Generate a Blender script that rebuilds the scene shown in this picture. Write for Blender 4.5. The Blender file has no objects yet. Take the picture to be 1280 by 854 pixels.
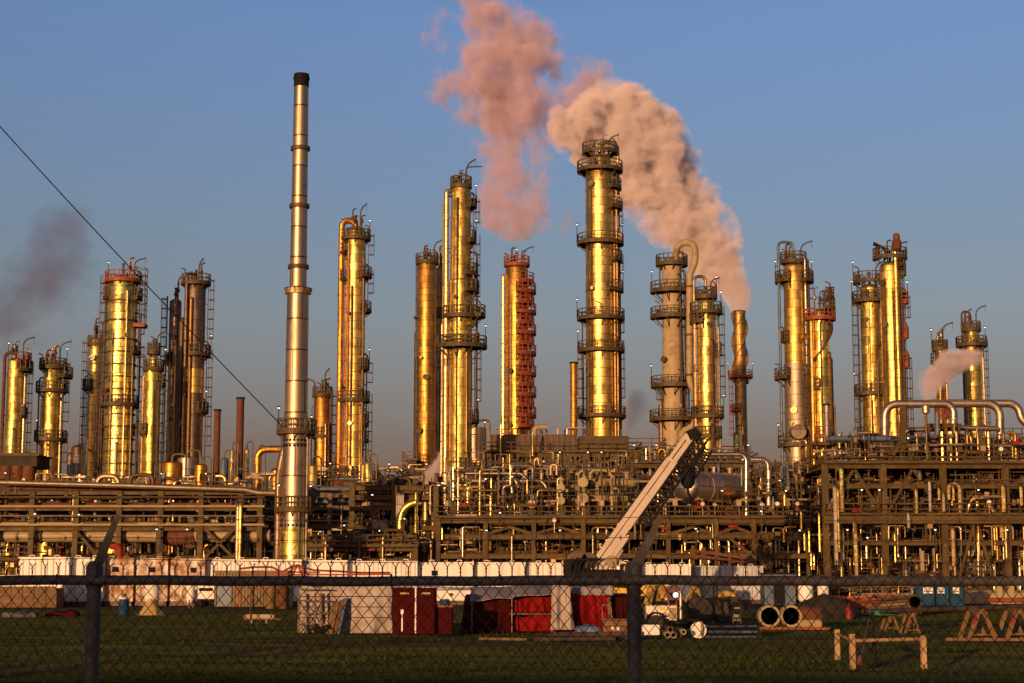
import bpy, math, random
from mathutils import Vector, Matrix, noise as mnoise
PI = math.pi
scene = bpy.context.scene
COL = scene.collection

# ---------------------------------------------------------------- camera numbers
F = 2200.0                       # focal length in photo pixels (photo is 1280 x 854)
HOR = 722.0                      # row of the horizon
PITCH = math.atan((HOR - 427.0) / F)
EYE = 2.55
_f = Vector((0, math.cos(PITCH), math.sin(PITCH)))
_u = Vector((0, -math.sin(PITCH), math.cos(PITCH)))
_r = Vector((1, 0, 0))

def W(px, py, Y):
    d = _r * ((px - 640) / F) + _u * ((427 - py) / F) + _f
    t = Y / d.y
    return Vector((d.x * t, Y, EYE + d.z * t))

def G(px, py):
    d = _r * ((px - 640) / F) + _u * ((427 - py) / F) + _f
    t = EYE / -d.z
    return Vector((d.x * t, d.y * t, 0.0))

def X(px, py, Y): return W(px, py, Y).x
def Z(py, Y): return W(640, py, Y).z
def M(n, Y, py=640): return W(640 + n, py, Y).x      # n photo pixels -> metres

# ---------------------------------------------------------------- objects
def tag(o, label=None, cat=None, group=None, kind=None):
    if label: o['label'] = label
    if cat: o['category'] = cat
    if group: o['group'] = group
    if kind: o['kind'] = kind
    return o

def thing(name, label, cat, loc, group=None):
    o = bpy.data.objects.new(name, None)
    o.empty_display_size = 0.3
    COL.objects.link(o)
    o.location = Vector(loc)
    return tag(o, label, cat, group, 'thing')

def offset(p):
    v = Vector((0, 0, 0))
    while p is not None:
        v += p.location
        p = p.parent
    return v

def copy_tree(o, parent=None):
    c = o.copy()
    COL.objects.link(c)
    if parent is not None: c.parent = parent
    for ch in list(o.children): copy_tree(ch, c)
    return c

class MB:
    def __init__(s): s.v = []; s.f = []; s.s = []
    def add(s, vs, fs, smooth=False):
        n = len(s.v)
        s.v.extend([tuple(q) for q in vs])
        for q in fs:
            s.f.append([i + n for i in q]); s.s.append(smooth)
        return s
    def box(s, a, b):
        x0, y0, z0 = [min(p, q) for p, q in zip(a, b)]
        x1, y1, z1 = [max(p, q) for p, q in zip(a, b)]
        return s.add([(x0,y0,z0),(x1,y0,z0),(x1,y1,z0),(x0,y1,z0),(x0,y0,z1),(x1,y0,z1),(x1,y1,z1),(x0,y1,z1)],
              [(3,2,1,0),(4,5,6,7),(0,1,5,4),(1,2,6,5),(2,3,7,6),(3,0,4,7)])
    def cbox(s, c, sx, sy, sz, rz=0.0, base=True):
        """box on a base centre, turned about z"""
        m = Matrix.Rotation(rz, 3, 'Z'); c = Vector(c)
        z0, z1 = (0, sz) if base else (-sz/2, sz/2)
        vs = [c + m @ Vector((x, y, z)) for z in (z0, z1) for x, y in ((-sx/2,-sy/2),(sx/2,-sy/2),(sx/2,sy/2),(-sx/2,sy/2))]
        return s.add(vs, [(3,2,1,0),(4,5,6,7),(0,1,5,4),(1,2,6,5),(2,3,7,6),(3,0,4,7)])
    def bar(s, a, b, w, h=None):
        """square beam from a to b"""
        h = h or w
        a = Vector(a); b = Vector(b); d = (b - a)
        if d.length < 1e-5: return s
        d.normalize()
        up = Vector((0, 0, 1)) if abs(d.z) < 0.95 else Vector((0, 1, 0))
        r = d.cross(up).normalized(); u = r.cross(d)
        vs = [p + r * (i * w / 2) + u * (j * h / 2) for p in (a, b) for i, j in ((-1,-1),(1,-1),(1,1),(-1,1))]
        return s.add(vs, [(0,1,2,3),(7,6,5,4),(0,4,5,1),(1,5,6,2),(2,6,7,3),(3,7,4,0)])
    def ibeam(s, a, b, w, h):
        """H section: web and two flanges"""
        a = Vector(a); b = Vector(b); d = (b - a)
        if d.length < 1e-5: return s
        d.normalize()
        up = Vector((0, 0, 1)) if abs(d.z) < 0.95 else Vector((0, 1, 0))
        r = d.cross(up).normalized(); u = r.cross(d)
        t = 0.16
        prof = [(-w/2,-h/2),(w/2,-h/2),(w/2,-h/2+t*h),(w*.12,-h/2+t*h),(w*.12,h/2-t*h),(w/2,h/2-t*h),(w/2,h/2),(-w/2,h/2),(-w/2,h/2-t*h),(-w*.12,h/2-t*h),(-w*.12,-h/2+t*h),(-w/2,-h/2+t*h)]
        n = len(prof)
        vs = [p + r * i + u * j for p in (a, b) for i, j in prof]
        fs = [(k, (k+1) % n, n + (k+1) % n, n + k) for k in range(n)]
        return s.add(vs, fs)
    def tube(s, a, b, r, n=8, r2=None, caps=True):
        return s.path([a, b], r, n, r2=r2, caps=caps)
    def path(s, pts, r, n=8, r2=None, caps=True, bend=0.0, seg=4):
        pts = [Vector(p) for p in pts]
        if bend > 0 and len(pts) > 2: pts = fillet(pts, bend, seg)
        m = len(pts)
        t0 = (pts[1] - pts[0]).normalized()
        ref = Vector((0, 0, 1)) if abs(t0.z) < 0.9 else Vector((0, 1, 0))
        nrm = t0.cross(ref).normalized()
        vs = []; prev = t0
        for i, p in enumerate(pts):
            if i == 0: t = t0
            elif i == m - 1: t = (pts[i] - pts[i-1]).normalized()
            else: t = ((pts[i+1] - pts[i]).normalized() + (pts[i] - pts[i-1]).normalized()).normalized()
            ax = prev.cross(t)
            if ax.length > 1e-6:
                nrm = Matrix.Rotation(prev.angle(t), 3, ax.normalized()) @ nrm
            nrm = (nrm - t * nrm.dot(t)).normalized()
            bn = t.cross(nrm); prev = t
            rr = r if r2 is None else r + (r2 - r) * i / (m - 1)
            for k in range(n):
                a = 2 * PI * k / n
                vs.append(p + nrm * (math.cos(a) * rr) + bn * (math.sin(a) * rr))
        fs = [(i*n+k, i*n+(k+1) % n, (i+1)*n+(k+1) % n, (i+1)*n+k) for i in range(m-1) for k in range(n)]
        s.add(vs, fs, n > 4)
        if caps:
            s.add(vs[:n], [tuple(range(n))[::-1]]); s.add(vs[-n:], [tuple(range(n))])
        return s
    def lathe(s, prof, c, n=24, axis='z', smooth=True):
        """profile of (radius, height) turned about an axis through c"""
        c = Vector(c); vs = []
        for r, h in prof:
            for k in range(n):
                a = 2 * PI * k / n
                q = (r*math.cos(a), r*math.sin(a), h)
                if axis == 'x': q = (q[2], q[0], q[1])
                elif axis == 'y': q = (q[0], q[2], q[1])
                vs.append(c + Vector(q))
        m = len(prof)
        fs = [(i*n+k, i*n+(k+1) % n, (i+1)*n+(k+1) % n, (i+1)*n+k) for i in range(m-1) for k in range(n)]
        if axis == 'y': fs = [f[::-1] for f in fs]
        s.add(vs, fs, smooth)
        a, b = tuple(range(n))[::-1], tuple(range(n))
        if axis == 'y': a, b = b, a
        if prof[0][0] > 1e-4: s.add(vs[:n], [a])
        if prof[-1][0] > 1e-4: s.add(vs[-n:], [b])
        return s
    def sector(s, c, r0, r1, a0, a1, z0, z1, n=None):
        n = n or max(3, int(abs(a1 - a0) / 0.26))
        full = abs(a1 - a0) > 2 * PI - 0.02
        vs = []
        for k in range(n + 1):
            a = a0 + (a1 - a0) * k / n
            for r, z in ((r0, z0), (r1, z0), (r1, z1), (r0, z1)):
                vs.append((c[0] + r*math.cos(a), c[1] + r*math.sin(a), z))
        fs = []
        for k in range(n):
            for j in range(4):
                fs.append((k*4+j, k*4+(j+1) % 4, (k+1)*4+(j+1) % 4, (k+1)*4+j)[::-1])
        if not full: fs += [(0,1,2,3), (n*4+3, n*4+2, n*4+1, n*4)]
        return s.add(vs, fs)
    def rail(s, pts, h=1.1, step=1.6, r=0.04, mid=2, closed=False, toe=True):
        pts = [Vector(p) for p in pts]
        if closed: pts = pts + [pts[0]]
        for a, b in zip(pts[:-1], pts[1:]):
            L = (b - a).length
            for j in range(mid):
                z = Vector((0, 0, h * (j + 1) / mid)); s.bar(a + z, b + z, r * 2)
            if toe: s.bar(a + Vector((0,0,.08)), b + Vector((0,0,.08)), 0.03, 0.2)
            k = max(1, int(round(L / step)))
            for i in range(k):
                p = a.lerp(b, i / k); s.bar(p, p + Vector((0, 0, h)), r * 2)
        p = pts[-1]
        if not closed: s.bar(p, p + Vector((0, 0, h)), r * 2)
        return s
    def build(s, name, mat, parent=None, origin=None, bevel=0.0):
        if parent is not None: o0 = offset(parent)
        elif origin is not None: o0 = Vector(origin)
        else:
            xs = [q[0] for q in s.v]; ys = [q[1] for q in s.v]; zs = [q[2] for q in s.v]
            o0 = Vector(((min(xs)+max(xs))/2, (min(ys)+max(ys))/2, min(zs)))
        me = bpy.data.meshes.new(name)
        me.from_pydata([(q[0]-o0.x, q[1]-o0.y, q[2]-o0.z) for q in s.v], [], s.f)
        me.polygons.foreach_set('use_smooth', s.s)
        me.materials.append(mat)
        me.update()
        if any(s.s): me.set_sharp_from_angle(angle=0.62)
        o = bpy.data.objects.new(name, me)
        COL.objects.link(o)
        if parent is not None: o.parent = parent
        else: o.location = o0
        if bevel:
            md = o.modifiers.new('edge', 'BEVEL'); md.width = bevel; md.segments = 2; md.limit_method = 'ANGLE'
        return o

def fillet(pts, rad, seg=4):
    out = [pts[0]]
    for i in range(1, len(pts) - 1):
        a, p, b = pts[i-1], pts[i], pts[i+1]
        d1 = (a - p); d2 = (b - p)
        k = min(rad, d1.length * 0.49, d2.length * 0.49)
        q0 = p + d1.normalized() * k; q1 = p + d2.normalized() * k
        for j in range(seg + 1):
            t = j / seg
            w = 0.42
            c0 = q0.lerp(p, 0.56); c1 = q1.lerp(p, 0.56)
            out.append(q0*(1-t)**3 + c0*3*t*(1-t)**2 + c1*3*t*t*(1-t) + q1*t**3)
    out.append(pts[-1])
    return out

# ---------------------------------------------------------------- materials
def nodes_of(m):
    m.use_nodes = True
    nt = m.node_tree; nt.nodes.clear()
    out = nt.nodes.new('ShaderNodeOutputMaterial')
    return nt, out

def nn(nt, kind, **kw):
    n = nt.nodes.new(kind)
    for k, v in kw.items(): setattr(n, k, v)
    return n

def setin(n, **kw):
    for k, v in kw.items(): n.inputs[k.replace('_', ' ')].default_value = v
    return n

def math_(nt, op, a, b=None, c=None, clamp=False):
    n = nt.nodes.new('ShaderNodeMath'); n.operation = op; n.use_clamp = clamp
    for i, q in enumerate((a, b, c)):
        if q is None: continue
        if isinstance(q, (int, float)): n.inputs[i].default_value = q
        else: nt.links.new(q, n.inputs[i])
    return n.outputs[0]

def mixc(nt, fac, a, b):
    n = nt.nodes.new('ShaderNodeMix'); n.data_type = 'RGBA'
    for i, q in ((0, fac), (6, a), (7, b)):
        if isinstance(q, (int, float)): n.inputs[i].default_value = q
        elif isinstance(q, (tuple, list)): n.inputs[i].default_value = (*q[:3], 1)
        else: nt.links.new(q, n.inputs[i])
    return n.outputs[2]

def ramp(nt, val, lo, hi, a=0.0, b=1.0):
    n = nt.nodes.new('ShaderNodeMapRange'); n.clamp = True
    n.inputs[1].default_value = lo; n.inputs[2].default_value = hi
    n.inputs[3].default_value = a; n.inputs[4].default_value = b
    nt.links.new(val, n.inputs[0])
    return n.outputs[0]

def obj_coord(nt, rnd=True):
    tc = nt.nodes.new('ShaderNodeTexCoord')
    if not rnd: return tc.outputs['Object']
    oi = nt.nodes.new('ShaderNodeObjectInfo')
    k = math_(nt, 'MULTIPLY', oi.outputs['Random'], 97.0)
    v = nt.nodes.new('ShaderNodeVectorMath'); v.operation = 'ADD'
    nt.links.new(tc.outputs['Object'], v.inputs[0]); nt.links.new(k, v.inputs[1])
    return v.outputs[0]

def noise(nt, vec, scale, detail=4, rough=0.55, stretch=None):
    if stretch:
        mp = nt.nodes.new('ShaderNodeMapping'); mp.inputs['Scale'].default_value = stretch
        nt.links.new(vec, mp.inputs['Vector']); vec = mp.outputs[0]
    n = nt.nodes.new('ShaderNodeTexNoise')
    n.inputs['Scale'].default_value = scale; n.inputs['Detail'].default_value = detail; n.inputs['Roughness'].default_value = rough
    nt.links.new(vec, n.inputs['Vector'])
    return n.outputs[0]

def mat(name, col, rough=0.6, metal=0.0, var=0.3, vs=0.5, dirt=None, amt=0.5, bump=0.15, bs=4.0, streak=None, spec=0.4):
    """painted, rusty or bare surface: broad tone, patches of wear, streaks, fine bump"""
    m = bpy.data.materials.new(name); nt, out = nodes_of(m)
    b = nn(nt, 'ShaderNodeBsdfPrincipled'); nt.links.new(b.outputs[0], out.inputs[0])
    v = obj_coord(nt)
    n1 = noise(nt, v, vs, 6)
    f = ramp(nt, n1, 0.3, 0.7)
    c = mixc(nt, f, [q * (1 - var) for q in col], [min(1, q * (1 + var * .6)) for q in col])
    if dirt:
        n2 = noise(nt, v, vs * 2.7, 7, 0.65)
        c = mixc(nt, ramp(nt, n2, 0.62 - 0.3 * amt, 0.75 - 0.2 * amt), c, dirt)
    if streak:
        n3 = noise(nt, v, 1.0, 5, 0.6, stretch=(2.2, 2.2, 0.12))
        c = mixc(nt, ramp(nt, n3, 0.54, 0.72, 0, 0.8), c, streak)
    nt.links.new(c, b.inputs['Base Color'])
    setin(b, Metallic=metal)
    b.inputs['Specular IOR Level'].default_value = spec
    r = noise(nt, v, vs * 3, 4)
    nt.links.new(ramp(nt, r, 0.3, 0.7, max(.05, rough - .12), min(1, rough + .12)), b.inputs['Roughness'])
    if bump:
        bp = nn(nt, 'ShaderNodeBump'); setin(bp, Strength=bump, Distance=0.05)
        nt.links.new(noise(nt, v, bs, 5), bp.inputs['Height']); nt.links.new(bp.outputs[0], b.inputs['Normal'])
    return m

def cladding(name, col, rough=0.36, sheet=1.15, seg=6, stain=(0.10, 0.05, 0.02), samt=0.5, dent=0.35, metal=0.95, tone=0.22):
    """sheet metal jacket on a vessel: courses of sheets, seams, dents, run-off stains"""
    m = bpy.data.materials.new(name); nt, out = nodes_of(m)
    b = nn(nt, 'ShaderNodeBsdfPrincipled'); nt.links.new(b.outputs[0], out.inputs[0])
    p = obj_coord(nt, False)
    v = obj_coord(nt)
    sp = nn(nt, 'ShaderNodeSeparateXYZ'); nt.links.new(p, sp.inputs[0])
    zz = math_(nt, 'DIVIDE', sp.outputs[2], sheet)
    row = math_(nt, 'FLOOR', zz)
    fz = math_(nt, 'FRACT', zz)
    an = math_(nt, 'MULTIPLY', math_(nt, 'ARCTAN2', sp.outputs[1], sp.outputs[0]), seg / (2 * PI))
    an = math_(nt, 'ADD', an, math_(nt, 'MULTIPLY', row, 0.37))
    ca = math_(nt, 'FLOOR', an)
    fa = math_(nt, 'FRACT', an)
    oi = nn(nt, 'ShaderNodeObjectInfo')
    cx = nn(nt, 'ShaderNodeCombineXYZ')
    nt.links.new(row, cx.inputs[0]); nt.links.new(ca, cx.inputs[1]); nt.links.new(oi.outputs['Random'], cx.inputs[2])
    wn = nn(nt, 'ShaderNodeTexWhiteNoise'); nt.links.new(cx.outputs[0], wn.inputs['Vector'])
    t = wn.outputs['Value']
    c = mixc(nt, t, [q * (1 - tone) for q in col], [min(1, q * (1 + tone * .5)) for q in col])
    n3 = noise(nt, v, 1.0, 6, 0.62, stretch=(1.6, 1.6, 0.10))
    n4 = noise(nt, v, 0.16, 4)
    st = math_(nt, 'MULTIPLY', ramp(nt, n3, 0.50, 0.72), ramp(nt, n4, 0.38, 0.6, 0.2, 1.2))
    c = mixc(nt, math_(nt, 'MULTIPLY', st, samt), c, stain)
    n5 = noise(nt, v, 0.9, 6, .6)
    c = mixc(nt, math_(nt, 'MULTIPLY', ramp(nt, n5, 0.57, 0.66), samt * .7), c, stain)
    seam = math_(nt, 'MAXIMUM', math_(nt, 'LESS_THAN', fz, 0.045), math_(nt, 'LESS_THAN', fa, 0.03))
    c = mixc(nt, math_(nt, 'MULTIPLY', seam, 0.85), c, stain)
    # no two vessels weather alike: duller, browner or brighter jackets
    c = mixc(nt, ramp(nt, oi.outputs['Random'], 0.35, 1, 0, .6), c, [q * w for q, w in zip(col, (.62, .52, .42))])
    nt.links.new(c, b.inputs['Base Color'])
    setin(b, Metallic=metal)
    rr = math_(nt, 'ADD', math_(nt, 'MULTIPLY', t, 0.12), math_(nt, 'MULTIPLY', st, 0.25))
    nt.links.new(math_(nt, 'ADD', math_(nt, 'ADD', rr, math_(nt, 'MULTIPLY', oi.outputs['Random'], 0.10)), rough - 0.09, clamp=True), b.inputs['Roughness'])
    # every sheet sits at its own slight tilt, so the glare breaks from panel to panel
    sc = nn(nt, 'ShaderNodeSeparateColor'); nt.links.new(wn.outputs['Color'], sc.inputs[0])
    tilt = math_(nt, 'ADD', math_(nt, 'MULTIPLY', math_(nt, 'SUBTRACT', sc.outputs[0], .5), math_(nt, 'MULTIPLY', fz, .7 * dent)), math_(nt, 'MULTIPLY', math_(nt, 'SUBTRACT', sc.outputs[1], .5), math_(nt, 'MULTIPLY', fa, 1.5 * dent)))
    wr = math_(nt, 'MULTIPLY', noise(nt, v, 3.2, 3, .5), dent * .22)
    hgt0 = math_(nt, 'ADD', math_(nt, 'MULTIPLY', noise(nt, v, 0.85, 3, .5), dent), math_(nt, 'MULTIPLY', seam, -0.12))
    hgt = math_(nt, 'ADD', hgt0, math_(nt, 'ADD', tilt, wr))
    bp = nn(nt, 'ShaderNodeBump'); setin(bp, Strength=0.6, Distance=0.25)
    nt.links.new(hgt, bp.inputs['Height']); nt.links.new(bp.outputs[0], b.inputs['Normal'])
    return m

def emit(name, col, s):
    m = bpy.data.materials.new(name); nt, out = nodes_of(m)
    e = nn(nt, 'ShaderNodeEmission'); setin(e, Strength=s); e.inputs[0].default_value = (*col, 1)
    nt.links.new(e.outputs[0], out.inputs[0])
    return m

RUST = (0.13, 0.05, 0.02)
K = dict(
    steel = mat('painted_steel', (0.098, 0.068, 0.023), 0.6, 0.0, 0.4, 0.35, spec=.22, dirt=(0.06, 0.032, 0.014), amt=0.5, streak=(0.07, 0.042, 0.02)),
    steel_dark = mat('dark_steel', (0.065, 0.05, 0.032), 0.5, 0.2, 0.35, 0.4, dirt=RUST, amt=0.5),
    plat = mat('weathered_platform_steel', (0.080, 0.060, 0.026), 0.6, 0.0, 0.35, 0.5, dirt=(0.05, 0.025, 0.012), amt=0.5),
    galv = mat('galvanised_steel', (0.22, 0.18, 0.12), 0.45, 0.6, 0.25, 0.8, dirt=(0.2, 0.13, 0.07), amt=0.3),
    rust = mat('rusty_steel', (0.15, 0.058, 0.024), 0.8, 0.1, 0.4, 0.8, dirt=(0.10, 0.035, 0.015), amt=0.7),
    red = mat('red_paint', (0.22, 0.010, 0.007), 0.6, 0, 0.25, 0.8, dirt=(0.18, 0.03, 0.02), amt=0.4),
    redsteel = mat('oxide_red_steel', (0.26, 0.055, 0.02), 0.6, 0, 0.3, 0.6, dirt=RUST, amt=0.4),
    beige = mat('beige_paint', (0.33, 0.265, 0.14), 0.5, 0, 0.2, 0.4, dirt=(0.24, 0.16, 0.08), amt=0.35, streak=(0.3, 0.2, 0.1)),
    concrete = mat('pale_matt_coating', (0.37, 0.29, 0.17), 0.6, 0, 0.12, 0.3, dirt=(0.2, 0.14, 0.07), amt=0.4, streak=(0.22, 0.16, 0.09)),
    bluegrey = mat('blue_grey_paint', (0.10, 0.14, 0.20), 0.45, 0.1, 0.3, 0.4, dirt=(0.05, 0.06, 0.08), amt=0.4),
    black = mat('black_metal', (0.012, 0.012, 0.014), 0.7, 0, 0.3, 1.0, spec=.1),
    darkgap = mat('gap_shade_sheeting', (0.035, 0.03, 0.026), 0.85, 0, 0.4, 0.15, dirt=(0.06, 0.035, 0.02), amt=0.5, streak=(0.02, 0.015, 0.012)),  # base colour darkened to stand in for deep shade in the gaps
    white = mat('white_paint', (0.78, 0.76, 0.72), 0.45, 0, 0.06, 0.5, dirt=(0.45, 0.32, 0.2), amt=0.12),
    wood = mat('weathered_timber', (0.15, 0.083, 0.034), 0.8, 0, 0.3, 1.2, dirt=(0.2, 0.11, 0.05), amt=0.4, streak=(0.22, 0.13, 0.06)),
    wood_pale = mat('pale_timber', (0.42, 0.27, 0.14), 0.8, 0, 0.3, 1.2, dirt=(0.2, 0.11, 0.05), amt=0.4, streak=(0.25, 0.15, 0.07)),
    yellow = mat('yellow_paint', (0.62, 0.40, 0.04), 0.45, 0, 0.2, 1.0, dirt=(0.2, 0.1, 0.03), amt=0.35),
    rubber = mat('rubber', (0.02, 0.019, 0.018), 0.85, 0, 0.3, 3.0, dirt=(0.07, 0.05, 0.03), amt=0.4),
    bluepaint = mat('blue_plastic', (0.012, 0.055, 0.12), 0.6, 0, 0.2, 0.8, dirt=(0.012, 0.035, 0.07), amt=0.3, spec=.15),
    clad = cladding('bright_cladding', (0.95, 0.61, 0.18), 0.39, samt=0.8, tone=0.34),  # aluminium sheet with the sunset's gold tinted into its base colour
    clad_b = cladding('gleaming_cladding', (1.0, 0.72, 0.20), 0.33, samt=0.85, dent=0.7, tone=0.4),  # brighter aluminium sheet, sunset gold likewise put into the base colour
    clad_o = cladding('bronze_cladding', (0.62, 0.33, 0.075), 0.44, sheet=0.9, samt=0.7, dent=0.2),
    clad_g = cladding('grey_cladding', (0.52, 0.45, 0.38), 0.5, sheet=1.6, samt=0.45, dent=0.2),
    clad_d = cladding('dark_cladding', (0.24, 0.19, 0.15), 0.46, sheet=1.4, samt=0.6, dent=0.2),
    stackm = cladding('stack_steel', (0.50, 0.37, 0.24), 0.46, sheet=3.0, seg=2, samt=0.35, dent=0.12, tone=0.12),
    stack_r = cladding('rusty_stack_steel', (0.54, 0.33, 0.11), 0.52, sheet=2.0, seg=2, samt=0.6, dent=0.2, stain=(0.08, 0.03, 0.012)),
    pipe = cladding('pipe_jacket', (0.62, 0.46, 0.24), 0.42, sheet=0.9, seg=1, samt=0.4, dent=0.1),
    silver = cladding('silver_jacket', (0.60, 0.52, 0.42), 0.38, sheet=1.0, seg=1, samt=0.35, dent=0.08),
    lamp = emit('lit_lamp', (1.0, 0.88, 0.68), 2.5),
)
# ================================================================= world, sun, camera
SUN_EL, SUN_AZ = math.radians(4.2), math.radians(23.0)      # low sun behind the camera, a little to its left
SUNDIR = Vector((math.sin(SUN_AZ) * math.cos(SUN_EL), math.cos(SUN_AZ) * math.cos(SUN_EL), -math.sin(SUN_EL)))  # way the light travels

def make_world():
    w = bpy.data.worlds.new('World'); scene.world = w; w.use_nodes = True
    nt = w.node_tree; nt.nodes.clear()
    out = nn(nt, 'ShaderNodeOutputWorld'); bg = nn(nt, 'ShaderNodeBackground')
    sky = nn(nt, 'ShaderNodeTexSky', sky_type='NISHITA', sun_disc=False)
    sky.sun_elevation = SUN_EL
    # towards the sun: from the scene that is (-sin, -cos); rotation is measured from +Y clockwise
    sky.sun_rotation = PI + SUN_AZ
    sky.altitude = 0; sky.air_density = 1.0; sky.dust_density = 2.2; sky.ozone_density = 2.0
    # evening air: clear blue overhead, mauve earth-shadow band low down
    tc = nn(nt, 'ShaderNodeTexCoord'); sp = nn(nt, 'ShaderNodeSeparateXYZ'); nt.links.new(tc.outputs['Generated'], sp.inputs[0])
    rp = nn(nt, 'ShaderNodeValToRGB'); nt.links.new(ramp(nt, sp.outputs[2], 0, 1), rp.inputs[0])
    L = [(0.0, (1.15, .72, .98)), (.073, (1.25, .82, 1.06)), (.11, (1.42, 1.02, 1.18)), (.145, (1.52, 1.18, 1.30)), (.188, (1.50, 1.26, 1.44)), (.25, (1.54, 1.38, 1.74)), (.312, (1.58, 1.50, 2.02)), (.40, (.8, .72, 1.0)), (.6, (.55, .5, .62)), (1, (.45, .42, .52))]
    e = rp.color_ramp.elements
    e[0].position = L[0][0]; e[0].color = (*[v / 2.5 for v in L[0][1]], 1)
    e[1].position = L[-1][0]; e[1].color = (*[v / 2.5 for v in L[-1][1]], 1)
    for q, c in L[1:-1]: e.new(q).color = (*[v / 2.5 for v in c], 1)
    mx = nn(nt, 'ShaderNodeVectorMath', operation='MULTIPLY'); nt.links.new(sky.outputs[0], mx.inputs[0]); nt.links.new(rp.outputs[0], mx.inputs[1])
    s2 = nn(nt, 'ShaderNodeVectorMath', operation='SCALE'); nt.links.new(mx.outputs[0], s2.inputs[0]); s2.inputs['Scale'].default_value = 2.5
    nt.links.new(s2.outputs[0], bg.inputs[0])
    setin(bg, Strength=SKY)
    nt.links.new(bg.outputs[0], out.inputs[0])
SKY = 0.12
make_world()

sd = bpy.data.lights.new('sun', 'SUN'); sd.energy = 4.4; sd.angle = math.radians(0.5); sd.color = (1.0, 0.545, 0.235)
so = bpy.data.objects.new('sun', sd); COL.objects.link(so)
so.location = (-40, -60, 60)
so.rotation_euler = SUNDIR.to_track_quat('-Z', 'Y').to_euler()

cd = bpy.data.cameras.new('camera'); cam = bpy.data.objects.new('camera', cd); COL.objects.link(cam)
cd.sensor_width = 36; cd.lens = 36 * F / 1280; cd.clip_end = 9000; cd.clip_start = 0.1
cam.location = (0, 0, EYE); cam.rotation_euler = (PI / 2 + PITCH, 0, 0)
scene.camera = cam

vs = scene.view_settings
vs.view_transform = 'Standard'; vs.look = 'None'; vs.gamma = 1.0; vs.use_curve_mapping = False; vs.exposure = 0.0
scene.render.engine = 'CYCLES'
cy = scene.cycles
cy.use_denoising = True
cy.max_bounces = 5; cy.diffuse_bounces = 2; cy.glossy_bounces = 3; cy.transmission_bounces = 2; cy.volume_bounces = 2; cy.transparent_max_bounces = 8
cy.volume_step_rate = 0.12; cy.volume_max_steps = 256
cy.sample_clamp_indirect = 4.0
cy.caustics_reflective = False; cy.caustics_refractive = False

# ================================================================= ground
TRACKS = [(G(0, 834), G(400, 806), 0), (G(0, 834), G(400, 806), 1.9), (G(0, 799), G(620, 797), 0), (G(0, 799), G(620, 797), 2.3), (G(500, 803), G(1250, 810), 0), (G(500, 803), G(1250, 810), 2.0)]

def ground_mat():
    m = bpy.data.materials.new('rough_field'); nt, out = nodes_of(m)
    b = nn(nt, 'ShaderNodeBsdfPrincipled'); nt.links.new(b.outputs[0], out.inputs[0])
    v = obj_coord(nt, False)
    n1 = noise(nt, v, 0.25, 8, .6, stretch=(.5, 1.3, 1)); n2 = noise(nt, v, 1.4, 6, .65)
    n3 = noise(nt, v, 1.0, 5, .6, stretch=(0.03, 0.35, 1))      # wheel ruts running across
    c = mixc(nt, ramp(nt, n1, .38, .62), (0.050, 0.088, 0.006), (0.19, 0.185, 0.015))
    c = mixc(nt, ramp(nt, n2, .48, .7, 0, .45), c, (0.13, 0.095, 0.030))
    c = mixc(nt, ramp(nt, n3, .56, .66, 0, .85), c, (0.085, 0.045, 0.02))
    sp = nn(nt, 'ShaderNodeSeparateXYZ'); nt.links.new(v, sp.inputs[0])
    wob = math_(nt, 'MULTIPLY', math_(nt, 'SUBTRACT', noise(nt, v, .35, 4), .5), 2.2)
    for a, b_, o in TRACKS:
        d = (b_ - a).normalized(); nx, ny = -d.y, d.x
        dist = math_(nt, 'ABSOLUTE', math_(nt, 'ADD', math_(nt, 'ADD', math_(nt, 'MULTIPLY', sp.outputs[0], nx), math_(nt, 'MULTIPLY', sp.outputs[1], ny)), math_(nt, 'ADD', wob, -(a.x * nx + a.y * ny) + o)))
        c = mixc(nt, ramp(nt, dist, .25, .75, .9, 0), c, (0.075, 0.030, 0.012))
    c = mixc(nt, ramp(nt, sp.outputs[1], 130, 150), c, (0.06, 0.045, 0.03))   # bare dirt yard under the plant
    nt.links.new(c, b.inputs['Base Color']); setin(b, Roughness=0.95); b.inputs['Specular IOR Level'].default_value = 0.1
    bp = nn(nt, 'ShaderNodeBump'); setin(bp, Strength=0.8, Distance=0.25)
    nt.links.new(math_(nt, 'ADD', n2, math_(nt, 'MULTIPLY', noise(nt, v, 7, 4), .4)), bp.inputs['Height']); nt.links.new(bp.outputs[0], b.inputs['Normal'])
    return m

def gz(x, y):
    """height of the field: gentle lumps in the open grass"""
    if y < 14 or y > 104: k = 0.0
    else: k = min(1, (y - 14) / 12, (104 - y) / 10)
    return k * (0.17 * mnoise.noise(Vector((x * .10, y * .22, 3))) + 0.05 * mnoise.noise(Vector((x * .35, y * .6, 8))) - 0.04)

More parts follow.
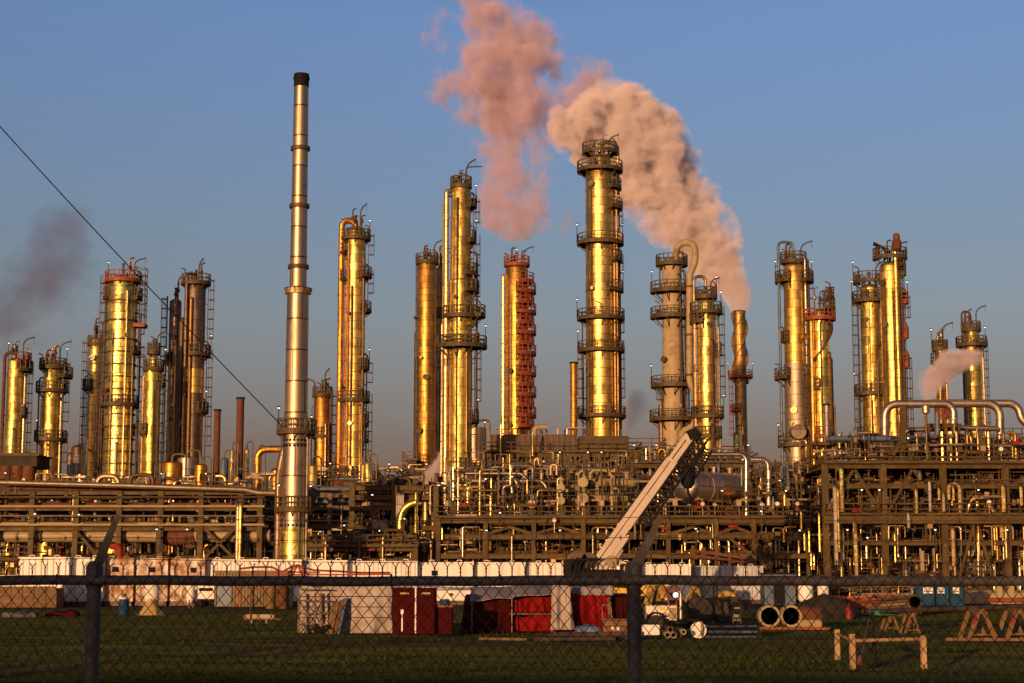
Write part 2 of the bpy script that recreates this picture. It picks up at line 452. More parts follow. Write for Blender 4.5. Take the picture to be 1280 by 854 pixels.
def make_ground():
    mb = MB(); xs = [-5000, -900, -200, -90] + [-60 + 1.5 * i for i in range(81)] + [90, 200, 900, 5000]
    ys = [-5000, -400, -47, 0, 8] + [14 + 1.2 * i for i in range(77)] + [120, 180, 260, 400, 900, 6000]
    vv = [(x, y, gz(x, y)) for y in ys for x in xs]
    n = len(xs)
    ff = [(j*n+i, j*n+i+1, (j+1)*n+i+1, (j+1)*n+i) for j in range(len(ys)-1) for i in range(n-1)]
    mb.add(vv, ff, True)
    tag(mb.build('ground', ground_mat(), origin=(0, 0, 0)), 'rough brown green field of mown grass and dirt ruts', 'ground', kind='structure')
    # unseen bank added behind the camera, shaped to shade the fence and nearest grass
    lv = MB()
    prof = []
    xs = [-400, -120, -60, -40, -25, -12, 0, 12, 25, 40, 60, 120, 400]
    yr = -46.0
    t = math.tan(SUN_EL) / math.cos(SUN_AZ)
    for x in xs:
        xf = x + math.tan(SUN_AZ) * (9.2 - yr)
        zf = 2.50 - 0.20 * max(-3, min(3, xf))           # height the shade reaches at the fence
        h = zf + t * (9.2 - yr) + 0.05 * math.sin(x * .7)
        for y, k in ((-95, -0.02), (-75, .35), (-56, .97), (yr - 3, .998), (yr, 1), (yr + 5, .9), (-24, .35), (-10, -0.02)):
            prof.append((x, y, h * k))
    n = 8
    lv.add(prof, [(i*n+j, (i+1)*n+j, (i+1)*n+j+1, i*n+j+1) for i in range(len(xs)-1) for j in range(n-1)], True)
    tag(lv.build('shade_bank', mat('shade_bank_turf', (0.07, 0.075, 0.025), 0.95, 0, .3, .3), origin=(0, yr, 0)), 'unseen grassy bank added behind the camera to cast shade on the fence', 'shade_bank', kind='structure')
make_ground()

# tufts of grass: nobody could count them
def grass():
    R = random.Random(5); mb = MB()
    vv = []; ff = []
    for i in range(420):                                            # coarse weed clumps in loose drifts
        y = 46 + 80 * R.random() ** 1.2; x = (R.random() - .5) * 2 * (y * 0.31 + 2)
        if mnoise.noise(Vector((x * .12, y * .25, 7))) < .05: continue
        for k in range(R.randint(8, 22)):
            px_, py_ = x + R.gauss(0, .22), y + R.gauss(0, .22); h = R.uniform(.12, .38); a = R.random() * 2 * PI; n = len(vv); z = gz(px_, py_) - .01
            vv += [(px_ + math.cos(a)*.02, py_ + math.sin(a)*.02, z), (px_ - math.cos(a)*.02, py_ - math.sin(a)*.02, z), (px_ + R.gauss(0, .12), py_ + R.gauss(0, .12), z + h)]
            ff.append((n, n+1, n+2))
    for i in range(60000):
        u = R.random()
        y = 44 + 90 * u ** 1.25
        x = (R.random() - .5) * 2 * (y * 0.31 + 2)
        d = mnoise.noise(Vector((x * .18, y * .4, 1)))
        rut = mnoise.noise(Vector((x * .02, y * .33, 5)))
        if d + R.random() * .9 < 0.2 or (rut > .22 and R.random() < .8): continue
        if min(abs((Vector((x, y, 0)) - a).cross((b_ - a).normalized()).z + o) for a, b_, o in TRACKS) < .5: continue
        h = R.uniform(.03, .10) * (1 + .6 * d)
        if R.random() < .02: h *= 1.9
        z = gz(x, y) - .01
        for k in range(3):
            a = R.random() * 2 * PI; w = R.uniform(.015, .04); l = R.uniform(-.10, .10)
            n = len(vv)
            vv += [(x + math.cos(a)*w, y + math.sin(a)*w, z), (x - math.cos(a)*w, y - math.sin(a)*w, z), (x + l, y + R.uniform(-.1, .1), z + h)]
            ff.append((n, n+1, n+2))
    mb.add(vv, ff)
    m = bpy.data.materials.new('grass_blades'); nt, out = nodes_of(m)
    b = nn(nt, 'ShaderNodeBsdfPrincipled'); nt.links.new(b.outputs[0], out.inputs[0])
    v = obj_coord(nt, False)
    c = mixc(nt, ramp(nt, noise(nt, v, .22, 6), .35, .65), (0.022, 0.040, 0.004), (0.060, 0.058, 0.008))
    c = mixc(nt, ramp(nt, noise(nt, v, 3, 3), .5, .7, 0, .6), c, (0.040, 0.028, 0.009))
    nt.links.new(c, b.inputs['Base Color']); setin(b, Roughness=.8); b.inputs['Specular IOR Level'].default_value = 0.15
    tag(mb.build('grass', m, origin=(0, 0, 0)), 'short patchy grass across the field', 'grass', kind='stuff')
grass()
# ================================================================= towers
def polar(c, r, a, z): return Vector((c[0] + r * math.cos(a), c[1] + r * math.sin(a), z))
DEG = PI / 180
S, RS, DK, GV = K['steel'], K['redsteel'], K['steel_dark'], K['galv']

def platform(root, c, r, w, a0, a1, z, steel, rail=None, bulb=False, h=1.1):
    """grated ring or part ring with kneebraces; the handrail is its sub-part"""
    a0 *= DEG; a1 *= DEG
    full = a1 - a0 > 2 * PI - .02
    mb = MB()
    mb.sector(c, r + .04, r + w, a0, a1, z - .12, z)
    mb.sector(c, r + w - .10, r + w + .02, a0, a1, z - .34, z + .10)
    k = max(2, int((a1 - a0) / .7))
    for i in range(k + 1):
        a = a0 + (a1 - a0) * (i + .02) / (k + .04)
        mb.bar(polar(c, r, a, z - .25), polar(c, r + w, a, z - .2), .14, .22)
        mb.bar(polar(c, r + .02, a, z - .25 - w * .8), polar(c, r + w * .85, a, z - .3), .12)
    p = mb.build('platform', steel, root)
    n = max(3, int((a1 - a0) / .3))
    arc = [polar(c, r + w - .05, a0 + (a1 - a0) * i / n, z) for i in range(n + 1)]
    pts = arc if full else [polar(c, r + .15, a0, z)] + arc + [polar(c, r + .15, a1, z)]
    MB().rail(pts, h=h, step=1.6, r=.055, mid=2).build('railing', rail or steel, p)
    return p

def lamp(root, p, h, steel, arm=(0, 0)):
    p = Vector(p); t = p + Vector((arm[0], arm[1], h))
    mb = MB(); mb.path([p, p + Vector((0, 0, h)), t + Vector((0, 0, .01))] if arm != (0, 0) else [p, t], .05, 5)
    mb.lathe([(.02, .2), (.15, .12), (.18, .02), (.14, 0)], t, 8)
    o = mb.build('lamp', steel, root)
    MB().lathe([(.001, -.10), (.08, -.08), (.115, 0), (.08, .02)], t, 8).build('bulb', K['lamp'], o)
    return o

def ladder(root, c, r, a, z0, z1, steel, cage=True):
    mb = MB(); a *= DEG
    rad = Vector((math.cos(a), math.sin(a), 0)); tan = Vector((-math.sin(a), math.cos(a), 0))
    p = Vector((c[0], c[1], 0)) + rad * (r + .32)
    for s in (-.27, .27): mb.bar(p + tan*s + Vector((0,0,z0)), p + tan*s + Vector((0,0,z1 + 1.1)), .09)
    z = z0 + .3
    while z < z1: mb.bar(p - tan*.27 + Vector((0,0,z)), p + tan*.27 + Vector((0,0,z)), .05); z += .62
    z = z0 + .6
    while z < z1:
        mb.bar(p - rad*.32 + Vector((0,0,z)), p + Vector((0,0,z)), .08); z += 3.2
    if cage and z1 - z0 > 4:
        hoop = [(-.3, 0), (-.42, .3), (-.3, .66), (0, .8), (.3, .66), (.42, .3), (.3, 0)]
        z = z0 + 2.4
        while z <= z1 + .9:
            q = [p + tan*i + rad*j + Vector((0,0,z)) for i, j in hoop]
            for u, v in zip(q[:-1], q[1:]): mb.bar(u, v, .05, .09)
            z += 1.3
        for i, j in hoop[1:-1]:
            mb.bar(p + tan*i + rad*j + Vector((0,0,z0 + 2.4)), p + tan*i + rad*j + Vector((0,0,z1 + .9)), .045)
    return mb.build('ladder', steel, root)

def riser(root, c, r, a, z0, z1, pr, gap, m, top='in', zt=None, clamps=True, foot=True):
    """pipe climbing the side of a vessel"""
    a *= DEG
    R_ = r + gap + pr
    top_z = z1
    pts = [polar(c, R_, a, z0)]
    if foot: pts = [polar(c, R_ + 1.6, a, z0), polar(c, R_, a, z0)]
    if top == 'in': pts += [polar(c, R_, a, z1), polar(c, max(.05, r - .2), a, z1)]
    elif top == 'over':
        zz = zt or z1
        pts += [polar(c, R_, a, zz), polar(c, .02, a, zz), polar(c, .02, a, zz - pr * 3.2 - .6)]
    elif top == 'tip': pts += [polar(c, R_, a, z1)]
    mb = MB().path(pts, pr, 10, bend=pr * 3.0 + .1)
    if clamps:
        z = z0 + 3
        while z < z1 - 1:
            mb.bar(polar(c, r - .05, a, z), polar(c, R_, a, z), .12)
            mb.lathe([(pr + .01, -.06), (pr + .06, -.06), (pr + .06, .06), (pr + .01, .06)], polar(c, R_, a, z), 10)
            z += 5.5
    return mb.build('pipe', m, root)

def tower(name, label, cat, px, yt, d, Y, m, py_mid=None, prof=None, plats=(), ladders=(), risers=(), lamps=(), head=True, bands=6.0,
          steel=None, rail=None, top_gear=True, stubs=(), flat=False, seed=1, group=None, zb=0.0, nozz=True):
    steel = steel or K['plat']; rail = rail or steel
    R = random.Random(seed)
    yb = py_mid or (yt + 600) / 2
    x = X(px, yb, Y)
    c = (x, Y)
    r = M(d, Y, yb) / 2
    zt = Z(yt, Y)
    root = thing(name, label, cat, (x, Y, zb), group)
    def rad(z):
        if not prof: return r
        pr = [(Z(y, Y), M(dd, Y, y) / 2) for y, dd in prof]
        pr.sort()
        if z <= pr[0][0]: return pr[0][1]
        for (za, ra), (zb_, rb) in zip(pr[:-1], pr[1:]):
            if z <= zb_: return ra + (rb - ra) * (z - za) / max(1e-6, zb_ - za)
        return pr[-1][1]
    P = [(rad(zb) * 1.10, zb), (rad(zb) * 1.10, zb + .4), (rad(zb), zb + .5)]
    hz = zt - (rad(zt) * .55 if head else 0)
    z = zb + .5; cuts = []
    if prof: cuts = [Z(y, Y) for y, _ in prof]
    zz = zb + 4.0
    marks = []
    while bands and zz < hz - 1.5: marks.append(zz); zz += bands * R.uniform(.7, 1.3)
    for q in sorted([(a, 0) for a in cuts if zb + .6 < a < hz] + [(a, 1) for a in marks]):
        rr = rad(q[0])
        if q[1] == 0: P.append((rr, q[0]))
        else: P += [(rr, q[0] - .09), (rr + .055, q[0] - .08), (rr + .055, q[0] + .08), (rr, q[0] + .09)]
    rt = rad(hz)
    P.append((rt, hz))
    if head and not flat:
        for k in (.25, .5, .7, .85, .95, 1.0):
            P.append((max(.16, rt * math.cos(k * PI / 2)), hz + (zt - hz) * math.sin(k * PI / 2)))
    n = 32 if d > 16 else 20
    sh = MB().lathe(P, (x, Y, 0), n).build('shell', m, root)
    if flat:    # open stack with a dark mouth and a rolled lip
        MB().lathe([(rt - .1, hz - 1.2), (rt - .08, hz + .02), (rt + .10, hz + .02), (rt + .10, hz - .2), (rt + .005, hz - .2)], (x, Y, 0), n).build('lip', K['black'], root)
    for (py, a0, a1, wpx, *mm) in plats:
        z = Z(py, Y)
        platform(root, c, rad(z), M(wpx, Y), a0, a1, z, mm[0] if mm else steel, mm[0] if mm else rail)
    for (y0, y1, a) in ladders: ladder(root, c, rad(Z((y0+y1)/2, Y)), a, Z(y0, Y), Z(y1, Y), steel)
    for rs in risers:
        a, y0, y1, pd, gap, top, yo, mm = (list(rs) + [None] * 8)[:8]
        z1 = Z(y1, Y)
        riser(root, c, max(rad(Z(y0, Y)), rad(z1)), a, Z(y0, Y), z1, M(pd, Y) / 2, M(gap, Y), mm or K['pipe'], top or 'in', Z(yo, Y) if yo else None)
    for (py, a, off) in lamps:
        z = Z(py, Y); lamp(root, polar(c, rad(z) + M(off, Y), a * DEG, z), 2.6, steel)
    # thin instrument and steam lines with their clips, small boxes at the platforms
    if d > 15 and not flat:
        for k in range(3):
            a = R.choice((R.uniform(-150, -40), R.uniform(-60, 20), R.uniform(160, 200)))
            z0 = zb + (zt - zb) * R.uniform(0, .4); z1 = zb + (zt - zb) * R.uniform(.55, .93)
            riser(root, c, max(rad(z0), rad(z1)), a, z0, z1, R.uniform(.06, .13), R.uniform(.15, .5), R.choice((DK, DK, K['rust'], K['galv'])), 'in', foot=False)
        for (py, a0, a1, wpx, *mm) in plats:
            z = Z(py, Y); a = R.uniform(a0, a1) * DEG; p = polar(c, rad(z) + M(wpx, Y) * .55, a, z)
            mb = MB().cbox(p, .5, .4, R.uniform(.6, 1.5), a); mb.path([p + Vector((.1, 0, .5)), p + Vector((.1, 0, 1.7)), p + Vector((-.5, .2, 1.9))], .09, 6, bend=.3)
            mb.build('instrument_box', R.choice((DK, steel, K['galv'], K['rust'])), root)
    # nozzles and manways on the sunny side
    for k in range(int((zt - zb) / 7) if nozz and not flat else 0):
        z = R.uniform(zb + 4, hz - 1.5); a = R.uniform(-150, -30) * DEG; rr = rad(z)
        q0 = polar(c, rr - .1, a, z); q1 = polar(c, rr + .45, a, z)
        s = R.choice((.14, .18, .32)) if r > 1 else .12
        mb = MB().tube(q0, q1, s, 10); mb.tube(q1, polar(c, rr + .58, a, z), s + .1, 10)
        mb.build('nozzle', R.choice((steel, K['galv'], m)), root)
    if top_gear and head and not flat:
        mb = MB().lathe([(.16, 0), (.16, .7), (.3, .7), (.3, .85), (.16, .85), (.14, 1.5), (.22, 1.5), (.22, 1.65), (.001, 1.7)], (x, Y, zt - .1), 10)
        mb.build('top_nozzle', steel, root)
        # davit crane for the manway
        a = R.uniform(-60, 60) * DEG
        p = polar(c, rt * .75, a, hz)
        mb = MB().path([p, p + Vector((0, 0, 3.0)), p + Vector((math.cos(a) * 1.5, math.sin(a) * 1.5, 3.5))], .09, 6, bend=.7)
        mb.bar(p + Vector((math.cos(a)*1.4, math.sin(a)*1.4, 3.45)), p + Vector((math.cos(a)*1.4, math.sin(a)*1.4, 2.6)), .05)
        mb.build('davit', steel, root)
        # relief valves and vent stubs
        for k in range(R.randint(2, 4)):
            a = R.uniform(0, 2 * PI); p = polar(c, rt * R.uniform(.3, .9), a, hz + .2); h = R.uniform(1.2, 3.2)
            mb = MB().path([p, p + Vector((0, 0, h)), p + Vector((.5, 0, h + .01))], R.uniform(.07, .14), 6, bend=.3)
            mb.lathe([(.1, 0), (.24, .1), (.24, .45), (.1, .55)], p + Vector((0, 0, h * .5)), 8)
            mb.build('vent', R.choice((steel, K['rust'], K['galv'])), root)
    root['_r'] = 0; del root['_r']
    return root, c, rad

FULL = (-180, 180)

# --- the tall chimney in front, two diameters, guyed
def tall_chimney():
    Y = 167
    root, c, rad = tower('tall_chimney', 'tallest chimney, slim grey steel with a black tip and one railed platform', 'chimney', 370, 97, 30, Y, K['stackm'], py_mid=520,
        prof=[(97, 18), (361, 21.5), (362.5, 27), (520, 29), (600, 33), (697, 33)], flat=True, bands=0, head=False,
        plats=[(539, *FULL, 9)], ladders=[(697, 541, 130)])
    bm = K['stackm']
    for y in (186, 258, 334):
        z = Z(y, Y); rr = rad(z)
        MB().lathe([(rr + .005, -.22), (rr + .2, -.18), (rr + .2, .18), (rr + .005, .22)], (c[0], c[1], z), 32).build('flange', K['steel_dark'], root)
    z = Z(362, Y); rr = rad(z - .4)
    mb = MB().lathe([(rr + .01, -.5), (rr + .22, -.45), (rr + .22, .05), (rr - .3, .3)], (c[0], c[1], z), 32)
    for k in range(24):
        p = polar(c, rr + .2, k * PI / 12, z - .2); mb.cbox(p, .22, .22, .3, k * PI / 12)
    mb.build('flange', bm, root)
    z0 = Z(109, Y); z1 = Z(93, Y); rr = rad(z0) + .03
    MB().lathe([(rr, z0), (rr, z1), (rr - .15, z1 + .02), (rr - .2, z0 + .2)], (c[0], c[1], 0), 32).build('tip', K['black'], root)
    for y, n in ((551, 20), (558, 20), (657, 20)):
        z = Z(y, Y); rr = rad(z)
        for k in range(n):
            a = 2 * PI * k / n
            if math.sin(a) < .3: MB().tube(polar(c, rr - .1, a, z), polar(c, rr + .03, a, z), .13, 8).build('vent_hole', K['black'], root)
    # the bright jacket round the foot, a gallery above it, a duct up the back
    z0 = Z(697, Y) ; z1 = Z(660, Y); rr = rad(z0) + .06
    MB().lathe([(rr, 0.2), (rr, z1), (rr - .1, z1 + .02)], (c[0], c[1], 0), 32).build('jacket', K['clad_b'], root)
    platform(root, c, rad(Z(636, Y)), M(8, Y), -175, -10, Z(636, Y), S)
    MB().path([(c[0] - 1.55, Y + .3, 0), (c[0] - 1.55, Y + .3, Z(585, Y)), (c[0] - .9, Y + .3, Z(553, Y)), (c[0], Y, Z(548, Y))], .38, 12, bend=1.5).build('duct', K['clad_d'], root)
    MB().path([(c[0] + 1.25, Y - .8, 0), (c[0] + 1.25, Y - .8, Z(548, Y)), (c[0] + .8, Y - .6, Z(545, Y))], .10, 8, bend=.6).build('pipe', K['silver'], root)
    MB().path([(c[0] + .6, Y - 1.35, 0), (c[0] + .6, Y - 1.35, Z(640, Y))], .09, 6).build('pipe', DK, root)
    lamp(root, (c[0] - 1.6, Y - .4, Z(539, Y)), 2.2, S); lamp(root, (c[0] - 1.4, Y - .9, Z(636, Y)), 2.2, S)
    # light post on the gallery
    MB().path([(c[0] + 1.75, Y, Z(541, Y)), (c[0] + 1.75, Y, Z(476, Y)), (c[0] + 1.0, Y, Z(474, Y))], .07, 6, bend=.4).build('davit', S, root)
    return c
chim = tall_chimney()

# the guy cable running off over the field
g0 = W(351, 531, 166); g1 = W(0, 142, 150); g2 = g0 + (g1 - g0) * 1.9
tag(MB().path([g0.lerp(g2, k / 24) - Vector((0, 0, 3.2 * math.sin(PI * k / 24) * .35)) for k in range(25)], .05, 6).build('guy_cable', K['black']),
    'long black cable slanting down from the sky to the tall chimney platform', 'cable')

# --- left group
_HR = M(36, 228, 480) / 2 + .03
tower('reactor_column', 'short gold column at the far edge with an orange top deck and a looped pipe', 'column', 18, 447, 21, 232, K['clad_b'], seed=1, bands=5,
    plats=[(452, -70, 60, 8, RS), (462, -60, 60, 10), (520, -40, 60, 5)], ladders=[(600, 462, 20)], risers=[(190, 600, 452, 4.5, 1.5, 'over', 441, K['rust']), (-20, 600, 470, 2.5, 2, 'in')],
    lamps=[(452, 150, 4)], py_mid=520)
tower('reactor_column', 'short gold column under three wide railed decks beside the orange decked one', 'column', 64, 452, 22, 236, K['clad_b'], seed=2, bands=3.5,
    plats=[(459, *FULL, 6), (488, -180, 40, 9), (470, -40, 50, 14), (549, *FULL, 9)], ladders=[(600, 549, 10), (549, 460, 15)],
    risers=[(-140, 600, 500, 2.5, 1, 'in'), (-20, 600, 480, 3, 1.5, 'in')], lamps=[(459, 20, 6), (549, 170, 8)], py_mid=520)
tower('slender_column', 'slender dull gold column close beside the wide ringed one', 'column', 118, 421, 18, 246, K['clad'], seed=3, bands=4, plats=[(430, *FULL, 2.5), (485, 120, 260, 7)],
    risers=[(-30, 600, 470, 2, .5, 'in')], ladders=[(600, 432, 170)], py_mid=520)
tower('fractionating_column', 'wide gold column ringed with many hoops under a rust red crown deck', 'column', 150, 344, 36, 228, K['clad_b'], seed=4, bands=2.2,
    plats=[(351, *FULL, 5, RS), (372, -30, 90, 7), (372, 150, 215, 6), (440, -40, 60, 7), (506, *FULL, 6), (540, 10, 170, 4)], ladders=[(600, 506, 8), (506, 440, 12), (440, 352, 5), (600, 352, 178)],
    risers=[(-110, 600, 420, 2, .6, 'in'), (-60, 600, 365, 2.4, .8, 'in'), (165, 600, 360, 2.5, 3, 'in', None, DK), (-85, 600, 555, 3, 1, 'in')], lamps=[(351, 160, 4), (506, 10, 5), (440, 5, 6)], py_mid=480)
for o in list(COL.objects):
    if o.get('label', '').startswith('wide gold column ringed'):
        y = 596
        while y > 362:
            z = Z(y, 228); MB().lathe([(_HR, z - .09), (_HR + .16, z - .09), (_HR + .16, z + .09), (_HR, z + .09)], (o.location.x, 228, 0), 32).build('hoop', K['plat'], o); y -= 15.5 if y > 440 else 24
# its hanging cage landing
def cage_landing():
    Y = 228; x0, x1 = X(170, 380, Y), X(182, 380, Y); z0, z1 = Z(405, Y), Z(335, Y)
    t = thing('ladder_cage', 'tall open ladder cage hung beside the crown deck of the hooped column', 'ladder', ((x0 + x1) / 2, Y, z0))
    mb = MB()
    for x in (x0, x1):
        for y in (Y - .8, Y + .8): mb.bar((x, y, z0), (x, y, z1), .1)
    z = z0 + 1
    while z < z1:
        mb.bar((x0, Y - .8, z), (x1, Y - .8, z), .07); mb.bar((x0, Y + .8, z), (x1, Y + .8, z), .07); mb.bar((x0, Y-.8, z), (x0, Y+.8, z), .07); mb.bar((x1, Y-.8, z), (x1, Y+.8, z), .07); z += .9
    mb.build('cage', S, t)
    mb = MB().box((x0 - .15, Y - 1, z0 - .5), (x1 + .15, Y + 1, z0 - .02)); mb.bar((x0, Y, z0 - .5), (x0 - 1.4, Y, z0 - 2.4), .15); mb.build('platform', RS, t)
cage_landing()
tower('slender_column', 'slender gold column with a small stepped head before the dark tower', 'column', 190, 445, 20, 226, K['clad_b'], seed=5, bands=4.5,
    prof=[(437, 11), (458, 12), (460, 20), (600, 20)], plats=[(461, *FULL, 3), (440, *FULL, 3), (541, 120, 250, 5), (480, -30, 60, 6)], ladders=[(600, 461, 10)],
    risers=[(-70, 600, 490, 2, .5, 'in', None, DK), (170, 600, 470, 3, 1, 'in')], lamps=[(461, 20, 5)], py_mid=520)
tower('dark_column', 'dull dark steel tower with one bright jacket patch and a railed crown', 'column', 242, 352, 25, 232, K['clad_d'], seed=6, bands=9,
    plats=[(354, *FULL, 6), (443, -100, 50, 8), (514, -60, 50, 7)], ladders=[(580, 445, 12), (445, 356, 12)],
    risers=[(-125, 600, 360, 5, 1, 'over', 343, K['clad_d']), (-100, 600, 375, 4, .5, 'in', None, K['stack_r']), (-155, 600, 400, 6, 1.5, 'in', None, K['clad_d'])], lamps=[(443, 10, 8), (514, -20, 6)], py_mid=480)
def dark_patch():
    Y = 232; x = X(242, 480, Y); r = M(25, Y) / 2 + .05
    return x, r
_x, _r2 = dark_patch()
for o in COL.objects:
    if o.name == 'dark_column':
        MB().lathe([(_r2, Z(492, 232)), (_r2, Z(462, 232))], (_x, 232, 0), 32).build('jacket', K['clad'], o)
tower('dark_column', 'narrow black column standing against the dark steel tower', 'column', 217, 374, 15, 236, K['clad_d'], seed=7, bands=5, plats=[(452, 110, 260, 5)],
    ladders=[(600, 380, 180)], risers=[(-70, 600, 385, 3, .6, 'over', 371, DK)], py_mid=480)
tower('rusty_flue', 'shorter of two bare rusty flue pipes beside the grey drums', 'chimney', 271, 512, 8, 225, K['rust'], flat=True, head=False, bands=8, py_mid=560)
tower('rusty_flue', 'taller of two bare rusty flue pipes beside the grey drums', 'chimney', 299.5, 497, 9.5, 222, K['rust'], flat=True, head=False, bands=7, py_mid=560)
tower('small_column', 'dull small column just behind the tall chimney with an upright pipe', 'column', 402, 489, 19, 240, K['clad_o'], seed=9, bands=4, plats=[(494, *FULL, 3), (545, *FULL, 3)],
    risers=[(-20, 600, 500, 3, 1.5, 'over', 484, K['rust']), (-60, 600, 530, 2.5, .7, 'in')], ladders=[(600, 495, 20)], lamps=[(545, 200, 4)], py_mid=560)
tower('fractionating_column', 'gold column with a gooseneck pipe and small stepped landings, next after the chimney', 'column', 443, 283, 26, 236, K['clad'], seed=10, bands=8,
    plats=[(298, *FULL, 6), (316, 140, 230, 7), (349, 150, 220, 7), (345, -60, 50, 8), (388, -40, 50, 8), (460, -60, 50, 6), (500, -180, 50, 7), (530, -40, 50, 6), (550, -40, 50, 6)],
    ladders=[(388, 346, 5), (500, 462, 5), (598, 500, 8), (340, 300, 5)],
    risers=[(-172, 600, 300, 8, .6, 'over', 276, K['clad_o']), (-120, 600, 305, 3, .6, 'in'), (-100, 600, 360, 2.5, .5, 'in', None, DK), (-40, 600, 470, 2, .4, 'in')],
    lamps=[(298, 170, 5), (298, 15, 5), (460, 10, 6)], py_mid=440)

# --- middle group
tower('bronze_column', 'plain bronze toned column with a crown of short vent pipes', 'column', 533, 324, 24, 242, K['clad_o'], seed=11, bands=10, plats=[(328, *FULL, 2.5)],
    risers=[(-175, 600, 326, 2, .3, 'in', None, DK)], ladders=[(600, 330, 90)], py_mid=460)
tower('rust_column', 'narrow rust brown column squeezed between the bronze and bright gold columns', 'column', 552, 333, 15, 248, K['stack_r'], seed=12, bands=5,
    plats=[(395, *FULL, 3, RS), (440, *FULL, 3, RS), (490, *FULL, 3, RS), (540, *FULL, 3, RS)], risers=[(-70, 600, 350, 3, .6, 'in'), (-110, 600, 420, 3, .6, 'in')], py_mid=460)
_t, _c, _rd = tower('fractionating_column', 'tall brightest gold column with two wide balconies low on its side', 'column', 575.5, 231, 29, 212, K['clad_b'], seed=13, bands=7,
    prof=[(231, 24), (350, 26), (352, 29), (640, 30)],
    plats=[(233, *FULL, 1.5), (257, -50, 60, 8), (301, -50, 60, 7), (342, -70, 60, 9), (363, -70, 60, 9), (395, *FULL, 8), (394, -35, 40, 17), (432, *FULL, 6), (433, -150, 30, 19), (526, -50, 50, 9), (585, -90, 40, 5)],
    ladders=[(395, 302, 4), (302, 258, 4), (526, 434, 4)],
    risers=[(-168, 640, 240, 6.5, .5, 'in', None, K['pipe']), (-105, 640, 250, 2, .5, 'in', None, DK), (170, 640, 245, 3, 6, 'in'), (-60, 640, 440, 2, .5, 'in'), (150, 640, 400, 3, 11, 'in')],
    lamps=[(301, 8, 7), (257, 8, 7), (433, 5, 17), (526, 10, 8)], py_mid=440)
MB().path([(_c[0] + .6, _c[1], Z(232, 212)), (_c[0] + .6, _c[1], Z(209, 212)), (_c[0] + 2.6, _c[1], Z(208, 212))], .08, 6, bend=.4).build('davit', DK, _t)
_t, _c, _rd = tower('scaffolded_column', 'gold column climbed by a zigzag of orange red landings', 'column', 646, 329, 28, 250, K['clad_o'], seed=14, bands=12, plats=[(331, *FULL, 2.2, RS)],
    risers=[(-172, 600, 345, 5, .8, 'in', None, K['clad']), (-120, 600, 380, 2, .4, 'in')], py_mid=440, lamps=[(331, 90, 1)])
def zigzag():
    Y = 250
    for k in range(15):
        y = 352 + 12.9 * k; z = Z(y, Y)
        platform(_t, _c, _rd(z), M(8 + (k % 2) * 2.5, Y), -92 if k % 2 else -78, 40, z, RS, h=1.1)
    for k in range(14):
        y0 = 352 + 12.9 * k; z1, z0 = Z(y0, Y), Z(y0 + 12.9, Y)
        s = 1 if k % 2 else -1
        a0, a1 = (-25, -72) if k % 2 else (-72, -25)
        mb = MB()
        for dr in (.4, 1.0): mb.bar(polar(_c, 1.62 + dr, a0 * DEG, z0), polar(_c, 1.62 + dr, a1 * DEG, z1), .10, .25)
        for q in range(7):
            f = (q + .5) / 7
            mb.bar(polar(_c, 2.02, a0*DEG, z0).lerp(polar(_c, 2.02, a1*DEG, z1), f), polar(_c, 2.62, a0*DEG, z0).lerp(polar(_c, 2.62, a1*DEG, z1), f), .2, .04)
        mb.build('stair', RS, _t)
zigzag()
tower('thin_flue', 'thin plain gold flue left of the tallest platformed column', 'chimney', 717.5, 453, 9, 228, K['clad_o'], flat=True, head=False, bands=5, py_mid=540)
tower('thin_flue', 'thin dark flue half hidden behind the tallest platformed column', 'chimney', 771, 472, 8, 252, K['stack_r'], flat=True, head=False, bands=5, py_mid=540)
tower('fractionating_column', 'tallest gold column, its many ring platforms topped by steam', 'column', 751, 193, 38, 232, K['clad'], seed=15, bands=7,
    prof=[(188, 28), (207, 29), (216, 36), (600, 40)],
    plats=[(190, *FULL, 8), (213, *FULL, 12), (235, -60, 40, 9), (260, -60, 40, 10), (304, *FULL, 11), (325, -50, 40, 9), (363, -70, 40, 10), (398, *FULL, 11), (438, *FULL, 10), (520, *FULL, 11)],
    ladders=[(235, 214, 5), (304, 261, 4), (363, 326, 4), (438, 399, 4), (520, 440, 172), (520, 440, 4)],
    risers=[(12, 600, 215, 5, 1, 'over', 178, K['pipe']), (-140, 600, 228, 2, .5, 'in', None, DK), (-125, 600, 225, 1.6, .5, 'in', None, DK), (-40, 600, 300, 3, .6, 'in'), (-25, 600, 240, 3, .8, 'in', None, K['clad_o'])],
    lamps=[(304, 176, 11), (398, 176, 11), (438, 180, 10), (520, 178, 11), (363, 6, 10), (304, 6, 10)], py_mid=380)
_t, _c, _rd = tower('pale_column', 'pale matt concrete column with balconies reaching out on its shaded side', 'column', 841, 322, 26, 225, K['concrete'], seed=16, bands=6,
    prof=[(320, 24), (430, 26), (520, 30)],
    plats=[(330, *FULL, 8), (364, -200, 20, 21 - 6), (396, -200, 20, 21 - 6), (482, *FULL, 14), (524, *FULL, 15)],
    ladders=[(396, 365, -40), (364, 331, 185), (482, 397, -40), (524, 483, -150)], risers=[(-25, 600, 340, 3, .5, 'in', None, DK), (-60, 600, 345, 2.5, .6, 'in', None, DK), (200, 600, 500, 3, 1, 'in')],
    lamps=[(364, 180, 13), (482, 180, 13)], py_mid=440, top_gear=False)
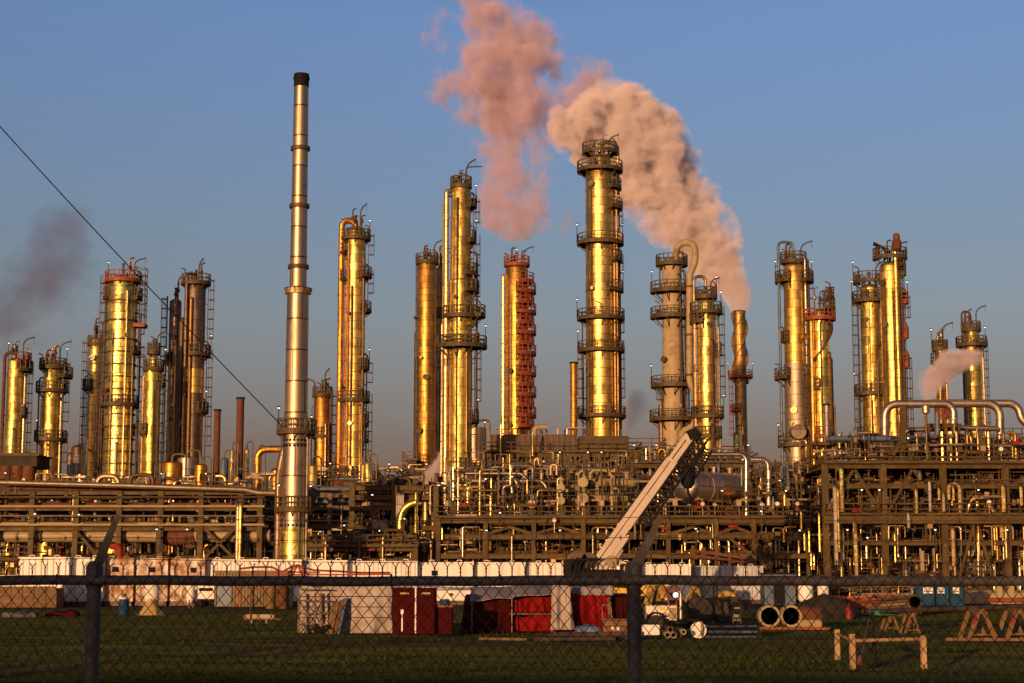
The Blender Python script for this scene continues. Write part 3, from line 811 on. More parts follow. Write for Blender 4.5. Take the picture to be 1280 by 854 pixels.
def swan_pipe():
    Y = 223; pr = M(8.5, Y) / 2
    P = [W(845, 322, Y), W(846, 305, Y), W(868, 305, Y), W(868, 331, Y), W(861, 343, Y), W(861, 480, Y), W(868, 492, Y), W(868, 530, Y), W(862, 536, Y), W(852, 540, Y), W(846, 570, Y), W(846, 600, Y)]
    P = [Vector((p.x, Y - 1.0, p.z)) for p in P]; P[0].y = Y + .5
    t = thing('swan_neck_pipe', 'fat beige pipe arching over the pale column and dropping down beside it', 'pipe', (P[-1].x, P[-1].y, P[-1].z))
    MB().path(P, pr, 16, bend=2.4, seg=6).build('pipe', K['concrete'], t)
    for i, y in enumerate((360, 420, 470)):
        p = W(861, y, Y); p.y = Y - 1
        MB().lathe([(pr + .005, -.12), (pr + .16, -.12), (pr + .16, .12), (pr + .005, .12)], p, 16).build('flange', S, t)
swan_pipe()
_t, _c, _rd = tower('fractionating_column', 'bright gold column with a tangle of valves on top, between pale column and brown stack', 'column', 884, 374, 25, 218, K['clad_b'], seed=17, bands=6,
    prof=[(372, 20), (386, 22), (400, 24), (600, 26)], plats=[(371, *FULL, 4), (390, *FULL, 9), (402, 140, 250, 9), (440, -20, 50, 7), (520, *FULL, 8), (545, *FULL, 5)],
    ladders=[(520, 391, 8), (560, 521, 8)], risers=[(-165, 600, 385, 4, 1.2, 'over', 346, K['pipe']), (-60, 600, 400, 2, .5, 'in', None, DK), (-15, 600, 410, 3, .7, 'in')],
    lamps=[(371, 10, 4), (520, 5, 8), (390, 8, 8)], py_mid=480)
_t, _c, _rd = tower('strake_stack', 'brown stack wound with a spiral fin, steam pouring from its open top', 'chimney', 925.5, 389, 15, 330, K['stack_r'], flat=True, head=False, bands=0,
    plats=[(471, *FULL, 8), (513, 120, 260, 6)], ladders=[(560, 472, 178)], lamps=[(471, 180, 8), (471, 5, 8)], py_mid=470, steel=K['redsteel'])
for ph in (0, 2.09, 4.19):
    z0, z1 = Z(480, 330), Z(391, 330); r = _rd(z1); mb = MB(); vs_ = []; n = 44
    for k in range(n + 1):
        a = ph + 5.2 * k / n; z = z0 + (z1 - z0) * k / n
        vs_ += [polar(_c, r - .02, a, z - .05), polar(_c, r + .45, a, z - .05), polar(_c, r + .45, a, z + .05), polar(_c, r - .02, a, z + .05)]
    mb.add(vs_, [(k*4+j, k*4+(j+1) % 4, k*4+4+(j+1) % 4, k*4+4+j) for k in range(n) for j in range(4)])
    mb.build('fin', K['stack_r'], _t)

# --- right group
_t, _c, _rd = tower('two_tone_column', 'broad column, gold above and dull grey below, with a thin green pipe', 'column', 994.5, 328, 28, 224, K['clad'], seed=18, bands=9,
    prof=[(326, 25), (425, 27), (600, 29)], plats=[(327, *FULL, 4), (351, 120, 245, 11), (351, -60, 50, 12), (425, 130, 230, 4), (472, 150, 235, 13), (556, *FULL, 10)],
    ladders=[(351, 328, 10), (472, 352, -10), (556, 473, -60)],
    risers=[(-172, 600, 340, 3.5, 3.5, 'over', 303, K['bluegrey']), (-40, 600, 325, 3, .6, 'in', None, K['silver']), (-15, 600, 325, 3.5, 1.5, 'in', None, DK), (30, 600, 330, 3, 2, 'in'), (-45, 600, 470, 4, .6, 'in', None, K['stack_r'])],
    lamps=[(351, 172, 10), (351, 8, 11), (556, 170, 9)], py_mid=450)
z0, z1 = Z(600, 224), Z(455, 224); _rr = _rd(z0) + .06
MB().lathe([(_rr, z0), (_rr, Z(517, 224)), (_rr + .05, Z(517, 224) + .02), (_rr + .05, Z(517, 224) + .2), (_rr - .02, Z(517, 224) + .22), (_rr - .03, z1)], (_c[0], _c[1], 0), 32).build('jacket', K['clad_g'], _t)
MB().tube((_c[0] - .3, _c[1] - 1.5, Z(542, 224)), (_c[0] - .3, _c[1] - 3.2, Z(542, 224)), .95, 20).build('manway', K['clad_d'], _t)
_t, _c, _rd = tower('helical_column', 'gold column wrapped by a spiral stair under a dark red top deck', 'column', 1027, 386, 21, 221, K['clad_b'], seed=19, bands=4,
    plats=[(385, -60, 60, 9, S), (398, -190, 40, 9, RS), (372, -60, 60, 8), (485, 140, 250, 5), (545, 120, 260, 5, RS)], ladders=[(480, 400, 176), (545, 486, 176)],
    risers=[(-150, 600, 400, 6, .6, 'in', None, K['clad']), (-100, 600, 405, 2.2, .5, 'in', None, DK), (165, 600, 420, 2, 3, 'in', None, K['rust'])], lamps=[(385, 10, 8)], py_mid=480)
mb = MB(); vv_ = []; n = 60
for k in range(n + 1):
    a = -2.6 + 9.0 * k / n; z = Z(575, 221) + (Z(405, 221) - Z(575, 221)) * k / n; r = _rd(z)
    vv_ += [polar(_c, r + .02, a, z - .06), polar(_c, r + .55, a, z - .06), polar(_c, r + .55, a, z + .16), polar(_c, r + .02, a, z + .16)]
mb.add(vv_, [(k*4+j, k*4+(j+1) % 4, k*4+4+(j+1) % 4, k*4+4+j) for k in range(n) for j in range(4)]); mb.build('spiral_stair', K['steel_dark'], _t)
tower('utility_post', 'plain grey square edged post standing in front of the spiral stair column', 'post', 1034, 505, 7, 214, K['clad_g'], flat=True, head=False, bands=0, py_mid=550)
tower('fractionating_column', 'left gold twin of the close pair, its railed deck caged above', 'column', 1090, 355, 25, 226, K['clad_b'], seed=20, bands=5,
    plats=[(376, *FULL, 10), (352, -220, 20, 8), (430, -70, 30, 8), (492, *FULL, 10), (545, 140, 200, 8)], ladders=[(376, 353, 185), (492, 377, 182), (560, 493, 183)],
    risers=[(-110, 600, 365, 3, .6, 'in'), (-60, 600, 380, 2, .4, 'in', None, DK), (-15, 600, 385, 3, 2, 'in')], lamps=[(376, 176, 10), (352, 180, 8), (492, 180, 10)], py_mid=470)
_t, _c, _rd = tower('fractionating_column', 'taller gold twin of the close pair with a fat vertical pipe on its face', 'column', 1116, 327, 27, 223, K['clad'], seed=21, bands=6,
    plats=[(322, -200, 60, 8), (332, -60, 60, 6), (377, -35, 50, 8, RS), (342, -35, 50, 6), (420, -35, 50, 7, RS), (455, -35, 50, 7, RS)], ladders=[(377, 343, 6), (420, 378, 6), (455, 421, 6), (560, 456, 6)],
    risers=[(-78, 600, 318, 5.5, .8, 'tip', None, K['clad_b']), (-130, 600, 350, 2, .5, 'in', None, DK), (-40, 600, 360, 2, .5, 'in', None, K['rust'])], lamps=[(377, 5, 8)], py_mid=450)
p = polar(_c, _rd(60) + .8, -78 * DEG, Z(318, 223))
MB().lathe([(.3, 0), (.62, .3), (.62, 1.3), (.45, 1.5), (.45, 2.0), (.3, 2.3), (.001, 2.35)], p, 12).build('relief_valve', K['rust'], _t)
MB().path([_t.location + Vector((-.6, -1, Z(322, 223))), _t.location + Vector((-.8, -1, Z(312, 223))), _t.location + Vector((-2.3, -1, Z(307, 223)))], .2, 8, bend=1.2).build('vent', K['black'], _t)
tower('small_column', 'thin reddish column showing behind the drifting steam', 'column', 1177, 432, 12, 232, K['clad_o'], seed=22, bands=4, plats=[(436, *FULL, 4), (452, 120, 250, 6), (520, *FULL, 3, RS)],
    risers=[(-100, 600, 450, 3, .5, 'in', None, K['rust']), (-40, 600, 445, 2, .6, 'in')], lamps=[(436, 170, 4)], py_mid=500)
tower('small_column', 'gold column with one wide railed ring behind the silver overhead pipes', 'column', 1216, 408, 23, 254, K['clad_b'], seed=23, bands=5, prof=[(400, 17), (427, 20), (432, 23), (600, 23)],
    plats=[(412, *FULL, 3), (431, *FULL, 8)], ladders=[(560, 432, 5)], risers=[(-160, 600, 412, 2.5, .5, 'over', 390, DK), (-10, 600, 440, 3, .5, 'in')], lamps=[(431, 4, 7)], py_mid=480)
# ================================================================= steel structures with their pipework
def frame(name, label, cat, xs, levels, Y0, Y1, m, cw=.42, decks=(), braces=(), rails=(), top=None, base=0.0, beam_h=.5):
    """xs: column centres (m); levels: heights (m)"""
    root = thing(name, label, cat, ((xs[0] + xs[-1]) / 2, (Y0 + Y1) / 2, base))
    tz = top or levels[-1]
    for x in xs:
        for y in (Y0, Y1):
            MB().ibeam((x, y, base), (x, y, tz), cw, cw).build('column', m, root)
    for k, z in enumerate(levels):
        for xa, xb in zip(xs[:-1], xs[1:]):
            for y in (Y0, Y1):
                MB().ibeam((xa + cw * .4, y, z - beam_h/2 - .01), (xb - cw * .4, y, z - beam_h/2 - .01), cw * .7, beam_h).build('beam', m, root)
        for x in xs:
            MB().ibeam((x, Y0 + cw * .45, z - beam_h/2 - .03), (x, Y1 - cw * .45, z - beam_h/2 - .03), cw * .6, beam_h * .9).build('cross_beam', m, root)
        if k in decks:
            MB().box((xs[0] - .3, Y0 - .9, z), (xs[-1] + .3, Y1 + .3, z + .10)).build('deck', m, root)
        if k in rails:
            MB().rail([(xs[0] - .2, Y1, z + .1), (xs[0] - .2, Y0 - .85, z + .1), (xs[-1] + .2, Y0 - .85, z + .1), (xs[-1] + .2, Y1, z + .1)], step=1.7, r=.05).build('railing', m, root)
    for (xa, za, xb, zb_) in braces:
        MB().ibeam((xa, Y0 - .03, za), (xb, Y0 - .03, zb_), .26, .28).build('brace', m, root)
    return root

PM = ['steel', 'steel', 'galv', 'pipe', 'silver', 'rust', 'beige', 'steel_dark', 'clad_o', 'bluegrey']
def runs_x(root, x0, x1, zs_, Y0, Y1, R, n, mats=PM, rmin=.08, rmax=.3):
    """long pipes lying along the rack, some with an expansion dog-leg or a drop at the end"""
    for i in range(n):
        z = R.choice(zs_); r = R.uniform(rmin, rmax) * R.choice((.7, 1, 1))
        y = R.uniform(Y0 + .3, Y1 - .3); z = z + r + .02
        a = x0 + R.random() ** 2 * (x1 - x0) * .5; b = x1 - R.random() ** 2 * (x1 - x0) * .5
        if b - a < 3: a, b = x0, x1
        P = [(a, y, z), (b, y, z)]
        q = R.random()
        if q < .25: P = [(a, y, z - R.uniform(1, 4))] + P
        elif q < .5: P = P + [(b, y, z + R.choice((-1, 1)) * R.uniform(1, 3.5))]
        elif q < .65:
            m = R.uniform(a + 1, b - 1); P = [(a, y, z), (m, y, z), (m, y, z + 1.6), (min(b, m + 2.2), y, z + 1.6), (min(b, m + 2.2), y, z), (b + .05, y, z)]
        MB().path(P, r, 8 if r < .15 else 12, bend=r * 2.8).build('pipe', K[R.choice(mats)], root)

def risers_z(root, x0, x1, z0, z1, Y0, Y1, R, n, mats=PM, rmin=.06, rmax=.2):
    """short upright pipes, elbows and loops between the levels"""
    for i in range(n):
        x = R.uniform(x0, x1); y = R.uniform(Y0, Y1); r = R.uniform(rmin, rmax) * R.choice((.6, 1, 1))
        za = R.uniform(z0, z1 - 1); zb_ = min(z1, za + R.uniform(1.2, 5))
        q = R.random()
        d = R.choice((-1, 1)) * R.uniform(.6, 2.4)
        if q < .35: P = [(x, y, za), (x, y, zb_)]
        elif q < .6: P = [(x, y, za), (x, y, zb_), (x + d, y, zb_)]
        elif q < .8: P = [(x, y, za), (x, y, zb_), (x + d, y, zb_), (x + d, y, za + (zb_ - za) * R.random() * .5)]
        else: P = [(x, y, za), (x, y, zb_), (x, y + 1.6, zb_)]
        mm = R.choice(mats)
        if R.random() < .4: mm = R.choice(('silver', 'pipe', 'clad'))
        mb = MB().path(P, r, 7 if r < .12 else 10, bend=r * 2.8)
        if R.random() < .5:
            zc = za + (zb_ - za) * R.uniform(.2, .7)
            mb.lathe([(r + .005, -.05), (r + .12, -.05), (r + .12, .05), (r + .005, .05)], (x, y, zc), 10)
        mb.build('pipe', K[mm], root)

def fine(root, x0, x1, z0, z1, Y0, Y1, R, n, m='galv'):
    """tangle of small-bore lines nobody would count: one part"""
    mb = MB()
    for i in range(n):
        x = R.uniform(x0, x1); y = R.uniform(Y0, Y1); z = R.uniform(z0, z1); q = R.random(); r = R.uniform(.03, .075)
        if q < .5: mb.tube((x, y, z), (x, y, min(z1 + .6, z + R.uniform(.6, 3.5))), r, 5, caps=False)
        elif q < .8: mb.tube((x, y, z), (min(x1, x + R.uniform(1, 7)), y, z), r, 5, caps=False)
        elif q < .9:
            d = R.uniform(.5, 1.6); mb.path([(x, y, z), (x, y, z + d), (x + d, y, z + d), (x + d, y, z + .2)], r, 5, caps=False)
        else: mb.cbox((x, y, z), R.uniform(.15, .5), .3, R.uniform(.15, .6))
    o = mb.build('small_bore_piping', K[m], root); o['kind'] = 'stuff'; return o

def valves(root, x0, x1, zs_, Y0, Y1, R, n):
    for i in range(n):
        x = R.uniform(x0, x1); y = R.uniform(Y0, Y1); z = R.choice(zs_) + R.uniform(.1, 1.2); s = R.uniform(.6, 1.25)
        mb = MB().lathe([(.28*s, -.5*s), (.28*s, -.42*s), (.14*s, -.4*s), (.22*s, 0), (.14*s, .4*s), (.28*s, .42*s), (.28*s, .5*s)], (x, y, z), 9, axis='x')
        mb.tube((x, y, z), (x, y, z + .75*s), .06*s, 6); mb.lathe([(.30*s, -.03), (.34*s, 0), (.30*s, .03), (.26*s, 0), (.30*s, -.03)], (x, y, z + .75*s), 10); mb.bar((x - .3*s, y, z + .75*s), (x + .3*s, y, z + .75*s), .05)
        mb.build('valve', K[R.choice(('steel', 'galv', 'rust', 'beige', 'steel_dark', 'red'))], root)

def bits(root, x0, x1, zs_, Y0, Y1, R, n):
    """junction boxes, instrument stands and cable tray ends"""
    for i in range(n):
        x = R.uniform(x0, x1); y = R.uniform(Y0, Y1); z = R.choice(zs_) + .1
        q = R.random()
        if q < .4:
            mb = MB().bar((x, y, z), (x, y, z + 1.5), .07); mb.cbox((x, y, z + 1.1), .5, .25, .65)
            mb.build('junction_box', K[R.choice(('galv', 'steel', 'beige'))], root)
        elif q < .75:
            mb = MB().bar((x, y, z), (x, y, z + 1.2), .06); mb.tube((x, y - .12, z + 1.3), (x, y + .05, z + 1.3), .22, 10)
            mb.build('gauge', K[R.choice(('silver', 'white', 'galv'))], root)
        else:
            w = R.uniform(1.5, 4); mb = MB()
            for dy in (0, .6): mb.box((x, y + dy, z + 1.7), (x + w, y + dy + .05, z + 1.9))
            for k in range(int(w / .5)): mb.box((x + k * .5, y + .05, z + 1.72), (x + k * .5 + .08, y + .6, z + 1.76))
            mb.build('cable_tray', K['galv'], root)

def lights(root, pts, steel=None):
    for p in pts: lamp(root, p, 2.2, steel or S)

def stair(root, a, b, w, m, rail=True):
    """flight of steps from a up to b"""
    a = Vector(a); b = Vector(b); side = Vector((0, w / 2, 0)); mb = MB()
    for s in (-1, 1):
        mb.bar(a + side*s, b + side*s, .10, .30)
        if rail:
            for h in (.55, 1.1): mb.bar(a + side*s + Vector((0,0,h)), b + side*s + Vector((0,0,h)), .07)
            k = 6
            for i in range(k + 1): p = a.lerp(b, i / k) + side*s; mb.bar(p, p + Vector((0,0,1.1)), .07)
    n = int(abs(b.z - a.z) / .25)
    for i in range(n):
        p = a.lerp(b, (i + .5) / n); mb.cbox(p, .3, w, .05)
    return mb.build('stair', m, root)

# ---------------------------------------------------------------- equipment (things of their own)
def v_drum(name, label, px, yt, yb, d, Y, m, legs=True, cat='vessel', dome=.6, pipe_m=None, zb=None, group=None):
    x = X(px, (yt + yb) / 2, Y); r = M(d, Y) / 2; zt = Z(yt, Y); z0 = Z(yb, Y) if zb is None else zb
    t = thing(name, label, cat, (x, Y, z0), group)
    lg = min(1.2, (zt - z0) * .15) if legs else 0
    P = [(.05, z0 + lg - .0)] + ([(r * .7, z0 + lg + .12), (r, z0 + lg + .5)] if legs else [(r, z0 + .01)])
    hh = r * dome
    P += [(r, zt - hh)] + [(max(.05, r * math.cos(k * PI / 2)), zt - hh + hh * math.sin(k * PI / 2)) for k in (.3, .55, .75, .9, 1)]
    MB().lathe(P, (x, Y, 0), 28).build('shell', m, t)
    if legs:
        for k in range(4):
            a = PI / 4 + k * PI / 2
            MB().bar((x + r*.8*math.cos(a), Y + r*.8*math.sin(a), z0), (x + r*.8*math.cos(a), Y + r*.8*math.sin(a), z0 + lg + .8), .25).build('leg', S, t)
    pm = pipe_m or K['galv']
    MB().path([(x, Y, zt - .1), (x, Y, zt + .9), (x + r + .4, Y, zt + .9), (x + r + .4, Y - .2, z0)], max(.1, r * .1), 8, bend=.5).build('pipe', pm, t)
    mb = MB().tube((x - r * .3, Y - r + .1, z0 + (zt - z0) * .45), (x - r * .3, Y - r - .25, z0 + (zt - z0) * .45), max(.15, r * .22), 12)
    mb.build('manway', S, t)
    return t

def h_drum(name, label, a, b, r, m, cat='vessel', head='dome', saddles=True, zg=None, nozz=2, end_m=None, group=None, neck=None):
    """lying vessel from a to b (centres of its ends)"""
    a = Vector(a); b = Vector(b); d = (b - a); L = d.length; d.normalize()
    zg = (a.z - r - .8) if zg is None else zg
    t = thing(name, label, cat, (*((a + b) / 2).xy, zg), group)
    def turned(P, n=28):
        u = d.cross(Vector((0, 0, 1))).normalized(); w_ = u.cross(d)
        vs_ = []
        for rr, h in P:
            for k in range(n):
                q = 2 * PI * k / n; vs_.append(a + d * h + u * (rr * math.cos(q)) + w_ * (rr * math.sin(q)))
        fs = [(i*n+k, i*n+(k+1) % n, (i+1)*n+(k+1) % n, (i+1)*n+k) for i in range(len(P)-1) for k in range(n)]
        return MB().add(vs_, fs, True)
    if head == 'dome':
        dome = [(max(.02, r * math.sin(k * PI / 2)), -r * .55 * math.cos(k * PI / 2)) for k in (0, .15, .3, .5, .7, .85, 1)]
        P = dome + [(r, L * .3), (r + .04, L * .3 + .01), (r + .04, L * .3 + .2), (r, L * .3 + .21)] + [(q, L - h) for q, h in dome[::-1]]
    else:
        P = [(.02, 0), (r * .98, 0), (r * 1.0, .02), (r * 1.22, .03), (r * 1.22, .18), (r * 1.02, .19), (r, .9), (r * 1.22, .91), (r * 1.22, 1.15), (r * .95, 1.16), (r * .95, L - .5), (r * 1.1, L - .49), (r * 1.1, L - .35), (r * .9, L - .34), (r * .8, L), (.02, L)]
    turned(P).build('shell', m, t)
    if saddles:
        for f in (.25, .75):
            p = a + d * (L * f)
            MB().cbox((p.x, p.y, zg), .5 if abs(d.x) > .7 else r * 1.7, r * 1.7 if abs(d.x) > .7 else .5, p.z - r * .75 - zg).build('saddle', S, t)
    for i in range(nozz):
        p = a + d * (L * (.2 + .6 * (i / max(1, nozz - 1))))
        mb = MB().tube(p + Vector((0, 0, r * .8)), p + Vector((0, 0, r + .5)), .22, 10); mb.tube(p + Vector((0, 0, r + .5)), p + Vector((0, 0, r + .62)), .36, 10)
        mb.build('nozzle', m, t)
    if end_m: turned([(.02, -.04), (r * .9, -.04), (r * .9, -.005)]).build('end_cover', end_m, t)
    return t

# ---------------------------------------------------------------- long pipe rack at the left
def left_rack():
    Y0, Y1 = 172, 184
    px = [-60, -5, 40, 95, 149, 201, 251, 301, 325]
    xs = [X(p, 650, Y0) for p in px]
    lv = [Z(y, Y0) for y in (697, 659, 634, 614)]
    t = frame('pipe_rack', 'long low pipe rack running from the edge to the tall chimney', 'pipe rack', xs, lv, Y0, Y1, S, cw=.52,
              beam_h=.34,
              braces=[(X(96, 660, Y0), Z(664, Y0), X(122, 660, Y0), Z(695, Y0)), (X(257, 660, Y0), Z(662, Y0), X(292, 660, Y0), Z(697, Y0)), (X(292, 660, Y0), Z(662, Y0), X(257, 660, Y0), Z(697, Y0))])
    R = random.Random(31)
    runs_x(t, xs[0], xs[-1], lv[1:], Y0, Y1, R, 46, mats=['steel', 'steel', 'galv', 'bluegrey', 'beige', 'steel_dark', 'rust', 'pipe'], rmax=.34)
    runs_x(t, xs[0], xs[-1], [lv[0], .6, 1.8], Y0 + 1, Y1, R, 16, mats=['steel', 'rust', 'steel_dark'])
    risers_z(t, xs[0], xs[-1], .2, lv[3], Y0 - .3, Y1, R, 60)
    valves(t, xs[0], xs[-1], lv, Y0, Y1 - 4, R, 30); bits(t, xs[0], xs[-1], lv, Y0, Y1 - 3, R, 12)
    fine(t, xs[0], xs[-1], .3, lv[3] + .8, Y0 - .5, Y1 - 4, R, 240); fine(t, xs[0], xs[-1], .3, lv[3] + .5, Y0, Y1 - 2, R, 120, 'steel_dark')
    # the great duct lying along the rack
    z = Z(670, 173.2); MB().path([(xs[0] - 20, 173.2, z), (X(338, 670, 173.2), 173.2, z)], M(16, 173.2) / 2, 24).build('main_duct', K['beige'], t)
    for p in (52, 105, 152, 260, 300):
        q = X(p, 670, 173.2); rr = M(16, 173.2) / 2
        MB().lathe([(rr + .005, -.12), (rr + .12, -.12), (rr + .12, .12), (rr + .005, .12)], (q, 173.2, z), 24, axis='x').build('flange', S, t)
    rr = M(21, 173.3) / 2
    MB().lathe([(.3, 0), (rr * .9, .02), (rr, .3), (rr, 1.2), (rr + .06, 1.22), (rr + .06, 1.4), (rr, 1.42), (rr, M(39, 176) - .3), (rr * .9, M(39, 176))], (X(205, 670, 173.3), 173.3, z - .1), 28, axis='x').build('duct_sleeve', K['rust'], t)
    for p, e in ((297, 'silver'), (300.5, 'clad_b')):
        x = X(p, 650, 171.2); MB().path([(x, 171.2, 0), (x, 171.2, Z(628, 171)), (x, 174, Z(628, 171))], .19, 10, bend=.5).build('pipe', K[e], t)
    MB().path([(X(138, 690, 170), 170, Z(683, 170)), (X(150, 690, 170), 170, Z(683, 170)), (X(150, 690, 170), 170, 1)], .33, 10, bend=.5).build('fire_main', K['red'], t)
    lights(t, [W(43, 655, 171.5) + Vector((0, 0, -1.2)), W(98, 656, 171.5) + Vector((0, 0, -1.2)), W(195, 690, 171), W(233, 690, 171)])
    # long grey line sagging across on top
    P = [W(-80, 601, 171), W(150, 607, 171), W(305, 612, 171), W(322, 616, 171), W(400, 618, 171)]
    o = MB().path([(p.x, 171, p.z) for p in P], M(7, 171) / 2, 14).build('pipe', K['galv'], t)
    for y, d, e in ((621.5, 2.6, 'steel_dark'), (633, 3.2, 'beige'), (645, 2.4, 'galv'), (656, 3.4, 'beige')):
        MB().tube((xs[0] - 20, 171.4, Z(y, 171.4)), (xs[-1] + .5, 171.4, Z(y, 171.4)), M(d, 171) / 2, 10).build('pipe', K[e], t)
left_rack()

# ---------------------------------------------------------------- bluish rack behind the chimney foot
def shaded_rack():
    Y0, Y1 = 190, 202
    xs = [X(p, 650, Y0) for p in (330, 352, 384, 412, 440)]
    lv = [Z(y, Y0) for y in (690, 655, 632, 616)]
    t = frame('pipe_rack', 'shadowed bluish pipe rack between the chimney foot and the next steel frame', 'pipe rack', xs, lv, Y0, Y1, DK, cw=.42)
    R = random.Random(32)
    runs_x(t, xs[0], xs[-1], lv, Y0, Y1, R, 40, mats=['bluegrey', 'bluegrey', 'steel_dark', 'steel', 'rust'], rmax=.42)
    risers_z(t, xs[0], xs[-1], .2, lv[3], Y0 - .4, Y1, R, 26); valves(t, xs[0], xs[-1], lv, Y0, Y1 - 5, R, 16); bits(t, xs[0], xs[-1], lv, Y0, Y1 - 5, R, 8)
    fine(t, xs[0], xs[-1], .3, lv[3] + .8, Y0 - .6, Y1 - 4, R, 120); x = X(427, 650, 186); MB().path([(x, 186, 0), (x, 186, Z(632, 186))], .12, 8).build('pipe', K['silver'], t)
    lights(t, [W(388, 633, 189), W(400, 690, 189)])
shaded_rack()

# ---------------------------------------------------------------- tall centre frame
def centre_frame():
    Y0, Y1 = 184, 198
    xs = [X(p, 650, Y0) for p in (440, 493, 545)]
    lv = [Z(y, Y0) for y in (690, 657, 632, 619, 607)]
    t = frame('steel_structure', 'tall open olive steel frame between the chimney and the bright gold column', 'steel frame', xs, lv, Y0, Y1, S, cw=.55, braces=[(X(418, 640, Y0), Z(606, Y0), X(440, 640, Y0), Z(622, Y0))], beam_h=.5)
    R = random.Random(33)
    runs_x(t, xs[0], xs[-1], lv, Y0, Y1, R, 40, mats=['steel', 'steel', 'rust', 'steel_dark', 'galv', 'beige'], rmax=.4)
    risers_z(t, xs[0], xs[-1], .2, lv[4], Y0 - .5, Y1, R, 50); valves(t, xs[0], xs[-1], lv, Y0, Y1 - 6, R, 26); bits(t, xs[0], xs[-1], lv, Y0 - .6, Y1 - 6, R, 14)
    fine(t, xs[0], xs[-1], .3, lv[4] + .6, Y0 - .8, Y1 - 6, R, 190); fine(t, xs[0], xs[-1], .3, lv[4], Y0 - .4, Y1 - 6, R, 100, 'pipe')
    for i, p in enumerate((496.5, 499, 501.5, 504)):
        x = X(p, 650, 183); MB().path([(x, 183, Z(672, 183)), (x, 183, Z(616, 183) ), (x, 186, Z(616, 183))], .10, 8, bend=.3).build('pipe', K['silver'], t)
    x = X(520, 650, 183); MB().path([(x, 183, 0), (x, 183, Z(616, 183))], .16, 8).build('pipe', K['clad_b'], t)
    P = [W(500, 670, 182.5), W(500, 645, 182.5), W(508, 632, 182.5), W(520, 628, 182.5)]
    MB().path([(p.x, 182.5, p.z) for p in P], .33, 12, bend=1.0).build('pipe', K['clad_b'], t)
    P = [W(470, 661, 182), W(470, 655, 182), W(478, 655, 182), W(481, 663, 182), W(486, 667, 182)]
    MB().path([(p.x, 182, p.z) for p in P], .42, 12, bend=1.0).build('elbow', K['beige'], t)
    P = [W(420, 680, 181), W(424, 672, 181), W(433, 671, 181), W(462, 672, 181)]
    MB().path([(p.x, 181, p.z) for p in P], .36, 12, bend=.8).build('elbow', K['beige'], t)
    lights(t, [W(465, 645, 182), W(505, 675, 182), W(548, 633, 182), W(474, 690, 182)])
centre_frame()

def low_frame():
    Y0, Y1 = 178, 184
    xs = [X(p, 680, Y0) for p in (378, 432, 478, 520)]
    lv = [Z(y, Y0) for y in (698, 684)]
    t = frame('steel_structure', 'low pump frame standing just behind the white tanks below the tall olive frame', 'steel frame', xs, lv, Y0, Y1, S, cw=.38, rails=(1,), decks=(1,), beam_h=.4)
    R = random.Random(34)
    runs_x(t, xs[0], xs[-1], lv, Y0 - .5, Y1, R, 16, mats=['steel', 'rust', 'galv', 'steel_dark']); risers_z(t, xs[0], xs[-1], 2, Z(672, Y0), Y0 - .8, Y1, R, 46); valves(t, xs[0], xs[-1], lv, Y0 - 1, Y1, R, 24); bits(t, xs[0], xs[-1], lv, Y0 - .8, Y1, R, 14)
    fine(t, xs[0], xs[-1], .5, Z(674, Y0), Y0 - 1, Y1, R, 160, 'pipe'); lights(t, [W(430, 684, 177.5)])
low_frame()

# ---------------------------------------------------------------- main deck structure
def main_deck():
    Y0, Y1 = 180, 198
    px = [548, 607, 667, 729, 775, 835, 895, 942, 1010]
    xs = [X(p, 650, Y0) for p in px]
    lv = [Z(y, Y0) for y in (692, 668, 648)]
    br = []
    for i in (1, 2, 5, 6):
        xm = (xs[i] + xs[i+1]) / 2
        br += [(xs[i] + .3, lv[1] + .1, xm, lv[2] - .9), (xs[i+1] - .3, lv[1] + .1, xm, lv[2] - .9)]
    t = frame('steel_structure', 'wide steel table with railed deck carrying the beige exchangers and big drum', 'steel frame', xs, lv, Y0, Y1, S, cw=.44, decks=(2,), rails=(2,), braces=br, beam_h=.5)
    R = random.Random(35)
    runs_x(t, xs[0], xs[-1], lv[:2] + [lv[1] + .9], Y0 - .2, Y1, R, 46, mats=['steel', 'steel', 'galv', 'rust', 'steel_dark', 'pipe'], rmax=.3)
    risers_z(t, xs[0], xs[-1], .3, lv[2] - .9, Y0 - .8, Y0 + 3, R, 54, mats=['silver', 'galv', 'pipe', 'clad', 'beige'], rmax=.13); risers_z(t, xs[0], xs[-1], 1, lv[2] - .5, Y0 - .9, Y1 - 6, R, 44, mats=['steel', 'galv', 'pipe', 'rust', 'beige'])
    valves(t, xs[0], xs[-1], lv[:2], Y0 - .6, Y1 - 8, R, 50)
    bits(t, xs[0], xs[-1], lv[:2], Y0 - .9, Y1 - 8, R, 30)
    lights(t, [W(p, y, 179) for p, y in ((625, 668), (700, 690), (870, 688), (952, 666), (1000, 690), (608, 690), (820, 690))])
    fine(t, xs[0], xs[-1], .3, lv[2] - .6, Y0 - .9, Y1 - 8, R, 200, 'steel'); fine(t, xs[0], xs[-1], .3, lv[2] - .6, Y0 - .5, Y1 - 8, R, 200, 'pipe')
    x0, x1 = X(940, 690, 179), X(972, 690, 179)
    stair(t, (x1, 178.2, 0.1), (x0, 178.2, lv[1] - 1), 1.2, S)
    return xs, lv
dx, dl = main_deck()

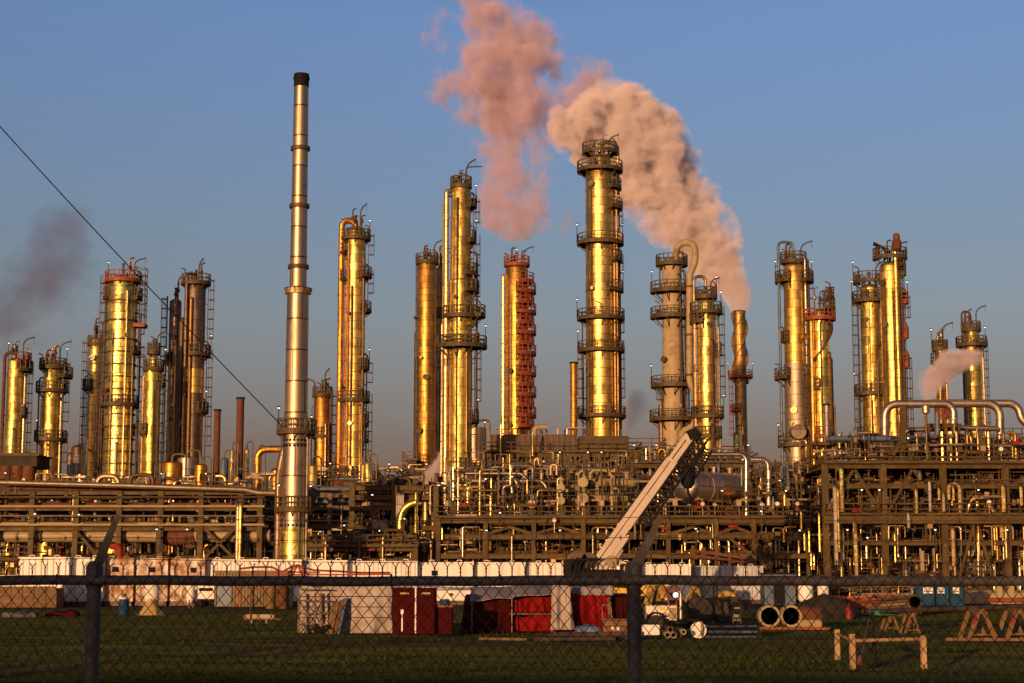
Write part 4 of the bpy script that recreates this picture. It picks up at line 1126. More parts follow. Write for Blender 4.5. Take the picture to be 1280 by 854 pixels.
def deck_piping():
    """pipes standing on the main deck: silver headers, loops and goosenecks"""
    R = random.Random(36)
    t = thing('piping_skid', 'crowded piping skid on the railed deck in front of the fin fan block', 'piping', (X(640, 640, 186), 186, dl[2] + .1))
    z0 = dl[2] + .1
    def pl(pts, d, m, Y, bend=.9):
        P = [W(a, b, Y) for a, b in pts]; MB().path([(p.x, Y, p.z) for p in P], M(d, Y) / 2, 14, bend=bend).build('pipe', K[m], t)
    pl([(582, 592), (652, 592), (657, 598)], 4.5, 'silver', 184); pl([(636, 598), (645, 600), (648, 610)], 5, 'silver', 184.5); pl([(632, 601), (678, 601), (683, 610)], 4.5, 'silver', 185)
    pl([(629, 628), (629, 607), (640, 607), (640, 616)], 3.5, 'silver', 183); pl([(580, 613), (624, 613)], 2.5, 'galv', 183)
    pl([(672, 620), (672, 613), (700, 613)], 2.6, 'pipe', 183.5); pl([(697, 640), (697, 598), (703, 598)], 3, 'pipe', 184)
    pl([(668, 594), (668, 575), (673, 572), (673, 583), (698, 583), (698, 568)], 3.4, 'pipe', 190); pl([(626, 548), (626, 530)], 2, 'clad_b', 200, .1)
    pl([(723, 640), (723, 590), (731, 588), (731, 598)], 3.4, 'beige', 183); pl([(738, 600), (738, 588), (765, 588), (765, 640)], 3.6, 'beige', 183)
    pl([(629, 590), (629, 572)], 2, 'clad_b', 192); pl([(633, 590), (633, 574)], 2, 'clad_b', 192); pl([(637, 590), (637, 568)], 2, 'clad_b', 192)
    pl([(614, 610), (614, 598)], 2.4, 'clad_b', 184); pl([(643, 648), (643, 630)], 2, 'clad_b', 181.5); pl([(590, 640), (590, 612)], 3, 'steel', 183); pl([(598, 640), (598, 596)], 3, 'steel', 184)
    risers_z(t, dx[0], X(692, 620, 186), z0, z0 + 5.5, 182, 196, R, 46); risers_z(t, X(700, 620, 190), X(800, 620, 190), z0, z0 + 6.5, 190, 196, R, 24); runs_x(t, dx[0], X(780, 620, 186), [z0 + .4, z0 + 2.2, z0 + 3.8, z0 + 5.2], 184, 196, R, 20, rmax=.26)
    valves(t, dx[0], X(692, 620, 186), [z0 + .3, z0 + 1.4, z0 + 2.6], 181.5, 192, R, 44); bits(t, dx[0], X(800, 620, 186), [z0, z0 + 2], 181, 190, R, 26)
    fine(t, dx[0], X(800, 620, 186), z0, z0 + 6.0, 181, 194, R, 300); fine(t, dx[0], X(800, 620, 186), z0, z0 + 6.5, 186, 196, R, 220, 'pipe')
    lights(t, [W(p, y, 183) for p, y in ((607, 625), (553, 630), (640, 622), (700, 640))])
deck_piping()
def deck_piping_far():
    R = random.Random(37); z0 = dl[2] + .1
    t = thing('piping_skid', 'smaller piping skid on the deck beside the big drum and bent silver pipes', 'piping', (X(965, 640, 186), 186, z0))
    risers_z(t, X(800, 620, 184), X(850, 620, 184), z0, z0 + 5, 183, 196, R, 16); risers_z(t, X(925, 620, 184), dx[-1], z0, z0 + 5.5, 183, 196, R, 30)
    valves(t, X(800, 620, 186), dx[-1], [z0 + .3, z0 + 1.4], 181, 184, R, 22); bits(t, X(800, 620, 186), dx[-1], [z0], 180.6, 184, R, 16)
    runs_x(t, X(925, 620, 190), dx[-1], [z0 + 1, z0 + 3, z0 + 5], 186, 196, R, 10)
    fine(t, X(930, 620, 184), dx[-1], z0, z0 + 5.5, 181, 196, R, 200); lights(t, [W(975, 627, 182), W(983, 640, 182), W(903, 640, 181)])
    for (a, b, c, m, Y, d) in ((895, 566, 931, 'silver', 184, 8), ):
        pass
    def pl(pts, d, m, Y, bend=1.2):
        P = [W(a, b, Y) for a, b in pts]; MB().path([(p.x, Y, p.z) for p in P], M(d, Y) / 2, 16, bend=bend, seg=6).build('pipe', K[m], t)
    pl([(880, 568), (928, 568), (933, 574), (933, 645)], 6, 'silver', 183.2); pl([(938, 575), (956, 575), (961, 582), (961, 634)], 8, 'silver', 183.6)
deck_piping_far()

# exchangers, their round ends to the camera
def ex(label, p0, y, p1, d, Y, m, **k):
    a = W(p0, y, Y); b = W(p1, y, Y + .8)
    h_drum('heat_exchanger', label, (a.x, Y, a.z), (b.x, Y + .8, a.z), M(d, Y) / 2, m, cat='exchanger', head='flange', **k)
BG = K['beige']
zd = dl[2] + .1
ex('beige exchanger, upper of the larger stacked pair at the tall bent pipes', 737, 603, 795, 11, 185, BG, zg=Z(617, 185), nozz=3)
ex('beige exchanger, lower of the larger stacked pair at the tall bent pipes', 737, 623, 784, 11, 185, BG, zg=zd)
def ex_end(label, px, y, d, Y, L, zg):
    a = W(px, y, Y)
    h_drum('heat_exchanger', label, (a.x, Y, a.z), (a.x + .5, Y + L, a.z), M(d, Y) / 2, BG, cat='exchanger', head='flange', zg=zg, end_m=K['beige'])
ex_end('beige exchanger facing out, upper drum of the bigger round ended pair', 729, 603, 10.5, 182.6, 6, Z(614, 183))
ex_end('beige exchanger facing out, lower drum of the bigger round ended pair', 729, 623, 10.5, 182.6, 6, zd)
ex_end('beige exchanger facing out, upper drum of the smaller round ended pair', 701, 610, 8.5, 183, 5, Z(619, 183))
ex_end('beige exchanger facing out, lower drum of the smaller round ended pair', 701, 626, 8.5, 183, 5, zd)
ex_end('lone small beige exchanger with a round end, low on the crowded skid', 665, 630, 9, 183, 4, zd)
ex('beige exchanger lying behind the smaller round ended pair, upper one', 707, 610, 727, 9, 186, BG, zg=Z(618, 186), nozz=1)
ex('beige exchanger lying behind the smaller round ended pair, lower one', 707, 627, 727, 9, 186, BG, zg=zd, nozz=1)

# the big drum with a shining domed end
def big_drum():
    Y = 182.2
    a = W(858, 609, Y); b = W(925, 612, Y + 6)
    t = h_drum('horizontal_drum', 'big dull brown lying drum with a shining domed end behind the crane hook', (a.x, Y, a.z), (b.x, Y + 5.5, a.z), M(39, Y) / 2, K['clad_g'], zg=zd, nozz=3)
    d = (Vector((b.x, Y + 5.5, a.z)) - Vector((a.x, Y, a.z))).normalized(); r = M(39, Y) / 2 + .03
    u = d.cross(Vector((0, 0, 1))).normalized(); w_ = u.cross(d); vs_ = []; n = 36
    ks = (0, .1, .2, .35, .5, .65, .8, .92, 1)
    for k in ks:
        for i in range(n):
            q = 2 * PI * i / n; rr = max(.02, r * math.sin(k * PI / 2))
            vs_.append(a - d * (r * .6 * math.cos(k * PI / 2)) + u * (rr * math.cos(q)) + w_ * (rr * math.sin(q)))
    MB().add(vs_, [(i*n+k, i*n+(k+1) % n, (i+1)*n+(k+1) % n, (i+1)*n+k) for i in range(len(ks)-1) for k in range(n)], True).build('domed_end', K['silver'], t)
big_drum()
v_drum('vertical_drum', 'small bright gold upright drum under the little steam vent', 531, 651, 680, 12, 186, K['clad_b'], zb=0)
v_drum('vertical_drum', 'stout gold drum standing below the deck under the brightest column', 585, 656, 690, 20, 190, K['clad_o'], zb=0, dome=.2)
v_drum('vertical_drum', 'slim gold bottle shaped drum in the dark bay under the deck', 613, 664, 682, 5, 182, K['clad_b'], zb=0)

# ---------------------------------------------------------------- fin fan block
def fin_fan():
    Y0, Y1 = 212, 226
    xs = [X(p, 580, Y0) for p in (605, 640, 675, 705, 735, 772, 800)]
    lv = [Z(y, Y0) for y in (640, 610, 588, 566)]
    t = frame('fin_fan_block', 'raised fin fan cooler block with a solid brown box top and railed walkway', 'cooler', xs, lv, Y0, Y1, S, cw=.45, decks=(3,), rails=(3,), beam_h=.5,
              braces=[(xs[i] + .2, lv[2], xs[i+1] - .2, lv[3] - .5) for i in range(0, 6, 2)] + [(xs[i+1] - .2, lv[2], xs[i+2] - .2, lv[3] - .5) for i in range(0, 4, 2)])
    mb = MB().box((X(612, 550, 214), 214, Z(566, 212) + .5), (X(722, 550, 214), 225, Z(543, 214)))
    for i in range(16):
        x = X(613 + i * 7, 550, 214); mb.box((x, 213.85, Z(563, 212)), (x + .15, 213.99, Z(544, 214)))
    mb.build('cooler_box', K['steel_dark'], t)
    MB().box((X(724, 556, 212.6), 212.6, Z(572, 212)), (X(786, 556, 212.6), 223, Z(545, 212.6))).build('cooler_box', K['steel'], t)
    for i in range(5):
        x = X(622 + i * 22, 550, 219); z = Z(566, 212) - .6
        mb = MB().lathe([(1.1, -.7), (1.25, 0), (1.05, 0), (.95, -.7)], (x, 216, z), 16); mb.bar((x - 1, 216, z - .3), (x + 1, 216, z - .3), .12)
        mb.build('fan_ring', K['galv'], t)
    R = random.Random(41)
    risers_z(t, xs[0], xs[-1], lv[0], lv[2], Y0 - .6, Y1, R, 44); runs_x(t, xs[0], xs[-1], lv[:3], Y0, Y1, R, 30); valves(t, xs[0], xs[-1], lv[1:3], Y0 - .8, Y0 + 4, R, 26)
    risers_z(t, X(612, 550, 214), X(720, 550, 214), Z(545, 214), Z(533, 214), 215, 222, R, 12, rmax=.14)
    P = [W(668, 545, 214), W(668, 534, 214), W(684, 534, 214)]
    MB().path([(p.x, 214, p.z) for p in P], .36, 12, bend=.9).build('pipe', K['beige'], t)
    for p in (607, 666): MB().tube((X(626 if p == 607 else p, 560, 211), 211, Z(570, 211)), (X(626 if p == 607 else p, 560, 211), 211, Z(541, 211)), .13, 8).build('pipe', K['clad_b'], t)
    fine(t, xs[0], xs[-1], lv[0], lv[3] - .5, Y0 - .7, Y1 - 4, R, 300); lights(t, [W(628, 566, 211), W(700, 588, 211), W(735, 588, 211), W(752, 588, 211), W(606, 550, 214)])
fin_fan()
def cage_frame():
    Y0, Y1 = 216, 224
    xs = [X(p, 570, Y0) for p in (780, 795, 812, 830)]
    t = frame('steel_structure', 'skeletal scaffold frame between the brown cooler box and the pale column', 'steel frame', xs, [Z(y, Y0) for y in (640, 600, 580, 561)], Y0, Y1, DK, cw=.3, rails=(3,), beam_h=.3)
    R = random.Random(42); risers_z(t, xs[0], xs[-1], 5, Z(562, Y0), Y0 - .3, Y1, R, 30); runs_x(t, xs[0], xs[-1], [Z(640, Y0), Z(620, Y0), Z(600, Y0)], Y0, Y1, R, 14)
cage_frame()

# ---------------------------------------------------------------- right hand multi storey steel
def right_block():
    Y0, Y1 = 176, 194
    px = [1032, 1105, 1180, 1258, 1336]
    xs = [X(p, 640, Y0) for p in px]
    lv = [Z(y, Y0) for y in (676, 645, 605, 580)]
    br = []
    for i in range(3):
        xm = (xs[i] + xs[i+1]) / 2
        if i < 2: br += [(xs[i] + .3, lv[1] + .2, xm - .1, lv[3] - .6), (xs[i+1] - .3, lv[1] + .2, xm + .1, lv[3] - .6)]
        if i == 2: br += [(xs[i] + .5, .1, xm - .2, lv[1] - 1.0), (xs[i+1] - .9, .1, xm + .2, lv[1] - 1.0)]
    t = frame('steel_structure', 'tallest braced steel structure, three storeys, under the silver overhead pipes', 'steel frame', xs, lv, Y0, Y1, S, cw=.6, decks=(3,), rails=(1, 3), braces=br, beam_h=.45)
    MB().box((xs[0] - .4, Y0 - 1.1, Z(655, Y0)), (xs[-1], Y0 - .62, Z(645.5, Y0))).build('girder', S, t)
    R = random.Random(51)
    runs_x(t, xs[0], xs[-1], [1.2, 2.6, 4] + lv[:3], Y0 + .6, Y1, R, 40, mats=['steel', 'steel', 'rust', 'galv', 'steel_dark', 'pipe'], rmax=.4)
    risers_z(t, xs[0], xs[-1], .2, lv[2], Y0 - .5, Y1 - 5, R, 50, rmax=.26); risers_z(t, xs[0], xs[-1], .2, lv[1] - 1, Y0 - .8, Y0 + 2, R, 48, rmax=.12, mats=['silver', 'galv', 'pipe', 'clad', 'beige'])
    valves(t, xs[0], xs[-1], lv[:3] + [.6], Y0 - .3, Y1 - 9, R, 46); bits(t, xs[0], xs[-1], lv[:3] + [.1], Y0 - .8, Y1 - 9, R, 34)
    stair(t, (X(1192, 620, 178), 178, lv[1] + .1), (X(1222, 620, 178), 178, lv[2] + .1), 1.1, S)
    stair(t, (X(1226, 600, 179), 179, lv[2] + .1), (X(1250, 600, 179), 179, lv[3] + .1), 1.1, S)
    for p, ya, yb, e in ((1046, 706, 608, 'silver'), (1048.5, 690, 610, 'clad_b'), (1053, 640, 585, 'clad_b'), (1070, 700, 650, 'clad_b'), (1071, 720, 680, 'pipe'), (1146, 642, 610, 'clad_b'), (1163, 640, 600, 'silver'), (1174, 625, 608, 'clad_b'), (1192, 626, 606, 'clad_b'), (1255, 640, 606, 'clad_b'), (1277, 632, 606, 'clad_b'), (1180, 640, 615, 'pipe'), (1150, 600, 590, 'galv'), (1253, 672, 656, 'clad_b'), (1136, 660, 640, 'silver'), (1193, 720, 660, 'pipe')):
        x = X(p, ya, 175); MB().path([(x, 175, Z(ya, 175)), (x, 175, Z(yb, 175)), (x, 177, Z(yb, 175))], R.uniform(.14, .26), 10, bend=.4).build('pipe', K[e], t)
    fine(t, xs[0], xs[-1], .3, lv[3] - .6, Y0 - .7, Y1 - 8, R, 420); fine(t, xs[0], xs[-1], .3, lv[3] - .6, Y0 - .5, Y1 - 8, R, 260, 'pipe'); fine(t, xs[0], xs[-1], .3, lv[3] - .6, Y0, Y1 - 4, R, 140, 'rust')
    lights(t, [W(p, y, 174.8) for p, y in ((1078, 640), (1100, 640), (1136, 575), (1224, 640), (1260, 690), (1170, 690), (1060, 690), (1085, 700))])
    # upper A frame and penthouse posts
    for a, b in (((1128, 578), (1128, 508)), ((1109, 576), (1126, 552)), ((1148, 576), (1131, 552))):
        p, q = W(*a, 178), W(*b, 178); MB().ibeam((p.x, 178, p.z), (q.x, 178, q.z), .5, .5).build('brace', S, t)
    for p in (1161, 1172, 1183, 1192, 1199):
        MB().ibeam((X(p, 560, 180), 180, lv[3]), (X(p, 560, 180), 180, Z(532, 180)), .3, .3).build('column', S, t)
    MB().ibeam((X(1158, 532, 180), 180, Z(532, 180)), (X(1202, 532, 180), 180, Z(532, 180)), .35, .4).build('beam', S, t)
    for p, e in ((1178, 'clad_b'), (1189, 'clad_b'), (1196, 'pipe'), (1236, 'pipe')): 
        MB().tube((X(p, 560, 178.5), 178.5, lv[3] + .1), (X(p, 560, 178.5), 178.5, Z(540, 178.5)), .17, 8).build('pipe', K[e], t)
    MB().rail([(X(p, 560, 179), 179, Z(549, 179)) for p in (1256, 1300)], step=1.0).build('railing', S, t)
    return xs, lv
rx, rl = right_block()

def rtop_skid():
    R = random.Random(52); z0 = rl[3] + .1
    t = thing('piping_skid', 'cluttered deck piping on top of the tallest steel structure', 'piping', (X(1150, 570, 182), 182, z0))
    risers_z(t, rx[0], rx[-1], z0, z0 + 3.2, 177, 192, R, 60, rmax=.16); valves(t, rx[0], rx[-1], [z0 + .2, z0 + .9], 176, 186, R, 36); bits(t, rx[0], rx[-1], [z0], 175.6, 184, R, 30)
    runs_x(t, rx[0], rx[-1], [z0 + .3, z0 + 1.2, z0 + 2.4], 178, 192, R, 14); fine(t, rx[0], rx[-1], z0, z0 + 3, 175.6, 190, R, 260)
rtop_skid()

def overhead_pipes():
    z0 = rl[3] + .1; zs_ = Z(556, 182)
    def big(label, pts, d, Y, zg=None):
        P = [W(a, b, Y) for a, b in pts]
        t = thing('overhead_pipe', label, 'pipe', (P[0].x, Y, z0)); r = M(d, Y) / 2
        P = [(p.x, Y, p.z) for p in P]
        MB().path(P, r, 22, bend=r * 3.2, seg=8).build('pipe', K['silver'], t)
        for p, up in ((P[0], 1), (P[-1], 1)):
            MB().lathe([(r + .005, 0), (r + .2, 0), (r + .2, .22), (r + .005, .22)], p, 20).build('flange', S, t)
        return t
    big('first silver overhead pipe, arching up from the small brown drum', [(1106, 553), (1106, 505), (1192, 505), (1192, 530), (1190, 536)], 10, 181)
    big('second silver overhead pipe, its bend dropping into the far brown drum', [(1160, 504.5), (1250, 504.5), (1250, 552)], 10.5, 184)
    big('third silver overhead pipe, its bend cut by the edge of the picture', [(1232, 504.5), (1273, 504.5), (1277, 530), (1310, 536)], 10, 188)
    t = thing('overhead_pipe', 'lower dark silver pipe running level under the overhead bends', 'pipe', (X(1180, 535, 183), 183, z0))
    P = [W(1128, 548, 183), W(1132, 538, 183), W(1195, 535, 183), W(1248, 536, 183)]
    MB().path([(p.x, 183, p.z) for p in P], M(7, 183) / 2, 18, bend=1).build('pipe', K['silver'], t)
    for p in (1140, 1225): MB().cbox((X(p, 545, 183), 183, z0), .4, .4, Z(539, 183) - z0).build('support', S, t)
    a, b = W(1088, 559, 181), W(1150, 559, 181)
    h_drum('horizontal_drum', 'small brown lying drum where the first silver overhead pipe starts', (a.x, 181, a.z), (b.x, 181, b.z), M(16, 181) / 2, K['clad_d'], zg=z0, nozz=1)
    a, b = W(1200, 556, 184), W(1258, 556, 184)
    h_drum('horizontal_drum', 'small brown lying drum where the second silver overhead pipe ends', (a.x, 184, a.z), (b.x, 184, b.z), M(17, 184) / 2, K['clad_d'], zg=z0, nozz=1)
    # steam nozzle
    t = thing('steam_vent', 'thin vent pipe puffing steam above the silver overhead pipes', 'vent', (X(1158, 540, 177), 177, z0))
    MB().tube((X(1158, 540, 177), 177, z0), (X(1158, 540, 177), 177, Z(516, 177)), .14, 8).build('pipe', DK, t)
    MB().lathe([(.15, Z(518, 177)), (.42, Z(516, 177)), (.42, Z(508, 177)), (.25, Z(507, 177))], (X(1158, 540, 177), 177, 0), 12).build('nozzle', K['pipe'], t)
    t = thing('steam_vent', 'short vent pipe puffing steam above the small bright upright drum', 'vent', (X(531.5, 640, 184), 184, Z(640, 184)))
    MB().tube((X(531.5, 640, 184), 184, Z(652, 184)), (X(531.5, 640, 184), 184, Z(628, 184)), .3, 10).build('pipe', K['pipe'], t)
overhead_pipes()
def big_tank(label, p0, p1, yt, Y, m):
    x0, x1 = X(p0, 700, Y), X(p1, 700, Y); r = (x1 - x0) / 2
    t = thing('storage_tank', label, 'tank', ((x0 + x1) / 2, Y + r, 0))
    zt = Z(yt, Y)
    MB().lathe([(r, 0), (r, zt), (r + .08, zt), (r + .08, zt + .12), (r * .5, zt + .5), (.02, zt + .7)], ((x0 + x1) / 2, Y + r, 0), 48).build('shell', m, t)
    MB().rail([((x0 + x1) / 2 + r * .98 * math.cos(a), Y + r + r * .98 * math.sin(a), zt + .15) for a in [PI + PI * k / 12 for k in range(13)]], step=1.5).build('railing', S, t)
big_tank('low ochre tank standing inside the ground bay with the A shaped brace', 1188, 1256, 678, 181, K['beige'])
big_tank('low ochre tank at the very edge, beyond the A shaped brace', 1261, 1330, 676, 181, K['beige'])

def link_rack():
    Y0, Y1 = 192, 206
    xs = [X(p, 620, Y0) for p in (938, 972, 1019)]
    lv = [Z(y, Y0) for y in (690, 660, 640, 625, 612, 600)]
    t = frame('steel_structure', 'stacked pipe frame in the gap between the big drum deck and tallest structure', 'steel frame', xs, lv, Y0, Y1, S, cw=.6, beam_h=.55, rails=(5,))
    R = random.Random(53)
    runs_x(t, xs[0], xs[-1], lv, Y0, Y1, R, 44, mats=['steel', 'steel', 'rust', 'steel_dark', 'beige'], rmax=.45); risers_z(t, xs[0], xs[-1], 1, lv[5] + 1.5, Y0 - .8, Y1, R, 40); valves(t, xs[0], xs[-1], lv, Y0, Y1 - 6, R, 20)
    for p, ya, yb in ((1002, 662, 638), (1006, 688, 664), (1012, 690, 662), (1014.5, 712, 690), (1018, 712, 690), (1025, 690, 640), (981, 632, 616)):
        x = X(p, ya, 177); MB().path([(x, 177, Z(ya, 177)), (x, 177, Z(yb, 177)), (x, 180, Z(yb, 177))], .13, 8, bend=.3).build('pipe', K['clad_b'], t)
link_rack()
def slope_truss():
    """rusty ladder truss lying at a slant below the deck"""
    Y = 177
    t = thing('rusty_truss', 'rusty steel ladder frame leaning under the deck just behind the end tank', 'truss', (X(900, 700, Y), Y, 0))
    for p0, p1 in (((866, 700), (866, 682)), ((880, 702), (880, 684)), ((895, 702), (895, 688)), ((912, 704), (912, 690)), ((926, 706), (926, 692)), ((938, 706), (938, 694))):
        a, b = W(*p0, Y), W(*p1, Y); MB().bar((a.x, Y, 0), (b.x, Y, b.z), .28).build('post', K['rust'], t)
    a, b = W(862, 688, Y), W(942, 699, Y); MB().bar((a.x, Y - .2, a.z), (b.x, Y - .2, b.z), .3).build('beam', K['rust'], t)
    a, b = W(862, 694, Y), W(942, 704, Y); MB().bar((a.x, Y - .2, a.z), (b.x, Y - .2, b.z), .22).build('beam', K['rust'], t)
    a, b = W(905, 668, Y), W(932, 690, Y); MB().bar((a.x, Y - .5, a.z), (b.x, Y - .5, b.z), .25).build('brace', K['steel'], t)
slope_truss()

# ---------------------------------------------------------------- second line of plant, seen over and between the racks
def back_rack(label, p0, p1, n, ys, Y0, Y1, seed, m, npipe=40, nris=40, mats=PM):
    xs = [X(p0 + (p1 - p0) * i / n, 620, Y0) for i in range(n + 1)]
    lv = [Z(y, Y0) for y in ys]
    t = frame('pipe_rack', label, 'pipe rack', xs, lv, Y0, Y1, m, cw=.4, rails=(len(ys) - 1,), beam_h=.45)
    R = random.Random(seed)
    runs_x(t, xs[0], xs[-1], lv, Y0, Y1, R, npipe, mats=mats, rmax=.42); risers_z(t, xs[0], xs[-1], lv[0], lv[-1] + 2.2, Y0 - .5, Y1, R, nris, rmax=.24); valves(t, xs[0], xs[-1], lv, Y0, Y1 - 4, R, 22); bits(t, xs[0], xs[-1], lv, Y0 - .4, Y1 - 4, R, 14); fine(t, xs[0], xs[-1], lv[0], lv[-1] + 1.6, Y0 - .6, Y1 - 2, R, 160)
    Rl = random.Random(seed + 100)
    lights(t, [(Rl.uniform(xs[0], xs[-1]), Y0 - .5, Rl.choice(lv)) for _ in range(6)])
back_rack('back row pipe rack behind the long low rack, under the short gold columns', -40, 165, 5, (668, 648, 632, 614), 214, 224, 61, S)
back_rack('back row pipe rack behind the long low rack, at the grey drums and rusty flues', 170, 345, 5, (668, 648, 632, 615), 212, 220, 62, DK, mats=['steel', 'rust', 'steel_dark', 'bluegrey', 'galv', 'beige'])
back_rack('back row pipe rack right behind the bluish shadowed rack', 345, 470, 4, (668, 640, 618, 602), 216, 226, 63, S, mats=['bluegrey', 'steel', 'rust', 'beige'])
back_rack('back row pipe rack behind the tall olive frame and bronze column', 470, 606, 4, (668, 640, 620, 602), 222, 232, 64, DK)
back_rack('back row pipe rack behind the big drum, below the pale column', 790, 945, 5, (650, 620, 598, 580), 206, 214, 65, S)
back_rack('back row pipe rack behind the tallest structure, between its bays', 1010, 1330, 7, (700, 668, 640, 612), 206, 216, 66, DK, npipe=56)
back_rack('far pipe rack deep in the plant behind the fin fan block', 600, 800, 6, (660, 630, 606, 590), 236, 244, 67, DK)

def shed(label, p0, p1, yt, Y, dpt, m):  # added backdrop; its dark walls replace the shade between front structures
    x0, x1 = X(p0, 650, Y), X(p1, 650, Y); zt = Z(yt, Y)
    t = thing('backdrop_building', label, 'building', ((x0 + x1) / 2, Y + dpt / 2, 0))
    mb = MB().box((x0, Y, 0), (x1, Y + dpt, zt))
    n = int((x1 - x0) / .9)
    for i in range(n): x = x0 + (i + .3) * (x1 - x0) / n; mb.box((x, Y - .12, .05), (x + .35, Y - .01, zt - .1))
    mb.build('wall', m, t)
    MB().add([(x0 - .5, Y - .5, zt + .01), (x1 + .5, Y - .5, zt + .01), (x1 + .5, Y + dpt + .5, zt + .01), (x0 - .5, Y + dpt + .5, zt + .01), (x0 - .5, Y + dpt/2, zt + 1.2), (x1 + .5, Y + dpt/2, zt + 1.2)],
             [(0, 1, 5, 4), (2, 3, 4, 5), (0, 4, 3), (1, 2, 5), (3, 2, 1, 0)]).build('roof', K['steel_dark'], t)
    for i in range(max(2, int((x1 - x0) / 9))):
        x = x0 + 3 + i * 9
        if x + 3 < x1: MB().box((x, Y - .2, .1), (x + 3, Y - .125, 4)).build('door', K['steel_dark'], t)
shed('long added backdrop building, walls darkened as gap shade, far behind the long low pipe rack', -60, 200, 622, 262, 20, K['darkgap'])
shed('long added backdrop building, walls darkened as gap shade, far behind the chimney foot and bluish rack', 205, 470, 618, 268, 20, K['darkgap'])
shed('long added backdrop building, walls darkened as gap shade, far behind the main deck and fin fan block', 478, 800, 604, 272, 20, K['darkgap'])
shed('long added backdrop building, walls darkened as gap shade, far behind the big drum and pale column', 806, 1010, 600, 272, 20, K['darkgap'])
shed('long added backdrop building, walls darkened as gap shade, far behind the tallest steel structure', 1016, 1380, 606, 264, 20, K['darkgap'])

# drums and small vessels standing in the second line
v_drum('vertical_drum', 'black capped dark drum, gold on its sunny side, beside the slender dull column', 97, 556, 610, 15, 226, K['clad_d'], zb=0)
v_drum('vertical_drum', 'narrow dark drum tucked beside the black capped drum', 88, 566, 610, 9, 229, K['clad_d'], zb=0)
v_drum('vertical_drum', 'squat gold jacketed drum below the narrow black column', 215, 577, 610, 26, 215, K['clad_o'], zb=0, dome=.2)
v_drum('vertical_drum', 'squat gold jacketed drum below the dark tower', 251, 580, 610, 16, 213, K['clad_o'], zb=0, dome=.3)
v_drum('vertical_drum', 'broad plain grey drum between the two squat gold jacketed drums', 234, 572, 610, 24, 222, K['clad_g'], zb=0, dome=.1)
v_drum('vertical_drum', 'blue painted upright drum between the two rusty flues', 280, 572, 610, 11, 220, K['bluegrey'], zb=0)
v_drum('vertical_drum', 'tall slim silver drum beside the taller rusty flue, nearer one', 290, 562, 610, 6, 218, K['clad'], zb=0)
v_drum('vertical_drum', 'tall slim silver drum beside the taller rusty flue, slightly behind', 308, 561, 610, 7, 221, K['clad'], zb=0)
v_drum('vertical_drum', 'small gold drum with curled pipes between the flues and the tall chimney', 323, 566, 612, 8, 214, K['clad_b'], zb=0)
v_drum('vertical_drum', 'domed gold drum just beside the tall chimney, sunlit', 345, 585, 616, 13, 212, K['clad_o'], zb=0)
v_drum('vertical_drum', 'domed gold drum just past the tall chimney, half hidden by it', 391, 580, 618, 12, 214, K['clad'], zb=0)
v_drum('vertical_drum', 'bright gold drum with a little railed top at the foot of the gooseneck column', 461, 577, 606, 11, 213, K['clad_b'], zb=0)
v_drum('vertical_drum', 'rounder gold drum beside the bright little railed drum', 454, 579, 606, 8, 215, K['clad'], zb=0)
v_drum('vertical_drum', 'gold drum below the brown spiral fin stack', 921, 540, 590, 9, 240, K['clad_b'], zb=0)
def white_sphere_tank():
    Y = 232; t = v_drum('vertical_drum', 'pale grey round tank behind the brightest column under the cooler walkway', 593, 534, 600, 30, Y, K['clad_g'], zb=0, dome=.1)
white_sphere_tank()
# panel house on the left and a high pipe bridge
def panel_house():
    Y = 216; x0, x1 = X(-30, 580, Y), X(46, 580, Y)
    t = thing('panel_house', 'boxy dusty panel house on stilts below the short gold columns', 'building', ((x0+x1)/2, Y + 3, 0))
    MB().box((x0, Y, Z(584, Y)), (x1, Y + 6, Z(570, Y))).build('wall', K['darkgap'], t)
    MB().box((x0 - .3, Y - .3, Z(570, Y) + .01), (x1 + .3, Y + 6.3, Z(568, Y))).build('roof', S, t)
    for i in range(5): MB().ibeam((x0 + .3 + i * (x1 - x0 - .6) / 4, Y + .3, 0), (x0 + .3 + i * (x1 - x0 - .6) / 4, Y + .3, Z(584, Y)), .4, .4).build('column', DK, t)
    MB().rail([(x0, Y - .2, Z(568, Y)), (x1, Y - .2, Z(568, Y))], step=1.6).build('railing', S, t)
    for i in range(3):
        p = W(8 + i * 14, 595, Y - .5); MB().tube((p.x, Y - .5, p.z - 1), (p.x, Y - .5, p.z + 1.2), .8, 14).build('drum', K['rust'], t)
panel_house()
P = [W(326, 566, 205), W(322, 562, 205), W(352, 561.5, 205)]
tag(MB().path([(W(322, 600, 205).x, 205, Z(610, 205)), (P[1].x, 205, P[1].z), (P[2].x, 205, P[2].z)], .42, 14, bend=1.0).build('cross_pipe', K['clad_o']), 'gold cross pipe joining the tall chimney to the small curled pipe drum', 'pipe')
def stair_tower():
    Y = 238; x0, x1 = X(505, 590, Y), X(519, 590, Y)
    t = frame('stair_tower', 'small dark stair tower against the sky beside the bronze column', 'stair tower', [x0, x1], [Z(y, Y) for y in (620, 603, 592, 576)], Y, Y + 4, DK, cw=.25, decks=(2, 3), rails=(1, 2, 3), beam_h=.3)
    stair(t, (x0, Y - .4, Z(603, Y)), (x1, Y - .4, Z(592, Y)), .8, DK); stair(t, (x1, Y - .4, Z(592, Y)), (x0, Y - .4, Z(576, Y)), .8, DK)
stair_tower()
